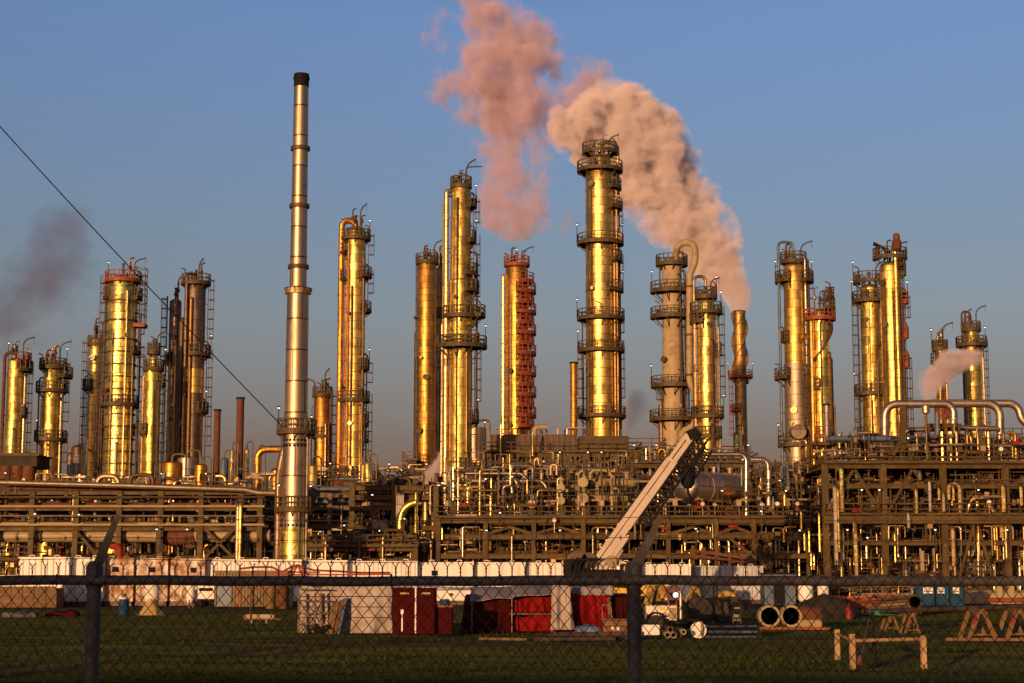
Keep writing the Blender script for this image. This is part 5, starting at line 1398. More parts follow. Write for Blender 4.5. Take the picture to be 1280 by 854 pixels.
# ================================================================= chain link fence in front of the camera
def fence():
    Y = 9.2
    zr = Z(725, Y)                                   # top rail
    mg = mat('old_galvanised_pipe', (0.115, 0.108, 0.098), 0.6, 0.15, 0.3, 6, dirt=(0.09, 0.06, 0.04), amt=0.45, bump=.2, bs=60)
    mw = mat('old_wire', (0.060, 0.052, 0.045), 0.6, 0.15, 0.3, 6, dirt=(0.12, 0.06, 0.03), amt=0.5, bump=0)
    t = thing('chain_link_fence', 'chain link fence with pipe top rail and slanted barbed wire arms crossing the foreground', 'fence', (0, Y, 0))
    x0 = X(115, 740, Y); dxp = X(793, 740, Y) - x0
    R = random.Random(3)
    for k in range(-2, 5):
        x = x0 + k * dxp
        MB().tube((x, Y + .045, 0), (x, Y + .045, zr + .03), .037, 20).build('post', mg, t)
        mb = MB().lathe([(.044, -.06), (.046, 0), (.045, .05), (.03, .075), (.001, .08)], (x, Y + .045, zr + .02), 16)
        mb.build('cap', mg, t)
        # angled arm for the barbed wire: pressed channel
        a = Vector((x + .005, Y + .045, zr + .05)); b = a + Vector((.135, -.12, .285))
        o = MB(); d = (b - a).normalized(); sx = Vector((1, 0, 0)); sx = (sx - d * sx.dot(d)).normalized(); sy = d.cross(sx)
        vs_ = []
        for p, w in ((a, .026), (a.lerp(b, .5), .021), (b, .013)):
            for i, j in ((-1, -.35), (1, -.35), (1, .55), (.72, .55), (.72, -.1), (-.72, -.1), (-.72, .55), (-1, .55)): vs_.append(p + sx * (w * i) + sy * (w * j))
        fs = [(r_*8+k2, r_*8+(k2+1) % 8, r_*8+8+(k2+1) % 8, r_*8+8+k2) for r_ in range(2) for k2 in range(8)] + [tuple(range(8))[::-1], tuple(range(16, 24))]
        o.add(vs_, fs).build('barb_arm', mg, t)
    # rail in lengths with sleeves
    xa, xb = x0 - 2 * dxp, x0 + 4 * dxp
    MB().path([(xa + (xb - xa) * k / 96, Y - .002 + .003 * math.sin(k * .9), zr - .007 * abs(math.sin(PI * k / 16)) + .002 * math.sin(k * 1.7)) for k in range(97)], .0255, 20).build('top_rail', mg, t)
    for x in (x0 - .62 * dxp, x0 + 1.42 * dxp): MB().tube((x, Y - .002, zr), (x + .16, Y - .002, zr), .0285, 20).build('sleeve', mg, t)
    # woven mesh: zigzag wires, twisted in pairs above the rail
    mb = MB(); p = .0335; yw = Y - .032; n = int((xb - xa) / p); rw = .0026
    zt = zr + .024
    for i in range(n):
        x = xa + i * p
        pts = []; k = 0; z = zt
        s = 1 if i % 2 == 0 else -1
        while z > .03:
            pts.append(Vector((x + s * p * .5 * 1.04 + R.uniform(-.0012, .0012), yw + s * .003 + R.uniform(-.002, .002), z + R.uniform(-.0015, .0015)))); s = -s; z -= .042; k += 1
        # twist tails above
        q = pts[0]
        u = 1 if i % 2 == 0 else -1
        jx, jz = R.uniform(-.004, .004), R.uniform(-.006, .006)
        tail = [q + Vector((jx, 0, jz)) + Vector((-u * .018, 0, .066)), q + Vector((-u * .008, 0, .052)), q + Vector((u * .002, u * .005, .035)), q + Vector((-u * .003, -u * .005, .016))]
        mb.path(tail + pts, rw, 4, caps=False)
    mb.build('wire_mesh', mw, t)
    # tie wires
    mt = MB()
    x = xa + .2
    while x < xb:
        mt.lathe([(.0285, -.004), (.031, 0), (.0285, .004)], (x, Y - .006, zr), 12, axis='x'); x += R.uniform(.5, .62)
    mt.build('tie_wire', mw, t)
    # three barbed strands on the arms
    for f in (.22, .60, .96):
        a = Vector((.135, -.12, .285)) * f
        z = zr + .05 + a.z; y = Y + .045 + a.y
        mb = MB(); pts = []
        for k in range(-2, 4):
            xs0 = x0 + k * dxp + a.x
            for j in range(10): u = j / 10; pts.append(Vector((xs0 + u * dxp, y, z - .022 * math.sin(PI * u))))
        mb.path(pts, .0017, 4)
        xx = xa + .1
        while xx < xb - .1:
            u = ((xx - x0 - a.x) / dxp) % 1; zz = z - .022 * math.sin(PI * u)
            for dz, dy in ((.013, .004), (-.013, .004), (.004, .012), (-.004, -.012)): mb.bar((xx - .004, y - dy, zz - dz), (xx + .004, y + dy, zz + dz), .002)
            xx += .125
        mb.build('barbed_wire', mw, t)
fence()

# ================================================================= timber rail in the grass
def timber_guard():
    p1, p2, p3 = G(1066, 836), G(1155, 834), G(1047, 824)
    t = thing('timber_guard', 'low timber guard rail of three square posts and a pole in the grass', 'barrier', (p1.x, p1.y, gz(p1.x, p1.y)))
    w = K['wood_pale']
    for p, h in ((p1, .99), (p2, .98), (p3, .95)):
        z0 = gz(p.x, p.y) - .2
        mb = MB().cbox((p.x, p.y, z0), .15, .15, h + .2, .1); mb.build('post', w, t, bevel=.012)
    a = Vector((p1.x + .07, p1.y, .78)); b = Vector((p2.x - .07, p2.y, .80))
    MB().tube(a, b, .05, 10).build('rail', w, t)
    a = Vector((p1.x, p1.y + .07, .80)); b = Vector((p3.x, p3.y - .07, .78)); MB().tube(a, b, .05, 10).build('rail', w, t)
timber_guard()
def marker_stake():
    p = G(1075, 832); t = thing('marker_stake', 'thin leaning stake and wire behind the timber guard rail', 'stake', (p.x, p.y, 0))
    q = W(1091, 745, p.y + 2); MB().tube((p.x, p.y, 0), (q.x, q.y, q.z), .012, 6).build('wire', K['galv'], t)
    MB().lathe([(.0, 0), (.10, .02), (.09, .2), (.03, .3), (.001, .3)], (p.x, p.y, 0), 10).build('anchor', K['rust'], t)
    MB().tube((p.x + .45, p.y, 0), (p.x + .40, p.y, 1.5), .045, 8).build('post', K['black'], t)
marker_stake()

# ================================================================= white tank row
tankm = mat('white_tank_paint', (0.80, 0.76, 0.72), 0.5, 0, 0.08, 0.3, dirt=(0.5, 0.36, 0.22), amt=0.12, streak=(0.60, 0.48, 0.36))
staim = mat('stained_tank_paint', (0.76, 0.70, 0.60), 0.6, 0, 0.12, 0.4, dirt=(0.26, 0.11, 0.03), amt=0.85, streak=(0.30, 0.14, 0.05))
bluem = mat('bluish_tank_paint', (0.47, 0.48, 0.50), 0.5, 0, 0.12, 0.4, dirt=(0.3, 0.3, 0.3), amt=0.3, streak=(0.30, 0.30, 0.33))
def frac_tank(label, p0, p1, yt, Y, m, ribs=.35, depth=9, hoops=3, doorx=None):
    x0, x1 = X(p0, 720, Y), X(p1, 720, Y); zt = Z(yt, Y)
    t = thing('storage_tank', label, 'tank', ((x0 + x1) / 2, Y + depth / 2, 0))
    mb = MB().box((x0, Y, .45), (x1, Y + depth, zt))
    if ribs:
        n = int((x1 - x0) / ribs)
        vs_ = []
        # trapezoid corrugation on the near side
        for i in range(n):
            a = x0 + .06 + i * (x1 - x0 - .12) / n; w = (x1 - x0 - .12) / n
            mb.add([(a, Y - .002, .55), (a + w * .2, Y - .11, .55), (a + w * .55, Y - .11, .55), (a + w * .75, Y - .002, .55), (a, Y - .002, zt - .12), (a + w * .2, Y - .11, zt - .12), (a + w * .55, Y - .11, zt - .12), (a + w * .75, Y - .002, zt - .12)],
                   [(0, 1, 5, 4), (1, 2, 6, 5), (2, 3, 7, 6), (4, 5, 6, 7), (3, 2, 1, 0)])
    mb.box((x0 - .04, Y - .15, zt - .11), (x1 + .04, Y + depth, zt + .04))
    mb.build('body', m, t)
    MB().box((x0 + .1, Y + .1, .05), (x1 - .1, Y + depth - .2, .44)).build('skid', K['steel_dark'], t)
    for i in range(hoops):
        x = x0 + (i + .5) * (x1 - x0) / hoops
        MB().path([(x - .22, Y + .2, zt), (x - .22, Y + .2, zt + .2), (x + .22, Y + .2, zt + .2), (x + .22, Y + .2, zt)], .04, 6, bend=.2).build('lifting_hoop', m, t)
    MB().tube(((x0 + x1) / 2 + .5, Y - .12, 1.0), ((x0 + x1) / 2 + .5, Y - .35, 1.0), .16, 12).build('valve', K['steel_dark'], t)
    if doorx is not None:
        x = x0 + (x1 - x0) * doorx; mb = MB().box((x - .25, Y - .22, zt - 1.2), (x + .25, Y - .12, zt - .75)); mb.build('hatch', K['black'], t)
    return t
for a in (('white tank at the start of the row, wide shallow ribs', 23, 85.6, 697, 156, tankm, .55, 9, 2),
          ('white tank standing right behind the nearest slanted fence arm', 86, 128.6, 697.5, 157, tankm, .62, 9, 2),
          ('rust stained white tank just past the slanted fence arm', 129, 166.6, 698, 158, staim, .9, 9, 2, .4),
          ('rust stained white tank, middle one of the three stained', 167, 209.6, 698.5, 158.5, staim, 1.1, 9, 2, .55),
          ('rust stained white tank, next to the long finely ribbed one', 210, 255.6, 699, 159, staim, .9, 9, 2, .7),
          ('long finely ribbed white tank reaching past the chimney foot', 256, 376.5, 700, 160, tankm, .40, 9, 4),
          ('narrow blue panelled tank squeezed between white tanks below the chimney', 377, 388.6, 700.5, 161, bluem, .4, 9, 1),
          ('short smooth white tank right after the narrow blue panelled one', 389, 433.6, 701, 161, tankm, 0, 9, 2),
          ('finely ribbed white tank behind the white tarp wrapped box', 434, 521.6, 702, 162, tankm, .40, 9, 3),
          ('smooth white tank behind the red cabinet', 522, 591.6, 703, 163, tankm, 2.2, 9, 2, .3),
          ('smooth white tank with faint ribs behind the grey tarp roof', 592, 656.6, 703.5, 164, tankm, 1.4, 9, 2),
          ('white tank nearest the dark crane winch, partly hidden', 657, 722, 704, 165, tankm, .6, 9, 2),
          ('low white tank peeking out beneath the crane boom foot', 768, 798, 703.5, 166, tankm, 1.6, 9, 1),
          ('finely ribbed white tank just past the crane, sunlit warm', 800, 863.6, 706, 168, tankm, .42, 9, 3),
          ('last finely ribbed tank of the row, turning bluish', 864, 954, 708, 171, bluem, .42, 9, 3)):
    frac_tank(*a)
def yard_cylinder(label, px, yt, d, Y):
    x = X(px, 740, Y); r = M(d, Y) / 2; zt = Z(yt, Y)
    t = thing('white_cylinder', label, 'tank', (x, Y, 0))
    MB().lathe([(r * .5, .3), (r, .7), (r, zt - r * .5), (r * .75, zt - r * .15), (r * .3, zt), (.01, zt)], (x, Y, 0), 20).build('shell', tankm, t)
    for k in range(3):
        a = k * 2.09 + .4; MB().bar((x + r*.8*math.cos(a), Y + r*.8*math.sin(a), 0), (x + r*.8*math.cos(a), Y + r*.8*math.sin(a), .9), .1).build('leg', S, t)
    MB().path([(x - r, Y - .1, .9), (x - r - .3, Y - .1, .9), (x - r - .3, Y - .1, zt - .4), (x - r + .1, Y - .1, zt - .4)], .06, 6, bend=.15).build('pipe', K['galv'], t)
yard_cylinder('plump white upright cylinder on legs beyond the pipe rings', 1007, 729, 19, 150)
yard_cylinder('slimmer white upright cylinder next to the plump one', 1029, 730, 14, 151)
yard_cylinder('white upright cylinder standing before the stained tanks', 190, 729, 18, 152)
yard_cylinder('small white upright cylinder with black patch near the olive container', 238, 731, 10, 150)

# ================================================================= crane
def crane():
    Y = 142
    c = W(745, 757, Y)
    t = thing('mobile_crane', 'cream mobile crane with raised boom, black lattice jib stowed along it', 'crane', (W(760, 757, Y).x, Y, 0))
    cm = mat('crane_cream_paint', (0.50, 0.43, 0.36), 0.4, 0, 0.08, 0.4, dirt=(0.4, 0.3, 0.2), amt=0.2)
    bm = K['black']
    def P(px, py, dy=0): q = W(px, py, Y); return Vector((q.x, Y + dy, q.z))
    # boom: three telescoping box sections seen from the side
    a, b, c_, d = P(748, 703), P(782, 659), P(826, 601), P(862, 545)
    A = (d - a).normalized(); n = Vector((-A.z, 0, A.x))
    def box_along(p, q, w, dep, m, name):
        return MB().bar(p, q, dep, w).build(name, m, t, bevel=.05)
    box_along(a - A * .6, a.lerp(d, .52), 1.0, .96, cm, 'boom_section')
    box_along(a.lerp(d, .50), a.lerp(d, .80), 1.0, .82, cm, 'boom_section')
    box_along(a.lerp(d, .78), d, .8, .68, cm, 'boom_section')
    # wide heel plate at the foot
    q = a.lerp(d, .02)
    MB().bar(q - n * .35 - A * .9, a.lerp(d, .24) - n * .3, .9, 1.1).build('boom_heel', cm, t, bevel=.08)
    for f in (.30, .52, .80):
        p = a.lerp(d, f); MB().bar(p - A * .12, p + A * .12, 1.02, 1.08 - f * .25).build('collar', cm, t)
    # head with sheaves
    h = d + A * .35
    MB().bar(d - A * .1 + n * .1, d + A * .7 - n * .35, .8, .8).build('boom_head', bm, t)
    for sgn in (.12,):
        MB().bar(a + n * sgn + Vector((0, -.56, 0)), a.lerp(d, .96) + n * sgn * .72 + Vector((0, -.44, 0)), .04, .05).build('boom_weld', K['steel'], t)
    mb = MB()
    for k in range(26):
        p = a.lerp(d, .06 + .9 * k / 26) + n * (.46 - .1 * k / 26) + Vector((0, -.3, 0)); mb.bar(p, p + n * .22, .07); mb.bar(p + n * .2, p + n * .2 + A * .42, .05)
    mb.build('hose_rack', bm, t)
    for dy in (-.3, 0, .3):
        MB().lathe([(.1, -.05), (.42, -.06), (.36, 0), (.42, .06), (.1, .05)], h - n * .65 + Vector((0, dy, 0)), 18, axis='y').build('sheave', K['steel_dark'], t)
    # stowed lattice jib along the underside
    off = -n * 1.08 - Vector((0, .35, 0))
    j0, j1 = a.lerp(d, .34) + off, d + A * .6 + off * .85
    mb = MB(); hw = .48
    cor = [(n * hw + Vector((0, hw, 0))), (n * hw - Vector((0, hw, 0))), (-n * hw - Vector((0, hw, 0))), (-n * hw + Vector((0, hw, 0)))]
    for q in cor: mb.bar(j0 + q * .5, j0.lerp(j1, .12) + q, .16); mb.bar(j0.lerp(j1, .12) + q, j1 + q * .9, .16)
    nb = 16
    for k in range(nb):
        p0, p1 = j0.lerp(j1, .06 + .94 * k / nb), j0.lerp(j1, .06 + .94 * (k + 1) / nb)
        for i in range(4): q0, q1 = cor[i], cor[(i + 1) % 4]; mb.bar(p0 + q0, p1 + q1, .10); mb.bar(p0 + q0, p0 + q1, .09)
    mb.build('lattice_jib', bm, t)
    mb = MB(); off2 = off - n * .95; j2, j3 = a.lerp(d, .80) + off2, d + off2 * .9
    for q in cor: mb.bar(j2 + q * .7, j3 + q * .7, .14)
    for k in range(10):
        p0, p1 = j2.lerp(j3, k / 10), j2.lerp(j3, (k + 1) / 10)
        for i in range(4): mb.bar(p0 + cor[i] * .7, p1 + cor[(i + 1) % 4] * .7, .09)
    mb.build('lattice_jib', bm, t)
    # hoist rope, block and hook
    hp = P(860, 552); hb = P(859.5, 584)
    MB().tube(hp, hb, .035, 6).build('hoist_rope', bm, t)
    MB().tube(hp + Vector((.35, 0, 0)), hb + Vector((.2, 0, 0)), .035, 6).build('hoist_rope', bm, t)
    o = MB().lathe([(.05, .75), (.45, .6), (.62, 0), (.55, -.8), (.3, -1.15), (.05, -1.2)], hb - Vector((0, 0, .55)), 16).build('hook_block', bm, t)
    z = hb.z - 1.75
    MB().path([(hb.x, Y, z), (hb.x, Y, z - .35), (hb.x + .25, Y, z - .75), (hb.x, Y, z - 1.05), (hb.x - .25, Y, z - .8)], .10, 8, bend=.3).build('hook', bm, o)
    # lift ram under the boom
    r0, r1 = P(762, 712), a.lerp(d, .25) - n * .7
    MB().tube(r0, r0.lerp(r1, .6), .28, 14).build('lift_cylinder', cm, t); MB().tube(r0.lerp(r1, .55), r1, .17, 12).build('lift_rod', K['silver'], t)
    # slewing body, winches, counterweight, cab
    x0, x1 = P(706, 720).x, P(778, 720).x; zt, z0 = Z(703, Y), Z(735, Y)
    mb = MB().box((x0, Y - 1.3, z0), (x1, Y + 1.3, Z(712, Y))); mb.build('slew_platform', bm, t, bevel=.1)
    MB().box((x0 - .1, Y - 1.2, Z(719, Y)), (x0 + 1.5, Y + 1.2, Z(699, Y))).build('counterweight', bm, t, bevel=.2)
    for i, (px, py, r) in enumerate(((722, 700, .62), (736, 701, .55), (763, 702, .40))):
        p = P(px, py); mb = MB().lathe([(r * 1.2, -.7), (r * 1.2, -.6), (r, -.58), (r, .58), (r * 1.2, .6), (r * 1.2, .7)], p, 20, axis='y')
        mb.build('winch', K['steel_dark'] if i < 2 else K['galv'], t)
    mb = MB(); cx = P(728, 712).x
    for k in range(6): mb.path([(cx - 1 + k * .35, Y - 1.4, Z(716, Y)), (cx - .9 + k * .35, Y - 1.5, Z(702, Y)), (cx - .3 + k * .35, Y - 1.2, Z(698, Y))], .09, 6, bend=.5)
    mb.build('hose', bm, t)
    p = P(782.5, 711); MB().lathe([(.05, 0), (.26, .01), (.30, .1), (.22, .2)], p + Vector((0, -1.55, 0)), 16, axis='y').build('round_lamp', K['yellow'], t)
    MB().box((x1 - .2, Y - 1.4, Z(735, Y)), (x1 + 1.3, Y + .2, Z(705, Y))).build('cab', bm, t, bevel=.1)
    p0, p1 = P(772, 702), P(790, 716); MB().bar(p0, p1, .4, .5).build('outrigger_beam', cm, t)
    # carrier on wheels
    xa, xb = P(690, 750).x, P(832, 750).x
    MB().box((xa, Y - 1.25, 1.1), (xb, Y + 1.25, 1.9)).build('carrier', K['yellow'], t, bevel=.06)
    for i in range(5):
        x = xa + 1.1 + i * (xb - xa - 2.2) / 4
        for y in (Y - 1.3, Y + .85):
            w = MB().lathe([(.28, 0), (.62, .02), (.70, .1), (.70, .36), (.62, .44), (.28, .45)], (x, y, .70), 24, axis='y').build('tyre', K['rubber'], t)
            MB().lathe([(.05, .03), (.3, .06), (.3, .38), (.05, .4)], (x, y, .70), 16, axis='y').build('rim', K['galv'], w)
    for x in (xa + 2.6, xb - 2.6):
        MB().bar((x, Y - 1.3, 1.5), (x, Y - 2.6, 1.5), .3).build('outrigger', K['yellow'], t)
crane()

# ================================================================= yard clutter, from the near grass back
def cloth(name, x0, x1, y0, y1, z0, z1, m, label, cat, amp=.12, seed=1, nx=44, nz=22, hang=.0, round_=.25, parent=None, fold=1.6):
    """draped sheet: front, top and sides in one wrinkled surface"""
    o = Vector((seed * 13.7, seed * 3.1, 0)); vs_ = []
    prof = []
    W_, D_, H_ = x1 - x0, y1 - y0, z1 - z0
    # walk around the four sides (u) and up then over the top (v)
    nu = nx * 2 + 24
    per = 2 * (W_ + D_)
    for j in range(nz + 7):
        for i in range(nu):
            s = per * i / nu
            if s < W_: p, nrm = Vector((x0 + s, y0, 0)), Vector((0, -1, 0))
            elif s < W_ + D_: p, nrm = Vector((x1, y0 + s - W_, 0)), Vector((1, 0, 0))
            elif s < 2 * W_ + D_: p, nrm = Vector((x1 - (s - W_ - D_), y1, 0)), Vector((0, 1, 0))
            else: p, nrm = Vector((x0, y1 - (s - 2 * W_ - D_), 0)), Vector((-1, 0, 0))
            c = Vector(((x0 + x1) / 2, (y0 + y1) / 2, 0))
            if j <= nz:
                f = j / nz; z = z0 + H_ * f
                k = amp * (.35 + .9 * (1 - f))
                d = mnoise.noise(Vector((p.x * fold, p.y * fold, z * .35)) + o) * k + mnoise.noise(Vector((p.x * fold * 2.3, p.y * fold * 2.3 , z * .9 + p.x * .8)) + o) * k * .55
                q = p + nrm * (d + (0.02 if j else .1))
                if f > 1 - round_: q = q.lerp(c, .06 * ((f - 1 + round_) / round_) ** 2)
                sag = mnoise.noise(Vector((p.x * 1.1, p.y * .8, 5)) + o) * (.10 + .35 * amp) * f
                vs_.append((q.x, q.y, max(z0, z + sag - (.0 if j else 0))))
            else:
                f = (j - nz) / 7; q = p.lerp(c, .06 + .93 * f)
                sag = mnoise.noise(Vector((q.x * 1.1, q.y * .8, 5)) + o) * (.10 + .35 * amp) + mnoise.noise(Vector((q.x * 2, q.y * 2, 9)) + o) * .05
                vs_.append((q.x, q.y, z1 + sag + .12 * f))
    n = nz + 7
    fs = [(j*nu+i, j*nu+(i+1) % nu, (j+1)*nu+(i+1) % nu, (j+1)*nu+i) for j in range(n - 1) for i in range(nu)]
    fs.append(tuple((n-1)*nu + i for i in range(nu)))
    mb = MB().add(vs_, fs, True)
    ob = mb.build(name, m, parent)
    if parent is None: tag(ob, label, cat)
    return ob

tarpw = mat('shaded_white_tarp', (0.36, 0.31, 0.28), 0.6, 0, 0.12, 0.7, dirt=(0.22, 0.17, 0.13), amt=0.3, streak=(0.25, 0.20, 0.165))  # white sheeting; base colour lowered to stand in for partial shade
tarpr = mat('red_tarp', (0.20, 0.005, 0.003), 0.7, 0, 0.25, 0.8, dirt=(0.10, 0.003, 0.002), amt=0.4, spec=.08)
tarpd = mat('dark_red_tarp', (0.045, 0.003, 0.003), 0.7, 0, 0.25, 0.8, spec=.05)
tarpg = mat('grey_tarp', (0.22, 0.205, 0.22), 0.6, 0, 0.15, 0.6, dirt=(0.14, 0.11, 0.11), amt=0.3)
tarps = mat('dark_grey_cloth', (0.085, 0.08, 0.09), 0.8, 0, 0.3, 1.2)  # darker grey cloth for the flat heap
tarpb = mat('blue_tarp', (0.07, 0.12, 0.26), 0.5, 0, 0.2, 1.2)
cabr = mat('maroon_cabinet_paint', (0.05, 0.003, 0.0025), 0.7, 0, 0.15, 0.7, dirt=(0.03, 0.003, 0.002), amt=0.3, spec=.05)

# white wrapped box with a dark stand and leaning boards in front of it
def wrapped_box():
    Y = 82
    x0, x1 = X(373, 760, Y), X(489, 760, Y)
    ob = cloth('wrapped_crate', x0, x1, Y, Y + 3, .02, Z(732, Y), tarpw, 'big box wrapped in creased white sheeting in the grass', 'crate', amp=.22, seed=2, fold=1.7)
    mb = MB()
    for z in (.72, 1.2, 1.68): mb.box((x0 + .05, Y - .24, z), (x1 - .05, Y - .22, z + .025))
    mb.build('strap', K['black'], ob)
    # steel stand
    y = Y - .7; t = thing('steel_stand', 'dark welded steel stand before the white wrapped box', 'stand', (X(395, 760, y), y, 0))
    xs = [X(p, 760, y) for p in (374, 394, 401)]
    for x in xs: MB().bar((x, y, 0), (x, y, Z(741, y)), .10).build('post', K['steel_dark'], t)
    for z in (Z(751, y), Z(767, y), Z(781, y), Z(737, y)): MB().bar((xs[0] - .1, y + .06, z), (xs[2] + .35, y + .06, z), .07).build('bar', K['steel_dark'], t)
    for a, b in ((0, 1), (1, 0)): MB().bar((xs[a], y + .1, .3), (xs[b], y + .1, Z(751, y)), .05).build('brace', K['steel_dark'], t)
    for k, (p, m) in enumerate(((415, 'wood'), (422, 'rust'), (426, 'bluegrey'))):
        b = Vector((X(p - 3, 790, y), Y - 1.0, 0)); e = Vector((X(p + 5, 750, y), Y - .38, Z(752 - k * 2, y)))
        tag(MB().bar(b, e, .34 if k == 0 else .2, .06).build('leaning_board', K[m]), ['broad brown board leaning on the white wrapped box', 'narrow rusty plate leaning on the white wrapped box', 'bluish strip leaning outermost on the white wrapped box'][k], 'board')
    R = random.Random(4)
    mb = MB()
    for i in range(14):
        x = X(385 + R.random() * 26, 785, y); mb.path([(x, y - .2, 0), (x + R.uniform(-.3, .3), y - .25, .25 + .3 * R.random()), (x + R.uniform(-.5, .5), y - .3, .05)], .03, 5, bend=.2)
    tag(mb.build('hose_tangle', K['black']), 'black hose tangle lying at the foot of the steel stand', 'hose')
wrapped_box()

def red_cabinet():
    Y = 79; x0, x1 = X(490.5, 760, Y), X(544, 760, Y); zt = Z(735, Y)
    t = thing('tool_cabinet', 'maroon double door tool cabinet beside the white wrapped box', 'cabinet', ((x0 + x1) / 2, Y + .8, 0))
    MB().box((x0, Y, .06), (x1, Y + 1.7, zt)).build('body', cabr, t, bevel=.02)
    xm = X(519.5, 760, Y)
    for a, b in ((x0 + .05, xm - .04), (xm + .04, x1 - .05)):
        d = MB().box((a, Y - .05, .16), (b, Y - .004, zt - .08)).build('door', cabr, t, bevel=.01)
        MB().box(((a + b) / 2 - .18, Y - .058, zt - .28), ((a + b) / 2 + .22, Y - .052, zt - .20)).build('name_plate', K['galv'], d)
        if a == x0 + .05:
            MB().box((b - .58, Y - .09, .18), (b - .52, Y - .052, 1.12)).build('lock_bar', K['white'], d)
            MB().box((b - .61, Y - .10, .95), (b - .49, Y - .095, 1.14)).build('padlock', K['white'], d)
    MB().box((xm - .03, Y - .06, .1), (xm + .03, Y - .004, zt)).build('edge_strip', K['white'], t)
    Yb = Y + .3; x2, x3 = x1 + .04, X(565, 760, Y)
    t = thing('tool_chest', 'low maroon chest pushed against the double door cabinet', 'chest', ((x2 + x3) / 2, Yb + .5, 0))
    z1 = Z(757, Y); MB().box((x2, Yb, .05), (x3, Yb + 1.1, z1 - .1)).build('body', cabr, t, bevel=.02); MB().box((x2 - .02, Yb - .03, z1 - .09), (x3 + .02, Yb + 1.12, z1)).build('lid', K['redsteel'], t, bevel=.015)
red_cabinet()

def tents():
    Y = 84
    cloth('covered_stack', X(582, 760, Y), X(638, 760, Y), Y, Y + 3.5, .02, Z(746, Y), tarpd, 'dark maroon sheeted stack under the grey tarp roof', 'stack', fold=2.2, amp=.30, seed=5)
    cloth('covered_stack', X(638, 760, Y), X(692, 760, Y), Y + .3, Y + 3.5, .9, Z(741, Y), tarpr, 'bright red sheeted bale raised on a dark shelf', 'stack', amp=.30, fold=2.4, seed=6)
    cloth('covered_stack', X(645, 760, Y), X(700, 760, Y), Y + .25, Y + 3.5, .02, .80, tarpr, 'bright red sheeted bale under the dark shelf', 'stack', amp=.26, fold=2.6, seed=7)
    tag(MB().box((X(636, 760, Y), Y - .1, .805), (X(698, 760, Y), Y + 3.4, .885)).build('shelf_board', K['steel_dark']), 'dark shelf board between the two bright red bales', 'shelf')
    cloth('covered_stack', X(713, 760, Y), X(762, 760, Y), Y, Y + 3.5, .02, Z(744, Y), tarpr, 'large bright red sheeted stack right of the pale hanging sheet', 'stack', amp=.42, fold=1.9, seed=8)
    cloth('covered_stack', X(764, 760, Y), X(790, 760, Y), Y + .8, Y + 3.5, .02, Z(746, Y), tarpd, 'narrow dark red stack half behind the fence post', 'stack', amp=.3, fold=2.2, seed=9)
    # grey canopy roof
    x0, x1 = X(588, 745, Y), X(692, 745, Y); vs_ = []; nx, ny = 30, 10
    for j in range(ny + 1):
        for i in range(nx + 1):
            u, v = i / nx, j / ny; x = x0 + (x1 - x0) * u; y = Y - .7 + 4.6 * v
            z = Z(747, Y) + .05 + .50 * math.sin(PI * min(1, v * 1.1)) ** .8 + (.12 * mnoise.noise(Vector((x * .9, y * .9, 2)))) + .10 * (u > .5) - .15 * (1 - u) * (1 - v)
            vs_.append((x, y, z))
    n = len(vs_); vs_ += [(a, b, c - .03) for a, b, c in vs_]
    ff = [(j*(nx+1)+i, j*(nx+1)+i+1, (j+1)*(nx+1)+i+1, (j+1)*(nx+1)+i) for j in range(ny) for i in range(nx)]
    ff += [tuple(q + n for q in f[::-1]) for f in ff]
    ff += [(i + 1, i, i + n, i + 1 + n) for i in range(nx)]
    t = thing('tarp_canopy', 'sagging grey tarp canopy over the red bales', 'canopy', ((x0 + x1) / 2, Y + 1.5, 0))
    MB().add(vs_, ff, True).build('roof_sheet', tarpg, t)
    for px in (590, 640, 690):
        MB().tube((X(px, 760, Y - .5), Y - .5, 0), (X(px, 760, Y - .5), Y - .5, Z(746, Y)), .035, 8).build('pole', K['galv'], t)
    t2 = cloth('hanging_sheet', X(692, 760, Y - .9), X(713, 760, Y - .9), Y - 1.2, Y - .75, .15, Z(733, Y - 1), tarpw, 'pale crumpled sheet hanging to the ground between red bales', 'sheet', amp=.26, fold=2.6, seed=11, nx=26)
    # second grey tarp, bunched, over the large stack
    cloth('tarp_bundle', X(716, 742, Y), X(768, 742, Y), Y + .1, Y + 3, Z(745, Y) + .02, Z(735, Y), tarpg, 'bunched grey tarp lying on the large red stack', 'tarp', amp=.25, seed=12)
tents()

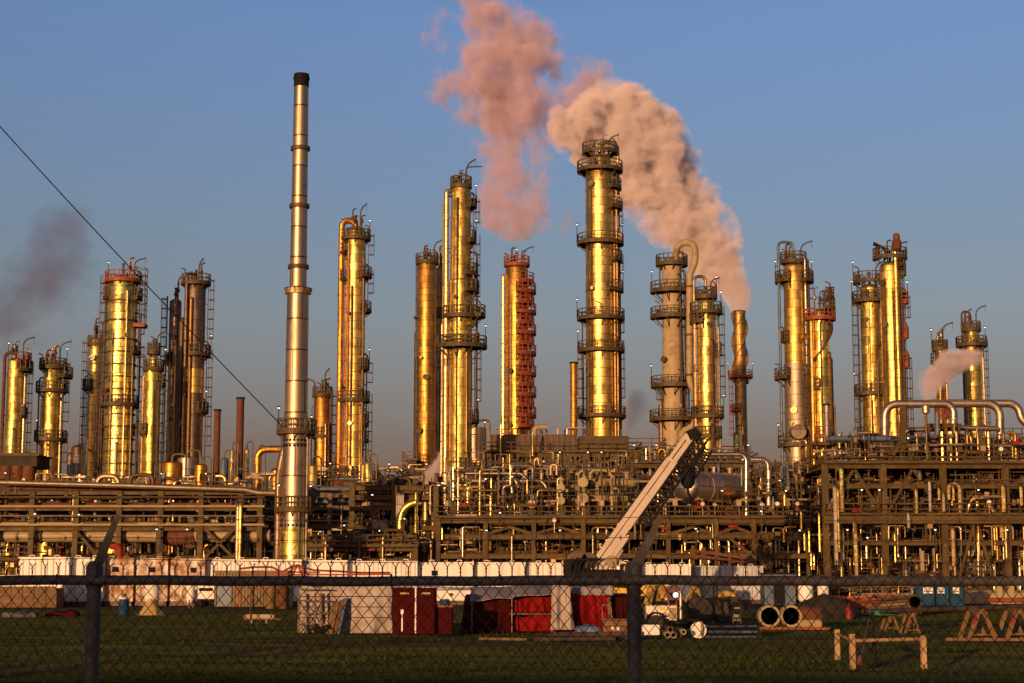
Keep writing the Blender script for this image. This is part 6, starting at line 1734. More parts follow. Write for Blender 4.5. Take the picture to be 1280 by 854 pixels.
def near_clutter():
    Y = 75
    cloth('tarp_heap', X(722, 785, Y), X(751, 785, Y), Y, Y + .8, .02, .42, tarpb, 'blue tarp heap on the ground before the red bales', 'tarp', amp=.2, seed=14, nx=20, nz=8)
    # timber crate with holes
    x0, x1 = X(754, 785, Y), X(788, 785, Y); zt = .78
    t = thing('timber_crate', 'low brown timber crate at the fence post foot by the blue tarp', 'crate', ((x0 + x1) / 2, Y + .4, 0))
    for k in range(3): MB().box((x0, Y, .03 + k * .25), (x1, Y + .9, .03 + k * .25 + .22)).build('plank', K['wood'], t)
    MB().box((x0 - .05, Y - .05, zt - .01), (x1 + .05, Y + .95, zt + .04)).build('lid', K['wood'], t)
    for i in (.3, .5): MB().box((x0 + (x1 - x0) * i, Y - .01, .36), (x0 + (x1 - x0) * i + .12, Y - .004, .5)).build('vent', K['white'], t)
    # hand truck on it
    p = W(758, 775, Y - .2); t = thing('hand_truck', 'small pale hand truck standing behind the timber crate', 'hand truck', (p.x, Y + 1.2, 0))
    a, b = X(752, 770, Y + 1.2), X(764, 770, Y + 1.2)
    MB().path([(a + .12, Y + 1.2, .1), (a, Y + 1.2, Z(757, Y)), (a + .4, Y + 1.2, Z(757, Y)), (a + .5, Y + 1.2, .1)], .025, 6, bend=.1).build('frame', K['galv'], t)
    MB().bar((a + .05, Y + 1.2, .8), (a + .45, Y + 1.2, .8), .04).build('crossbar', K['galv'], t)
    MB().tube((b, Y + 1.25, 0), (b - .08, Y + 1.25, Z(747, Y)), .09, 8).build('post', K['wood'], t)
    for dxx in (0, .5): MB().lathe([(.03, -.03), (.13, -.03), (.13, .03), (.03, .03)], (a + dxx, Y + 1.1, .13), 12, axis='y').build('wheel', K['rubber'], t)
    # pipes on the ground
    R = random.Random(9); L = ['dark thin pipe lying in the grass, nearest of the loose bundle', 'dark pipe lying behind the nearest one in the loose bundle', 'pale grey pipe lying across the loose bundle', 'bluish pipe lying at the back of the loose bundle', 'short dark pipe topping the loose bundle']
    for k in range(5):
        y = 71.5 + k * .33; a, b = X(668 + k * 6, 797, y), X(770 + k * 9, 797, y)
        tag(MB().tube((a, y, .10 + .04 * (k % 2) + (.16 if k == 4 else 0)), (b, y + .5, .10 + (.16 if k == 4 else 0)), .09, 10).build('loose_pipe', K[['steel_dark', 'black', 'galv', 'bluegrey', 'steel_dark'][k]]), L[k], 'pipe', 'loose pipes lying in the grass')
    tag(MB().bar((X(600, 797, 73), 73.5, .06), (X(660, 799, 73), 72.4, .06), .22, .10).build('timber_beam', K['wood']), 'long low timber beam lying in the grass before the red bales', 'timber')
    # light plant trailer
    Y = 86; x0, x1 = X(808, 770, Y), X(846.5, 770, Y); z0, z1 = Z(773, Y), Z(757, Y)
    t = thing('light_trailer', 'small cream box trailer with black lettering and a red corner lamp', 'trailer', ((x0 + x1) / 2, Y + .7, 0))
    wm = mat('cream_trailer_paint', (0.74, 0.66, 0.52), 0.4, 0, 0.08, 0.8, dirt=(0.5, 0.35, 0.2), amt=0.25)
    MB().box((x0, Y, z0 - .1), (x1, Y + 1.5, z1)).build('body', wm, t, bevel=.04)
    MB().box((x1 - .40, Y - .02, z0 - .05), (x1 - .05, Y - .004, z1 - .1)).build('side_door', K['beige'], t)
    xw = X(819, 770, Y)
    MB().lathe([(.12, 0), (.36, .02), (.38, .08), (.38, .2), (.34, .24), (.12, .25)], (xw, Y - .28, .38), 20, axis='y').build('wheel', K['rubber'], t)
    mb = MB()
    for k in range(10):
        a0, a1 = PI * k / 10, PI * (k + 1) / 10; mb.bar((xw + .47 * math.cos(a0), Y - .16, .42 + .47 * math.sin(a0)), (xw + .47 * math.cos(a1), Y - .16, .42 + .47 * math.sin(a1)), .3, .05)
    mb.build('mudguard', K['black'], t)
    MB().box((x0 - .02, Y - .04, z1 - .62), (x0 + .12, Y - .004, z1 - .42)).build('corner_lamp', K['red'], t)
    MB().box((x0 + .05, Y + .1, .45), (x1 + 1.1, Y + .25, .56)).build('drawbar', K['black'], t)
    MB().box((X(825, 760, Y), Y - .012, z1 - .22), (X(831, 760, Y), Y - .004, z1 - .08)).build('sticker', K['yellow'], t)
    MB().box((X(828, 768, Y), Y - .012, z0 + .06), (X(837, 768, Y), Y - .004, z0 + .14)).build('sticker', K['wood'], t)
    def words(body, at, size, m, parent, name='lettering'):
        cu = bpy.data.curves.new(name, 'FONT'); cu.body = body; cu.size = size; cu.align_x = 'CENTER'; cu.align_y = 'CENTER'; cu.extrude = .002; cu.offset = .006
        o = bpy.data.objects.new(name, cu); me = bpy.data.meshes.new_from_object(o); bpy.data.objects.remove(o)
        me.materials.clear(); me.materials.append(m); o = bpy.data.objects.new(name, me); COL.objects.link(o); o.parent = parent
        o.location = Vector(at) - offset(parent); o.rotation_euler = (PI / 2, 0, 0); return o
    words('TEREX', (X(829, 769, Y), Y - .012, Z(769.2, Y)), .24, K['black'], t)
    # mast folded on the trailer: red frame and lamps
    for k, p in enumerate((836, 846)): MB().tube((X(p, 750, Y + .5), Y + .5, z1), (X(p - 2, 750, Y + .5), Y + .5, Z(733, Y)), .06, 8).build('mast', K['red'], t)
    MB().bar((X(832, 737, Y), Y + .5, Z(736, Y)), (X(848, 737, Y), Y + .5, Z(735, Y)), .10).build('mast', K['red'], t)
    o = MB().lathe([(.05, 0), (.14, .02), (.16, .12), (.08, .2)], (X(845, 744, Y), Y + .1, Z(744, Y)), 14, axis='y').build('floodlight', K['galv'], t)
    MB().lathe([(.01, -.03), (.13, -.02), (.13, 0), (.01, 0)], (X(845, 744, Y), Y + .1, Z(744, Y)), 14, axis='y').build('lens', K['lamp'], o)
    MB().tube((X(852, 750, Y), Y + .4, .5), (X(852, 750, Y), Y + .4, Z(738, Y)), .08, 8).build('exhaust', K['silver'], t)
    # white cube tank
    Y = 76; x0, x1 = X(803, 788, Y), X(825, 788, Y); zt = Z(781, Y)
    t = thing('cube_tank', 'small pinkish white cube tank beside the fence post foot', 'tank', ((x0 + x1) / 2, Y + .4, 0))
    MB().box((x0, Y, .08), (x1, Y + .8, zt)).build('bottle', tankm, t, bevel=.05); MB().box((x0, Y, 0), (x1, Y + .8, .075)).build('pallet', K['steel_dark'], t)
    MB().tube(((x0+x1)/2, Y + .4, zt), ((x0+x1)/2, Y + .4, zt + .06), .1, 14).build('cap', K['black'], t)
    # open pipe ends
    Ls = ['cut pipe end ringed in gold, first of the front pair', 'cut pipe end ringed in gold, second of the front pair', 'rusty cut pipe stacked over the front pair', 'small rusty cut pipe beside the pale flange', 'pale flanged cut pipe beside the long dark bundle']
    for k, (px, py, d, m) in enumerate(((834.5, 795, 8.5, 'galv'), (842, 795.5, 8.5, 'galv'), (838, 787, 8, 'rust'), (849, 795, 5, 'rust'), (854.5, 790, 7, 'beige'))):
        y = 75 + (k > 1) * .3; p = W(px, py, y); r = M(d, y) / 2; z = max(r + .01, p.z)
        tag(MB().lathe([(r * .62, 2.2), (r * .62, 0), (r, 0), (r, 2.2), (r * .62, 2.2)], (p.x, y, z), 20, axis='y').build('cut_pipe', K[m]), Ls[k], 'pipe')
    # long dark bundle with white end plate
    Y = 77; p = W(874, 790, Y)
    t = thing('pipe_bundle', 'long dark wrapped tube bundle with a pale round end plate', 'bundle', (X(905, 790, Y), Y, 0))
    r = M(20, Y) / 2
    a = Vector((X(876, 790, Y), Y, r * .9)); b = Vector((X(948, 790, Y), Y + .9, r * .8))
    R = random.Random(12)
    for k in range(19):
        q = Vector((0, R.uniform(-.3, .3), R.uniform(-.30, .22))); MB().tube(a + q + Vector((R.uniform(0, .3), 0, 0)), b + q, .06, 8).build('tube', K['bluegrey'] if k % 3 else K['black'], t)
    MB().lathe([(.08, -.08), (r * .98, -.08), (r, 0), (r * .6, .04), (.08, .04)], a + Vector((.02, -.35, .03)), 28, axis='x').build('end_plate', K['beige'], t)
    MB().lathe([(r*.2, -.03), (r * 1.0, -.03), (r, .04), (r*.2, .04)], a + Vector((-.15, -.45, .0)), 28, axis='y').build('end_plate', tankm, t)
    # rings
    Y = 88
    Lr = ['cream lined pipe ring standing on edge, half hidden by a dark disc', 'cream lined pipe ring with a rust brown inside, next to the half drum']
    for k, (px, m) in enumerate(((962, 'bluegrey'), (989, 'rust'))):
        p = W(px, 773, Y); r = M(27, Y) / 2
        t = thing('pipe_ring', Lr[k], 'pipe ring', (p.x, Y, 0))
        MB().lathe([(r * .78, 0), (r * .8, -.04), (r, -.04), (r, .7), (r * .78, .7), (r * .78, 0)], (p.x, Y, r + .12), 36, axis='y').build('ring', K['beige'], t)
        MB().lathe([(.02, .28), (r * .77, .30), (r * .77, .5), (.02, .5)], (p.x, Y, r + .12), 32, axis='y').build('inner_disc', K[m], t)
        MB().cbox((p.x, Y + .3, 0), .9, .5, .14).build('block', K['wood'], t)
    p0, p1 = X(996, 775, Y), X(1028, 775, Y); r = M(26, Y) / 2
    t = thing('half_drum', 'squat drum lying down, rust above and cream below', 'drum', ((p0 + p1) / 2, Y + .4, 0))
    MB().lathe([(.02, 0), (r * .9, .02), (r, .12), (r, p1 - p0 - .12), (r * .9, p1 - p0 - .02), (.02, p1 - p0)], (p0, Y + .5, r + .1), 30, axis='x').build('shell', K['rust'], t)
    zz = r * .95; MB().box((p0 + .03, Y - .25, .1), (p1 - .03, Y + .5, zz)).build('cradle', K['beige'], t, bevel=.1)
    tag(MB().box((X(955, 790, Y), Y - .5, 0), (X(1035, 790, Y), Y - .32, .13)).build('timber_beam', K['redsteel']), 'reddish beam lying under the pipe rings and half drum', 'timber')
    # dark machine with big tyres (wheel loader)
    Y = 96
    t = thing('wheel_loader', 'dark yellow wheel loader in shadow behind the long tube bundle', 'loader', (X(890, 770, Y), Y, 0))
    ym = mat('dusty_loader_yellow', (0.40, 0.27, 0.05), 0.6, 0, .3, 1.0, dirt=(0.06, 0.04, 0.02), amt=.7)
    for px, dy in ((872, -.9), (910, -.9), (872, 1.1), (910, 1.1)):
        p = X(px, 770, Y); r = .78
        w = MB().lathe([(.34, 0), (.70, .02), (.78, .12), (.78, .42), (.70, .52), (.34, .54)], (p, Y + dy, r), 30, axis='y').build('tyre', K['rubber'], t)
        MB().lathe([(.06, .04), (.32, .08), (.36, .03), (.36, .5), (.06, .5)], (p, Y + dy, r), 20, axis='y').build('rim', ym, w)
    MB().box((X(862, 760, Y), Y - .5, .8), (X(918, 760, Y), Y + 1.1, 1.45)).build('chassis', K['black'], t, bevel=.08)
    MB().box((X(896, 745, Y), Y - .55, 1.46), (X(919, 745, Y), Y + 1.15, Z(738, Y))).build('engine_hood', ym, t, bevel=.1)
    mb = MB(); xa, xb = X(876, 740, Y), X(895, 740, Y)
    for x in (xa, xb):
        for y in (Y - .4, Y + 1.0): mb.bar((x, y, 1.45), (x, y, Z(723, Y)), .09)
    mb.box((xa - .1, Y - .5, Z(723, Y)), (xb + .1, Y + 1.1, Z(721, Y))); mb.build('cab_frame', K['black'], t)
    for y in (Y - .3, Y + .9): MB().path([(xa, y, 1.5), (X(868, 745, Y), y, 2.2), (X(858, 760, Y), y, 1.0), (X(852, 775, Y), y, .5)], .12, 8, bend=.4).build('lift_arm', ym, t)
    MB().add([(X(846, 775, Y), Y - .9, .1), (X(846, 775, Y), Y + 1.5, .1), (X(856, 775, Y), Y + 1.5, .15), (X(856, 775, Y), Y - .9, .15), (X(850, 775, Y), Y - .9, 1.0), (X(850, 775, Y), Y + 1.5, 1.0), (X(857, 775, Y), Y + 1.5, .95), (X(857, 775, Y), Y - .9, .95)],
             [(3,2,1,0), (4,5,6,7), (0,1,5,4), (1,2,6,5), (2,3,7,6), (3,0,4,7)]).build('bucket', K['steel_dark'], t)
    # excavator-like dark arm and yellow cowl next to the post
    Y = 104; t = thing('backhoe', 'yellow backhoe with a leaning arm behind the cream box trailer', 'backhoe', (X(822, 755, Y), Y, 0))
    P = [W(806, 770, Y), W(815, 735, Y), W(824, 728, Y), W(830, 748, Y)]
    MB().path([(p.x, Y, p.z) for p in P], .27, 8, bend=.5).build('arm', ym, t)
    MB().box((X(813, 750, Y), Y + .3, Z(752, Y)), (X(832, 750, Y), Y + 1.8, Z(737, Y))).build('cowl', ym, t, bevel=.1)
    MB().box((X(802, 760, Y), Y + .2, .5), (X(846, 760, Y), Y + 2, Z(753, Y))).build('chassis', K['black'], t, bevel=.08)
    for px in (808, 840):
        MB().lathe([(.1, 0), (.5, .02), (.55, .1), (.55, .36), (.1, .4)], (X(px, 765, Y), Y - .2, .55), 22, axis='y').build('tyre', K['rubber'], t)
    # sign board with grey strips
    Y = 92; t = thing('notice_board', 'black notice board with three pale strips near the loader', 'board', (X(921, 770, Y), Y, 0))
    x0, x1 = X(915, 770, Y), X(927, 770, Y)
    MB().box((x0, Y, .55), (x1, Y + .06, Z(754, Y))).build('panel', K['black'], t)
    for y, h in ((759, .09), (768, .16), (774, .09)): MB().box((x0 + .08, Y - .012, Z(y, Y) - h), (x1 - .08, Y - .004, Z(y, Y))).build('strip', K['galv'], t)
    for x in (x0 + .05, x1 - .05): MB().bar((x, Y + .03, 0), (x, Y + .03, .55), .05).build('post', K['steel_dark'], t)
near_clutter()

def left_yard():
    # timber panels
    Y = 156
    x0, x1 = X(-30, 745, Y), X(71, 745, Y)
    t = thing('timber_bin', 'long brown timber sided bin at the edge below the first white tank', 'bin', ((x0 + x1) / 2, 152, 0))
    Y = 151
    x0, x1 = X(-30, 745, Y), X(71, 745, Y); zt = Z(733, Y)
    n = 7
    for i in range(n):
        a, b = x0 + (x1 - x0) * i / n, x0 + (x1 - x0) * (i + 1) / n
        MB().box((a + .03, Y, .05), (b - .03, Y + .08, zt)).build('panel', K['wood'], t)
        MB().box((a - .04, Y - .06, 0), (a + .04, Y + .1, zt + .05)).build('post', K['wood'], t)
    MB().box((x0, Y + .1, .02), (x1, Y + 2.4, zt - .15)).build('body', K['wood'], t)
    for y in (.5, 1.1): MB().box((x0, Y - .04, y), (x1, Y - .005, y + .07)).build('batten', K['steel_dark'], t)
    t = thing('trailer_roof', 'pale flat trailer top showing over the timber bin by the fence rail', 'trailer', ((X(0, 720, 153) + X(78, 720, 153)) / 2, 155, 0))
    MB().box((X(-30, 720, 154), 153.6, 1.2), (X(80, 720, 154), 155.2, Z(719, 154))).build('body', K['white'], t, bevel=.05)
    for p in (10, 60): MB().lathe([(.1, -.1), (.42, -.1), (.42, .14), (.1, .14)], (X(p, 750, 154), 153.8, .45), 16, axis='y').build('wheel', K['rubber'], t)
    # yellow tent shaped pile
    p = G(188, 769); w = M(38, p.y) / 2; h = M(21, p.y)
    t = thing('sand_pile', 'little yellow tent shaped pile sitting alone in the grass', 'pile', (p.x, p.y, 0))
    n = 26; vs_ = []
    for k in range(9):
        for i in range(n):
            a = 2 * PI * i / n; r = w * (1 - k / 8) ** 1.05 * (1 + .14 * mnoise.noise(Vector((math.cos(a) * 2, math.sin(a) * 2, k * .4)))) + .01
            vs_.append((p.x + r * math.cos(a), p.y + r * math.sin(a), h * k / 8 + (.0 if k in (0, 8) else .05 * mnoise.noise(Vector((i * .6, k, 3))))))
    MB().add(vs_, [(j*n+i, j*n+(i+1) % n, (j+1)*n+(i+1) % n, (j+1)*n+i) for j in range(8) for i in range(n)], True).build('heap', mat('yellow_sand', (0.50, 0.34, 0.13), .9, 0, .25, 2), t)
    # olive container
    Y = 148; x0, x1 = X(268, 740, Y), X(362, 740, Y); zt = Z(715, Y)
    om = mat('olive_container_paint', (0.17, 0.13, 0.06), 0.6, 0, .3, .6, dirt=RUST, amt=.5)
    t = thing('scrap_container', 'olive brown ribbed container with a dark open panel', 'container', ((x0 + x1) / 2, Y + 1.2, 0))
    mb = MB().box((x0, Y, .15), (x1, Y + 2.4, zt)); n = 24
    for i in range(n): a = x0 + (i + .15) * (x1 - x0) / n; mb.box((a, Y - .09, .25), (a + .14, Y - .005, zt - .1))
    mb.build('body', om, t)
    MB().box((x0 - .04, Y - .11, zt + .005), (x1 + .04, Y + 2.44, zt + .12)).build('rim', om, t)
    MB().box((X(272, 745, Y), Y - .13, .2), (X(289, 745, Y), Y - .10, Z(733, Y))).build('door', K['bluegrey'], t)
    for p, y2, l in ((338, 731, 'pale orange upright drum at the olive container, sunlit'), (353, 732, 'brown upright drum next to the pale orange one')):
        r = M(13, 146) / 2; x = X(p, 745, 146); zt2 = Z(y2, 146)
        t = thing('oil_drum', l, 'drum', (x, 146, 0)); P_ = [(r, 0.02)]
        for k in (.33, .66): P_ += [(r, zt2 * k - .04), (r + .03, zt2 * k), (r, zt2 * k + .04)]
        P_ += [(r, zt2), (r * .92, zt2), (r * .92, zt2 - .03), (.01, zt2 - .03)]
        MB().lathe(P_, (x, 146, 0), 22).build('shell', K['wood'] if p == 338 else K['rust'], t); MB().tube((x + r * .5, 145.9, zt2 - .03), (x + r * .5, 145.9, zt2 + .03), .06, 8).build('bung', K['steel_dark'], t)
    # rusty roof truss behind the rail
    Y = 146; t = thing('rusty_truss', 'rusty arched truss lying over the olive container and drums', 'truss', (X(380, 712, Y), Y, Z(718, Y)))
    pts = [(300, 711), (318, 709), (340, 709), (352, 715), (366, 708), (372, 706.5), (380, 709), (392, 713), (420, 714), (450, 716), (488, 716)]
    Q = [W(a, b, Y) for a, b in pts]; MB().path([(q.x, Y, q.z) for q in Q], .10, 6).build('chord', K['redsteel'], t)
    for a, b in (((352, 715), (400, 716)), ((358, 718), (372, 706.5)), ((366, 719), (372, 706.5)), ((378, 719), (372, 706.5)), ((386, 719), (374, 708)), ((300, 719), (488, 718))):
        p, q = W(*a, Y), W(*b, Y); MB().bar((p.x, Y, p.z), (q.x, Y, q.z), .14).build('web', K['redsteel'], t)
    for a in (300, 352, 420, 488): p = W(a, 717, Y); MB().bar((p.x, Y, 0), (p.x, Y, p.z), .12).build('leg', K['redsteel'], t)
    # work table with lumber
    p = G(327, 781); y = p.y; x0, x1 = X(306, 771, y), X(350, 771, y); zt = Z(768, y)
    t = thing('work_table', 'low work bench topped with pale lumber, on thin legs in the grass', 'table', ((x0 + x1) / 2, y, 0))
    MB().box((x0, y - .3, zt - .22), (x1 - .3, y + .3, zt)).build('lumber', K['beige'], t); MB().box((x0 - .1, y - .33, zt - .28), (x1 + .1, y + .33, zt - .225)).build('top', K['wood'], t)
    for px in (314, 333):
        for dy in (-.25, .25): MB().tube((X(px, 780, y), y + dy, 0), (X(px, 780, y), y + dy, zt - .28), .03, 6).build('leg', K['galv'], t)
    x = X(314, 760, y - .1); MB().bar((x, y - .4, 0), (x, y - .4, Z(738, y)), .05).build('stand', K['rust'], t); MB().bar((x - .25, y - .4, Z(747, y)), (x + .2, y - .4, Z(747, y)), .05).build('stand', K['wood'], t)
    # rags
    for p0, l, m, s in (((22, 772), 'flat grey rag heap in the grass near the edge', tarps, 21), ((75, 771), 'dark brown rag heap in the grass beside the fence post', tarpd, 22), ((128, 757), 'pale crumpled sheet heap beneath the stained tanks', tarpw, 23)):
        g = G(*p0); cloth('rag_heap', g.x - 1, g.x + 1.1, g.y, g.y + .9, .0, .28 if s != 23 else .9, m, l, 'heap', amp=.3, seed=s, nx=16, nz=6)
    for p0, l, s in (((155, 752), 'dark blue barrel before the first stained tank', .5), ((556, 755), 'dark blue barrel behind the low maroon chest', .55)):
        Y = 120; x = X(p0[0], 750, Y); r = .34
        t = thing('blue_barrel', l, 'barrel', (x, Y, 0)); MB().lathe([(r * .9, 0), (r, .1), (r * 1.04, .5), (r, .95), (r * .9, 1.1), (.01, 1.1)], (x, Y, 0), 20).build('shell', K['bluepaint'], t); MB().lathe([(.0, 1.11), (.2, 1.11), (.2, 1.16), (.0, 1.17)], (x, Y, 0), 12).build('lid', K['white'], t)
    Y = 150; t = thing('skid_unit', 'white skid unit with grey grille beside the olive container', 'machine', (X(257, 745, Y), Y, 0))
    MB().box((X(247, 740, Y), Y, Z(749, Y)), (X(268, 740, Y), Y + 2, Z(732, Y))).build('body', K['white'], t, bevel=.06)
    MB().box((X(249, 740, Y), Y - .03, Z(739, Y)), (X(266, 740, Y), Y - .004, Z(735, Y))).build('grille', K['black'], t)
    for p in (250, 264): MB().cbox((X(p, 750, Y), Y + .5, 0), .3, 1, Z(749, Y)).build('leg', K['black'], t)
left_yard()

def right_yard():
    # portable toilets
    Y = 127
    first = None
    L = ['blue portable toilet with a broad orange lettered sign, first of three', 'blue portable toilet standing in the middle of three', 'blue portable toilet at the far end of three, beside the pipe table']
    for k, (a, b, y0) in enumerate(((1145, 1168.5, 0), (1169.5, 1187, .5), (1187.6, 1205, .9))):
        Yk = Y + y0; x0, x1 = X(a, 745, Yk), X(b, 745, Yk); zt = 2.28
        t = thing('portable_toilet', L[k], 'toilet', ((x0 + x1) / 2, Yk + .6, 0), 'blue portable toilets')
        MB().box((x0, Yk, .12), (x1, Yk + 1.15, zt - .12)).build('cabin', K['bluepaint'], t, bevel=.03)
        MB().add([(x0 - .04, Yk - .05, zt - .115), (x1 + .04, Yk - .05, zt - .115), (x1 + .04, Yk + 1.2, zt - .115), (x0 - .04, Yk + 1.2, zt - .115), (x0 + .12, Yk + .15, zt + .06), (x1 - .12, Yk + .15, zt + .06), (x1 - .12, Yk + 1, zt + .06), (x0 + .12, Yk + 1, zt + .06)],
                 [(3,2,1,0), (4,5,6,7), (0,1,5,4), (1,2,6,5), (2,3,7,6), (3,0,4,7)]).build('roof', K['bluepaint'], t)
        d = MB().box((x0 + .1, Yk - .045, .2), (x1 - .1, Yk - .004, zt - .22)).build('door', K['bluepaint'], t, bevel=.01)
        MB().box((x1 - .2, Yk - .08, 1.05), (x1 - .16, Yk - .046, 1.25)).build('handle', K['galv'], d)
        MB().box((x0 - .02, Yk - .05, 0), (x1 + .02, Yk + 1.2, .11)).build('skid', K['black'], t)
        MB().tube((x1 - .15, Yk + 1, zt), (x1 - .15, Yk + 1, zt + .25), .05, 8).build('vent', K['white'], t)
        sx0, sx1 = ((X(1154, 745, Yk), X(1166, 745, Yk)), (X(1172, 745, Yk), X(1180.5, 745, Yk)), (X(1191, 745, Yk), X(1199, 745, Yk)))[k]
        z1, z0 = Z(734.5, Yk), Z(742, Yk)
        s = MB().box((sx0, Yk - .062, z0), (sx1, Yk - .047, z1)).build('sign', K['white'], t)
        om = K['redsteel'] if k == 0 else K['red']
        MB().box((sx0 + .04, Yk - .070, z0 + .12), (sx1 - .04, Yk - .064, z0 + .20)).build('sign_mark', om, s)
        MB().add([(sx0 + .1, Yk - .072, z0 + .32), (sx0 + .16, Yk - .072, z0 + .26), (sx1 - .08, Yk - .072, z1 - .05), (sx1 - .16, Yk - .072, z1 - .05)], [(0, 1, 2, 3)]).build('sign_mark', om, s)
    # timber pile, rusty
    R = random.Random(8); Y = 118
    x0, x1 = X(1034, 755, Y), X(1142, 755, Y)
    t = thing('scrap_pile', 'long low pile of rusty scrap boards before the blue toilets', 'scrap pile', ((x0 + x1) / 2, Y, 0))
    for i in range(60):
        z = R.random() ** 1.4 * 1.5; a = R.uniform(x0, x1 - 2); l = R.uniform(1.5, 4.5)
        MB().bar((a, Y + R.uniform(-.8, 1.2), z * .8 + .1), (min(a + l, x1 + .4), Y + R.uniform(-.8, 1.2), z * .8 + .1 + R.uniform(-.15, .25)), R.uniform(.12, .4), R.uniform(.06, .16)).build('board', K[R.choice(('rust', 'rust', 'steel_dark', 'wood', 'redsteel'))], t)
    MB().box((x0 + .3, Y - .3, 0), (x1 - .3, Y + .8, .9)).build('core', K['rust'], t)
    n = 30; vs_ = []; g = G(1030, 772)
    t = thing('dirt_mound', 'dark earth mound next to the white cylinders and scrap boards', 'mound', (g.x, 112, 0))
    for k in range(8):
        for i in range(n):
            a = 2 * PI * i / n; f = k / 7
            r = (1 - f) ** .8; q = 1 + .3 * mnoise.noise(Vector((math.cos(a) * 1.5, math.sin(a) * 1.5, f * 2)))
            vs_.append((X(1030, 760, 112) + 3.4 * r * q * math.cos(a), 112 + 2 * r * q * math.sin(a), 1.55 * f * (1 if k < 7 else 1) + (.12 * mnoise.noise(Vector((i, k * 1.3, 2))) if 0 < k else 0)))
    MB().add(vs_, [(j*n+i, j*n+(i+1) % n, (j+1)*n+(i+1) % n, (j+1)*n+i) for j in range(7) for i in range(n)] + [tuple(7*n+i for i in range(n))], True).build('heap', mat('dark_soil', (0.03, 0.024, 0.018), .95, 0, .4, 1.5), t)
    tag(MB().lathe([(.001, 0), (.2, 0), (.2, .62), (.12, .75), (.07, .78), (.07, .9), (.001, .92)], (X(1061, 765, 108), 108, .05 + .0), 14).build('red_canister', K['red']), 'red canister standing in the grass before the rusty scrap boards', 'canister')
    # pipes on trestles
    Y = 73; zt = Z(765, Y)
    def trestle(px, label, Y, sp=12, tip=None, src=None):
        x = X(px, 785, Y)
        if src is None:
            t = thing('trestle', label, 'trestle', (0, 0, 0)); s = .56
            for dy in (-.75, .75):
                for sx in (-1, 1):
                    MB().bar((sx * s, dy, 0), (sx * .12, dy, 1.16), .17).build('leg', K['wood'], t)
            MB().bar((0, -.9, 1.18), (0, .9, 1.18), .2).build('top_beam', K['wood'], t)
            MB().bar((-s * .8, -.75, .24), (s * .8, -.75, .24), .08).build('tie', K['wood'], t)
            MB().bar((-.37, -.84, .72), (-.22, -.84, .98), .12).build('red_band', K['red'], t)
        else: t = copy_tree(src)
        t.location = (x, Y, 0); t['label'] = label; t['group'] = 'timber trestles under the long pipes'
        return t
    t1 = trestle(1221, 'timber trestle with a red painted leg, nearest under the long pipes', 73.5)
    trestle(1112, 'timber trestle under the bare end of the long pipes, by the green plate', 86, src=t1).scale = (.6, .7, .62)
    trestle(1137, 'timber trestle in the dark just in front of the blue toilets', 82, src=t1).scale = (.6, .7, .7)
    trestle(1268, 'timber trestle at the picture edge, next to the red legged one', 74.2, src=t1)
    Lp = ['dark long pipe lying foremost on the timber trestles', 'dark long pipe second on the timber trestles', 'rusty long pipe at the back of the timber trestles', 'reddish long pipe on top over the nearest trestle']
    for k in range(3):
        a, b = Vector((X(1082, 765, 86), 85.6 + k * .5, .80 + .11)), Vector((X(1310, 765, 73.2), 73.0 + k * .5, 1.29 + .11))
        tag(MB().tube(a, b, .11, 12).build('long_pipe', K[['steel_dark', 'black', 'rust'][k]]), Lp[k], 'pipe', 'long pipes on the trestles')
    a, b = Vector((X(1228, 757, 74), 73.6, 1.62)), Vector((X(1330, 757, 74), 74.0, 1.62)); tag(MB().tube(a, b, .10, 12).build('long_pipe', K['redsteel']), Lp[3], 'pipe', 'long pipes on the trestles')
    tag(MB().bar((X(1185, 799, 72), 72.4, .07), (X(1300, 799, 72), 72.0, .07), .3, .12).build('timber_beam', K['wood']), 'orange lit plank lying at the feet of the near trestles', 'timber')
    tag(MB().box((X(1090, 768, 85), 84.4, .78), (X(1121, 768, 85), 84.55, 1.0)).build('green_plate', mat('green_paint', (0.02, 0.16, 0.06), .5, 0, .2, 1)), 'green painted plate hung on the long pipes', 'plate')
    # machinery on the far trestles
    Y = 92; t = thing('valve_stand', 'rough grey valve assembly standing by the first blue toilet', 'valve', (X(1141, 757, Y), Y, 0))
    MB().lathe([(.25, 0), (.25, .05), (.12, .08), (.12, .5), (.3, .9), (.34, 1.2), (.2, 1.5), (.1, 1.6), (.1, 1.95), (.22, 1.98), (.22, 2.05), (.01, 2.06)], (X(1141, 757, Y), Y, 0), 16).build('body', K['galv'], t)
    MB().lathe([(.3, -.03), (.36, 0), (.3, .03), (.3, -.03)], (X(1141, 757, Y), Y - .45, 1.3), 18, axis='y').build('handwheel', K['rust'], t); MB().tube((X(1141, 757, Y), Y - .45, 1.3), (X(1141, 757, Y), Y - .2, 1.3), .05, 8).build('spindle', K['steel_dark'], t)
    # green-grey railed platform far right, in front of the structure
    Y = 140; x0, x1 = X(1206, 745, Y), X(1330, 745, Y); z1 = Z(741, Y)
    t = thing('pale_skid', 'long pale sided skid with handrail behind the trestles', 'skid', ((x0 + x1) / 2, Y + 1, 0))
    MB().box((x0, Y, .5), (x1, Y + 2.5, z1)).build('body', K['beige'], t, bevel=.04); MB().box((x0, Y + .1, 0), (x1, Y + 2.4, .49)).build('base', K['black'], t)
    MB().rail([(x0 + .1, Y + .1, z1), (x1, Y + .1, z1)], h=1.1, step=1.3, r=.03).build('railing', K['galv'], t)
    for p, w in ((1245, .45), (1259, .5)): MB().box((X(p, 740, Y), Y - .25, .1), (X(p, 740, Y) + w, Y - .02, z1 + 1.2)).build('column', K['beige'], t)
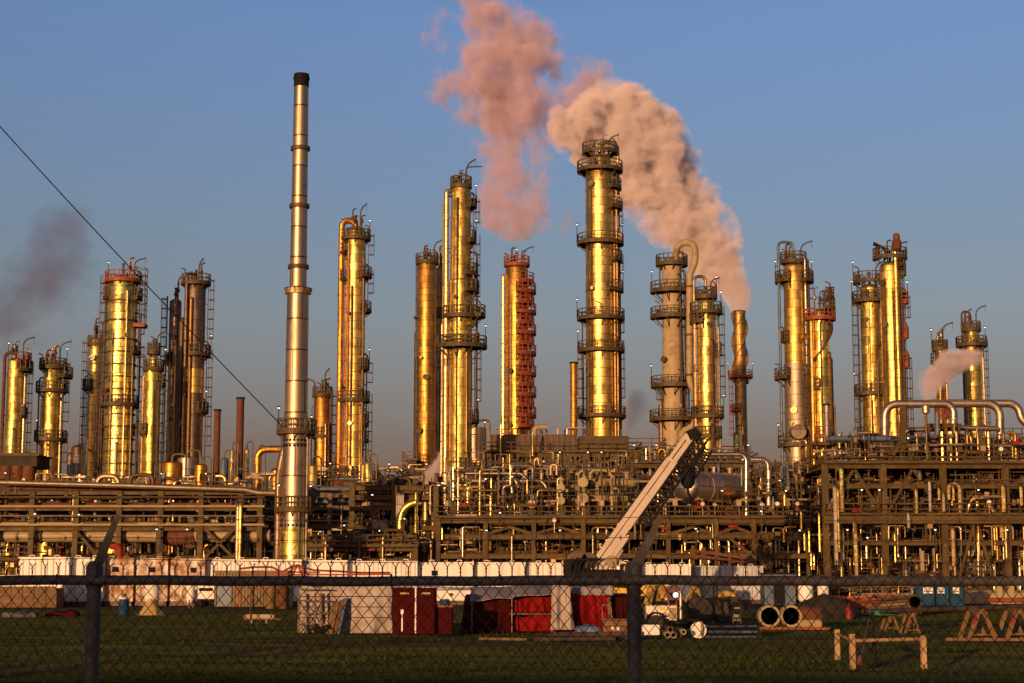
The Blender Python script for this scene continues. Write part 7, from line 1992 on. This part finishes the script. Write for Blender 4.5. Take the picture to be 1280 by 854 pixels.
    Y = 146; x0, x1 = X(1075, 745, Y), X(1142, 745, Y); z1 = Z(744, Y)
    t = thing('pale_skid', 'long pale sided skid with handrail behind the scrap boards', 'skid', ((x0 + x1) / 2, Y + 1, 0))
    MB().box((x0, Y, .3), (x1, Y + 2.5, z1)).build('body', K['steel'], t, bevel=.04); MB().rail([(x0 + .1, Y + .1, z1), (x1, Y + .1, z1)], h=1.4, step=.8, r=.03).build('railing', K['galv'], t)
    # dark cabin between the end of the tanks and the cylinders
    Y = 160; x0, x1 = X(956, 740, Y), X(995, 740, Y)
    t = thing('site_cabin', 'dark blue site cabin in shade after the last white tank', 'cabin', ((x0 + x1) / 2, Y + 1.5, 0))
    MB().box((x0, Y, .1), (x1, Y + 3, Z(718, Y))).build('wall', K['bluegrey'], t, bevel=.05); MB().box((x0 - .1, Y - .1, Z(718, Y) + .005), (x1 + .1, Y + 3.1, Z(716, Y))).build('roof', K['black'], t)
    MB().box((x0 + .8, Y - .05, .15), (x0 + 1.8, Y - .005, 2.2)).build('door', K['black'], t)
    # steel stair up to the deck just past the tank row
right_yard()
# ================================================================= steam and smoke
def plume(name, label, Y, rows, dens, soft=.5, amp=.9, scale=.09, skew=0.0, col=(.93, .90, .88), aniso=-.15, wisp=0.0, thick=1.0, seed=0.0, cat='smoke', dark=None, warp=.35):
    """steam lit by the same sun: a volume whose thickness follows a bent centre line. rows: photo row, centre, half width"""
    pts = []
    for py, cx, hw in rows:
        p = W(cx, py, Y); pts.append((p.z, p.x, M(hw, Y, py)))
    pts.sort()
    z0, z1 = pts[0][0], pts[-1][0]; H = z1 - z0
    org = Vector((pts[0][1], Y, z0))
    xs = [p[1] - org.x for p in pts]; ws = [p[2] for p in pts]
    xlo, xhi = min(xs) - 1e-3, max(xs) + 1e-3; whi = max(ws)
    def at(z):
        for a, b in zip(pts[:-1], pts[1:]):
            if z <= b[0]:
                f = (z - a[0]) / max(1e-6, b[0] - a[0]); return a[1] + (b[1] - a[1]) * f, a[2] + (b[2] - a[2]) * f
        return pts[-1][1], pts[-1][2]
    # hull
    mb = MB(); n = 18; m = 36; vs_ = []
    k0 = 1.30 + warp * .4
    for j in range(m + 1):
        z = z0 + H * j / m; x, w = at(z)
        for i in range(n):
            a = 2 * PI * i / n; r = w * k0 + .15
            vs_.append((x + r * math.cos(a), Y + skew * (z - z0) + r * thick * math.sin(a), z))
    mb.add(vs_, [(j*n+i, j*n+(i+1) % n, (j+1)*n+(i+1) % n, (j+1)*n+i) for j in range(m) for i in range(n)] + [tuple(range(n))[::-1], tuple(m*n+i for i in range(n))])
    # shader
    mt = bpy.data.materials.new(name + '_volume'); nt, out = nodes_of(mt)
    tc = nn(nt, 'ShaderNodeTexCoord'); P = tc.outputs['Object']
    off = nn(nt, 'ShaderNodeVectorMath', operation='ADD'); nt.links.new(P, off.inputs[0]); off.inputs[1].default_value = (seed * 31.7, seed * 17.3, seed * 7.7)
    # swirl the lookup so the outline rolls
    nz = nn(nt, 'ShaderNodeTexNoise'); setin(nz, Scale=scale * .55, Detail=2.0, Roughness=.5); nt.links.new(off.outputs[0], nz.inputs['Vector'])
    sub = nn(nt, 'ShaderNodeVectorMath', operation='SUBTRACT'); nt.links.new(nz.outputs['Color'], sub.inputs[0]); sub.inputs[1].default_value = (.5, .5, .5)
    scl = nn(nt, 'ShaderNodeVectorMath', operation='SCALE'); nt.links.new(sub.outputs[0], scl.inputs[0])
    sp0 = nn(nt, 'ShaderNodeSeparateXYZ'); nt.links.new(P, sp0.inputs[0])
    t0 = math_(nt, 'DIVIDE', sp0.outputs[2], H)
    def curve(val, ys, lo, hi):
        fc = nn(nt, 'ShaderNodeFloatCurve'); c = fc.mapping.curves[0]
        L = [((p[0] - z0) / H, (y - lo) / (hi - lo)) for p, y in zip(pts, ys)]
        c.points[0].location = L[0]; c.points[1].location = L[-1]
        for q in L[1:-1]: c.points.new(*q)
        for q in c.points: q.handle_type = 'AUTO_CLAMPED'
        fc.mapping.update(); nt.links.new(val, fc.inputs['Value'])
        return math_(nt, 'ADD', math_(nt, 'MULTIPLY', fc.outputs[0], hi - lo), lo)
    w0 = curve(t0, ws, 0, whi)
    nt.links.new(math_(nt, 'MULTIPLY', w0, 2 * warp), scl.inputs['Scale'])
    ad = nn(nt, 'ShaderNodeVectorMath', operation='ADD'); nt.links.new(P, ad.inputs[0]); nt.links.new(scl.outputs[0], ad.inputs[1])
    sp = nn(nt, 'ShaderNodeSeparateXYZ'); nt.links.new(ad.outputs[0], sp.inputs[0])
    t = math_(nt, 'DIVIDE', sp.outputs[2], H, clamp=True)
    cx = curve(t, xs, xlo, xhi); w = curve(t, ws, 0, whi)
    w = math_(nt, 'MAXIMUM', w, .05)
    dx_ = math_(nt, 'DIVIDE', math_(nt, 'SUBTRACT', sp.outputs[0], cx), w)
    dy_ = math_(nt, 'DIVIDE', math_(nt, 'SUBTRACT', sp.outputs[1], math_(nt, 'MULTIPLY', sp.outputs[2], skew)), math_(nt, 'MULTIPLY', w, thick))
    q = math_(nt, 'SQRT', math_(nt, 'ADD', math_(nt, 'MULTIPLY', dx_, dx_), math_(nt, 'MULTIPLY', dy_, dy_)))
    body = math_(nt, 'SUBTRACT', 1.0, q)
    vo = nn(nt, 'ShaderNodeTexVoronoi', feature='F1'); setin(vo, Scale=scale * 1.25, Detail=2.0, Roughness=.55, Lacunarity=2.2); nt.links.new(off.outputs[0], vo.inputs['Vector'])
    vo.normalize = True
    puff = math_(nt, 'SUBTRACT', .42, vo.outputs['Distance'])
    fb = nn(nt, 'ShaderNodeTexNoise'); setin(fb, Scale=scale * 1.1, Detail=7.0, Roughness=.66); nt.links.new(off.outputs[0], fb.inputs['Vector'])
    fbm = math_(nt, 'SUBTRACT', fb.outputs[0], .5 + wisp * .1)
    val = math_(nt, 'ADD', body, math_(nt, 'ADD', math_(nt, 'MULTIPLY', puff, amp * (1 - wisp)), math_(nt, 'MULTIPLY', fbm, amp * (.8 + 2.0 * wisp))))
    ends = math_(nt, 'MULTIPLY', ramp(nt, t0, 0, .015), ramp(nt, t0, 1, .93))
    d = math_(nt, 'MULTIPLY', math_(nt, 'MULTIPLY', ramp(nt, val, 0.02, soft), ends), dens)
    pv = nn(nt, 'ShaderNodeVolumePrincipled'); nt.links.new(d, pv.inputs['Density'])
    pv.inputs['Color'].default_value = (*col, 1); pv.inputs['Anisotropy'].default_value = aniso
    if dark: pv.inputs['Absorption Color'].default_value = (*dark, 1)
    nt.links.new(pv.outputs[0], out.inputs['Volume'])
    o = mb.build(name, mt, origin=org)
    tag(o, label, cat, kind='stuff')
    return o

plume('steam_plume', 'thick pink steam plume rolling up from the brown spiral fin stack', 330,
      [(391, 925, 7), (380, 923, 10), (362, 915, 17), (342, 900, 26), (320, 887, 36), (300, 870, 45), (275, 852, 50), (250, 836, 52), (225, 824, 54), (200, 808, 58), (180, 786, 62), (162, 770, 66), (146, 760, 66), (130, 768, 56), (115, 778, 42), (102, 780, 30), (88, 772, 16)],
      dens=.52, soft=.46, amp=2.7, scale=.105, skew=.12, warp=.40, wisp=.22, seed=4.4, col=(.985, .89, .94), aniso=-.25)
plume('smoke_plume', 'hazy purple pink smoke drifting high above the scaffolded column', 345,
      [(305, 645, 12), (285, 645, 36), (265, 645, 48), (240, 642, 44), (215, 636, 42), (190, 638, 50), (165, 640, 62), (140, 645, 72), (115, 648, 86), (90, 642, 92), (60, 626, 74), (30, 610, 62), (5, 590, 46), (-30, 580, 50), (-70, 575, 44)],
      dens=.30, soft=.55, amp=3.0, scale=.10, skew=0, wisp=.62, seed=2.0, col=(.95, .78, .88), aniso=-.1, thick=.7)
plume('smoke_plume', 'faint purple grey smoke cloud at the edge over the short gold columns', 350,
      [(450, 6, 36), (420, 8, 60), (395, 14, 74), (370, 24, 78), (345, 34, 80), (320, 46, 78), (295, 64, 68), (275, 78, 52), (250, 84, 26)],
      dens=.115, soft=.8, amp=2.2, scale=.08, wisp=.5, seed=3.0, col=(.76, .72, .80), aniso=.55, thick=.6)
plume('steam_puff', 'small pink steam puff blowing from the thin vent above the silver pipes', 183,
      [(507, 1158, 4), (498, 1160, 8), (485, 1166, 14), (470, 1178, 24), (455, 1192, 36), (444, 1202, 36), (434, 1210, 18)],
      dens=1.1, soft=.55, amp=1.8, scale=.24, wisp=.35, seed=4.0, skew=.15, col=(.93, .84, .90))
plume('steam_puff', 'small grey steam puff over the short vent, beside the brightest column', 217,
      [(630, 531, 5), (622, 532, 9), (608, 536, 15), (592, 543, 20), (576, 553, 22), (562, 562, 20), (552, 572, 10)],
      dens=1.6, soft=.6, amp=1.6, scale=.22, wisp=.4, seed=5.0, col=(.85, .78, .84))
plume('smoke_wisp', 'thin dark wisp of smoke hanging beside the tallest column', 300,
      [(540, 778, 16), (520, 788, 24), (500, 794, 20), (485, 798, 8)], dens=.14, soft=.8, amp=1.3, scale=.12, wisp=.6, seed=6.0, col=(.7, .58, .64))
plume('smoke_wisp', 'tiny loose wisp of smoke high between the two tallest gold columns', 300,
      [(295, 706, 5), (283, 708, 10), (270, 711, 10), (260, 713, 5)], dens=.2, soft=.8, amp=1.2, scale=.2, wisp=.5, seed=7.0, col=(.75, .62, .70))
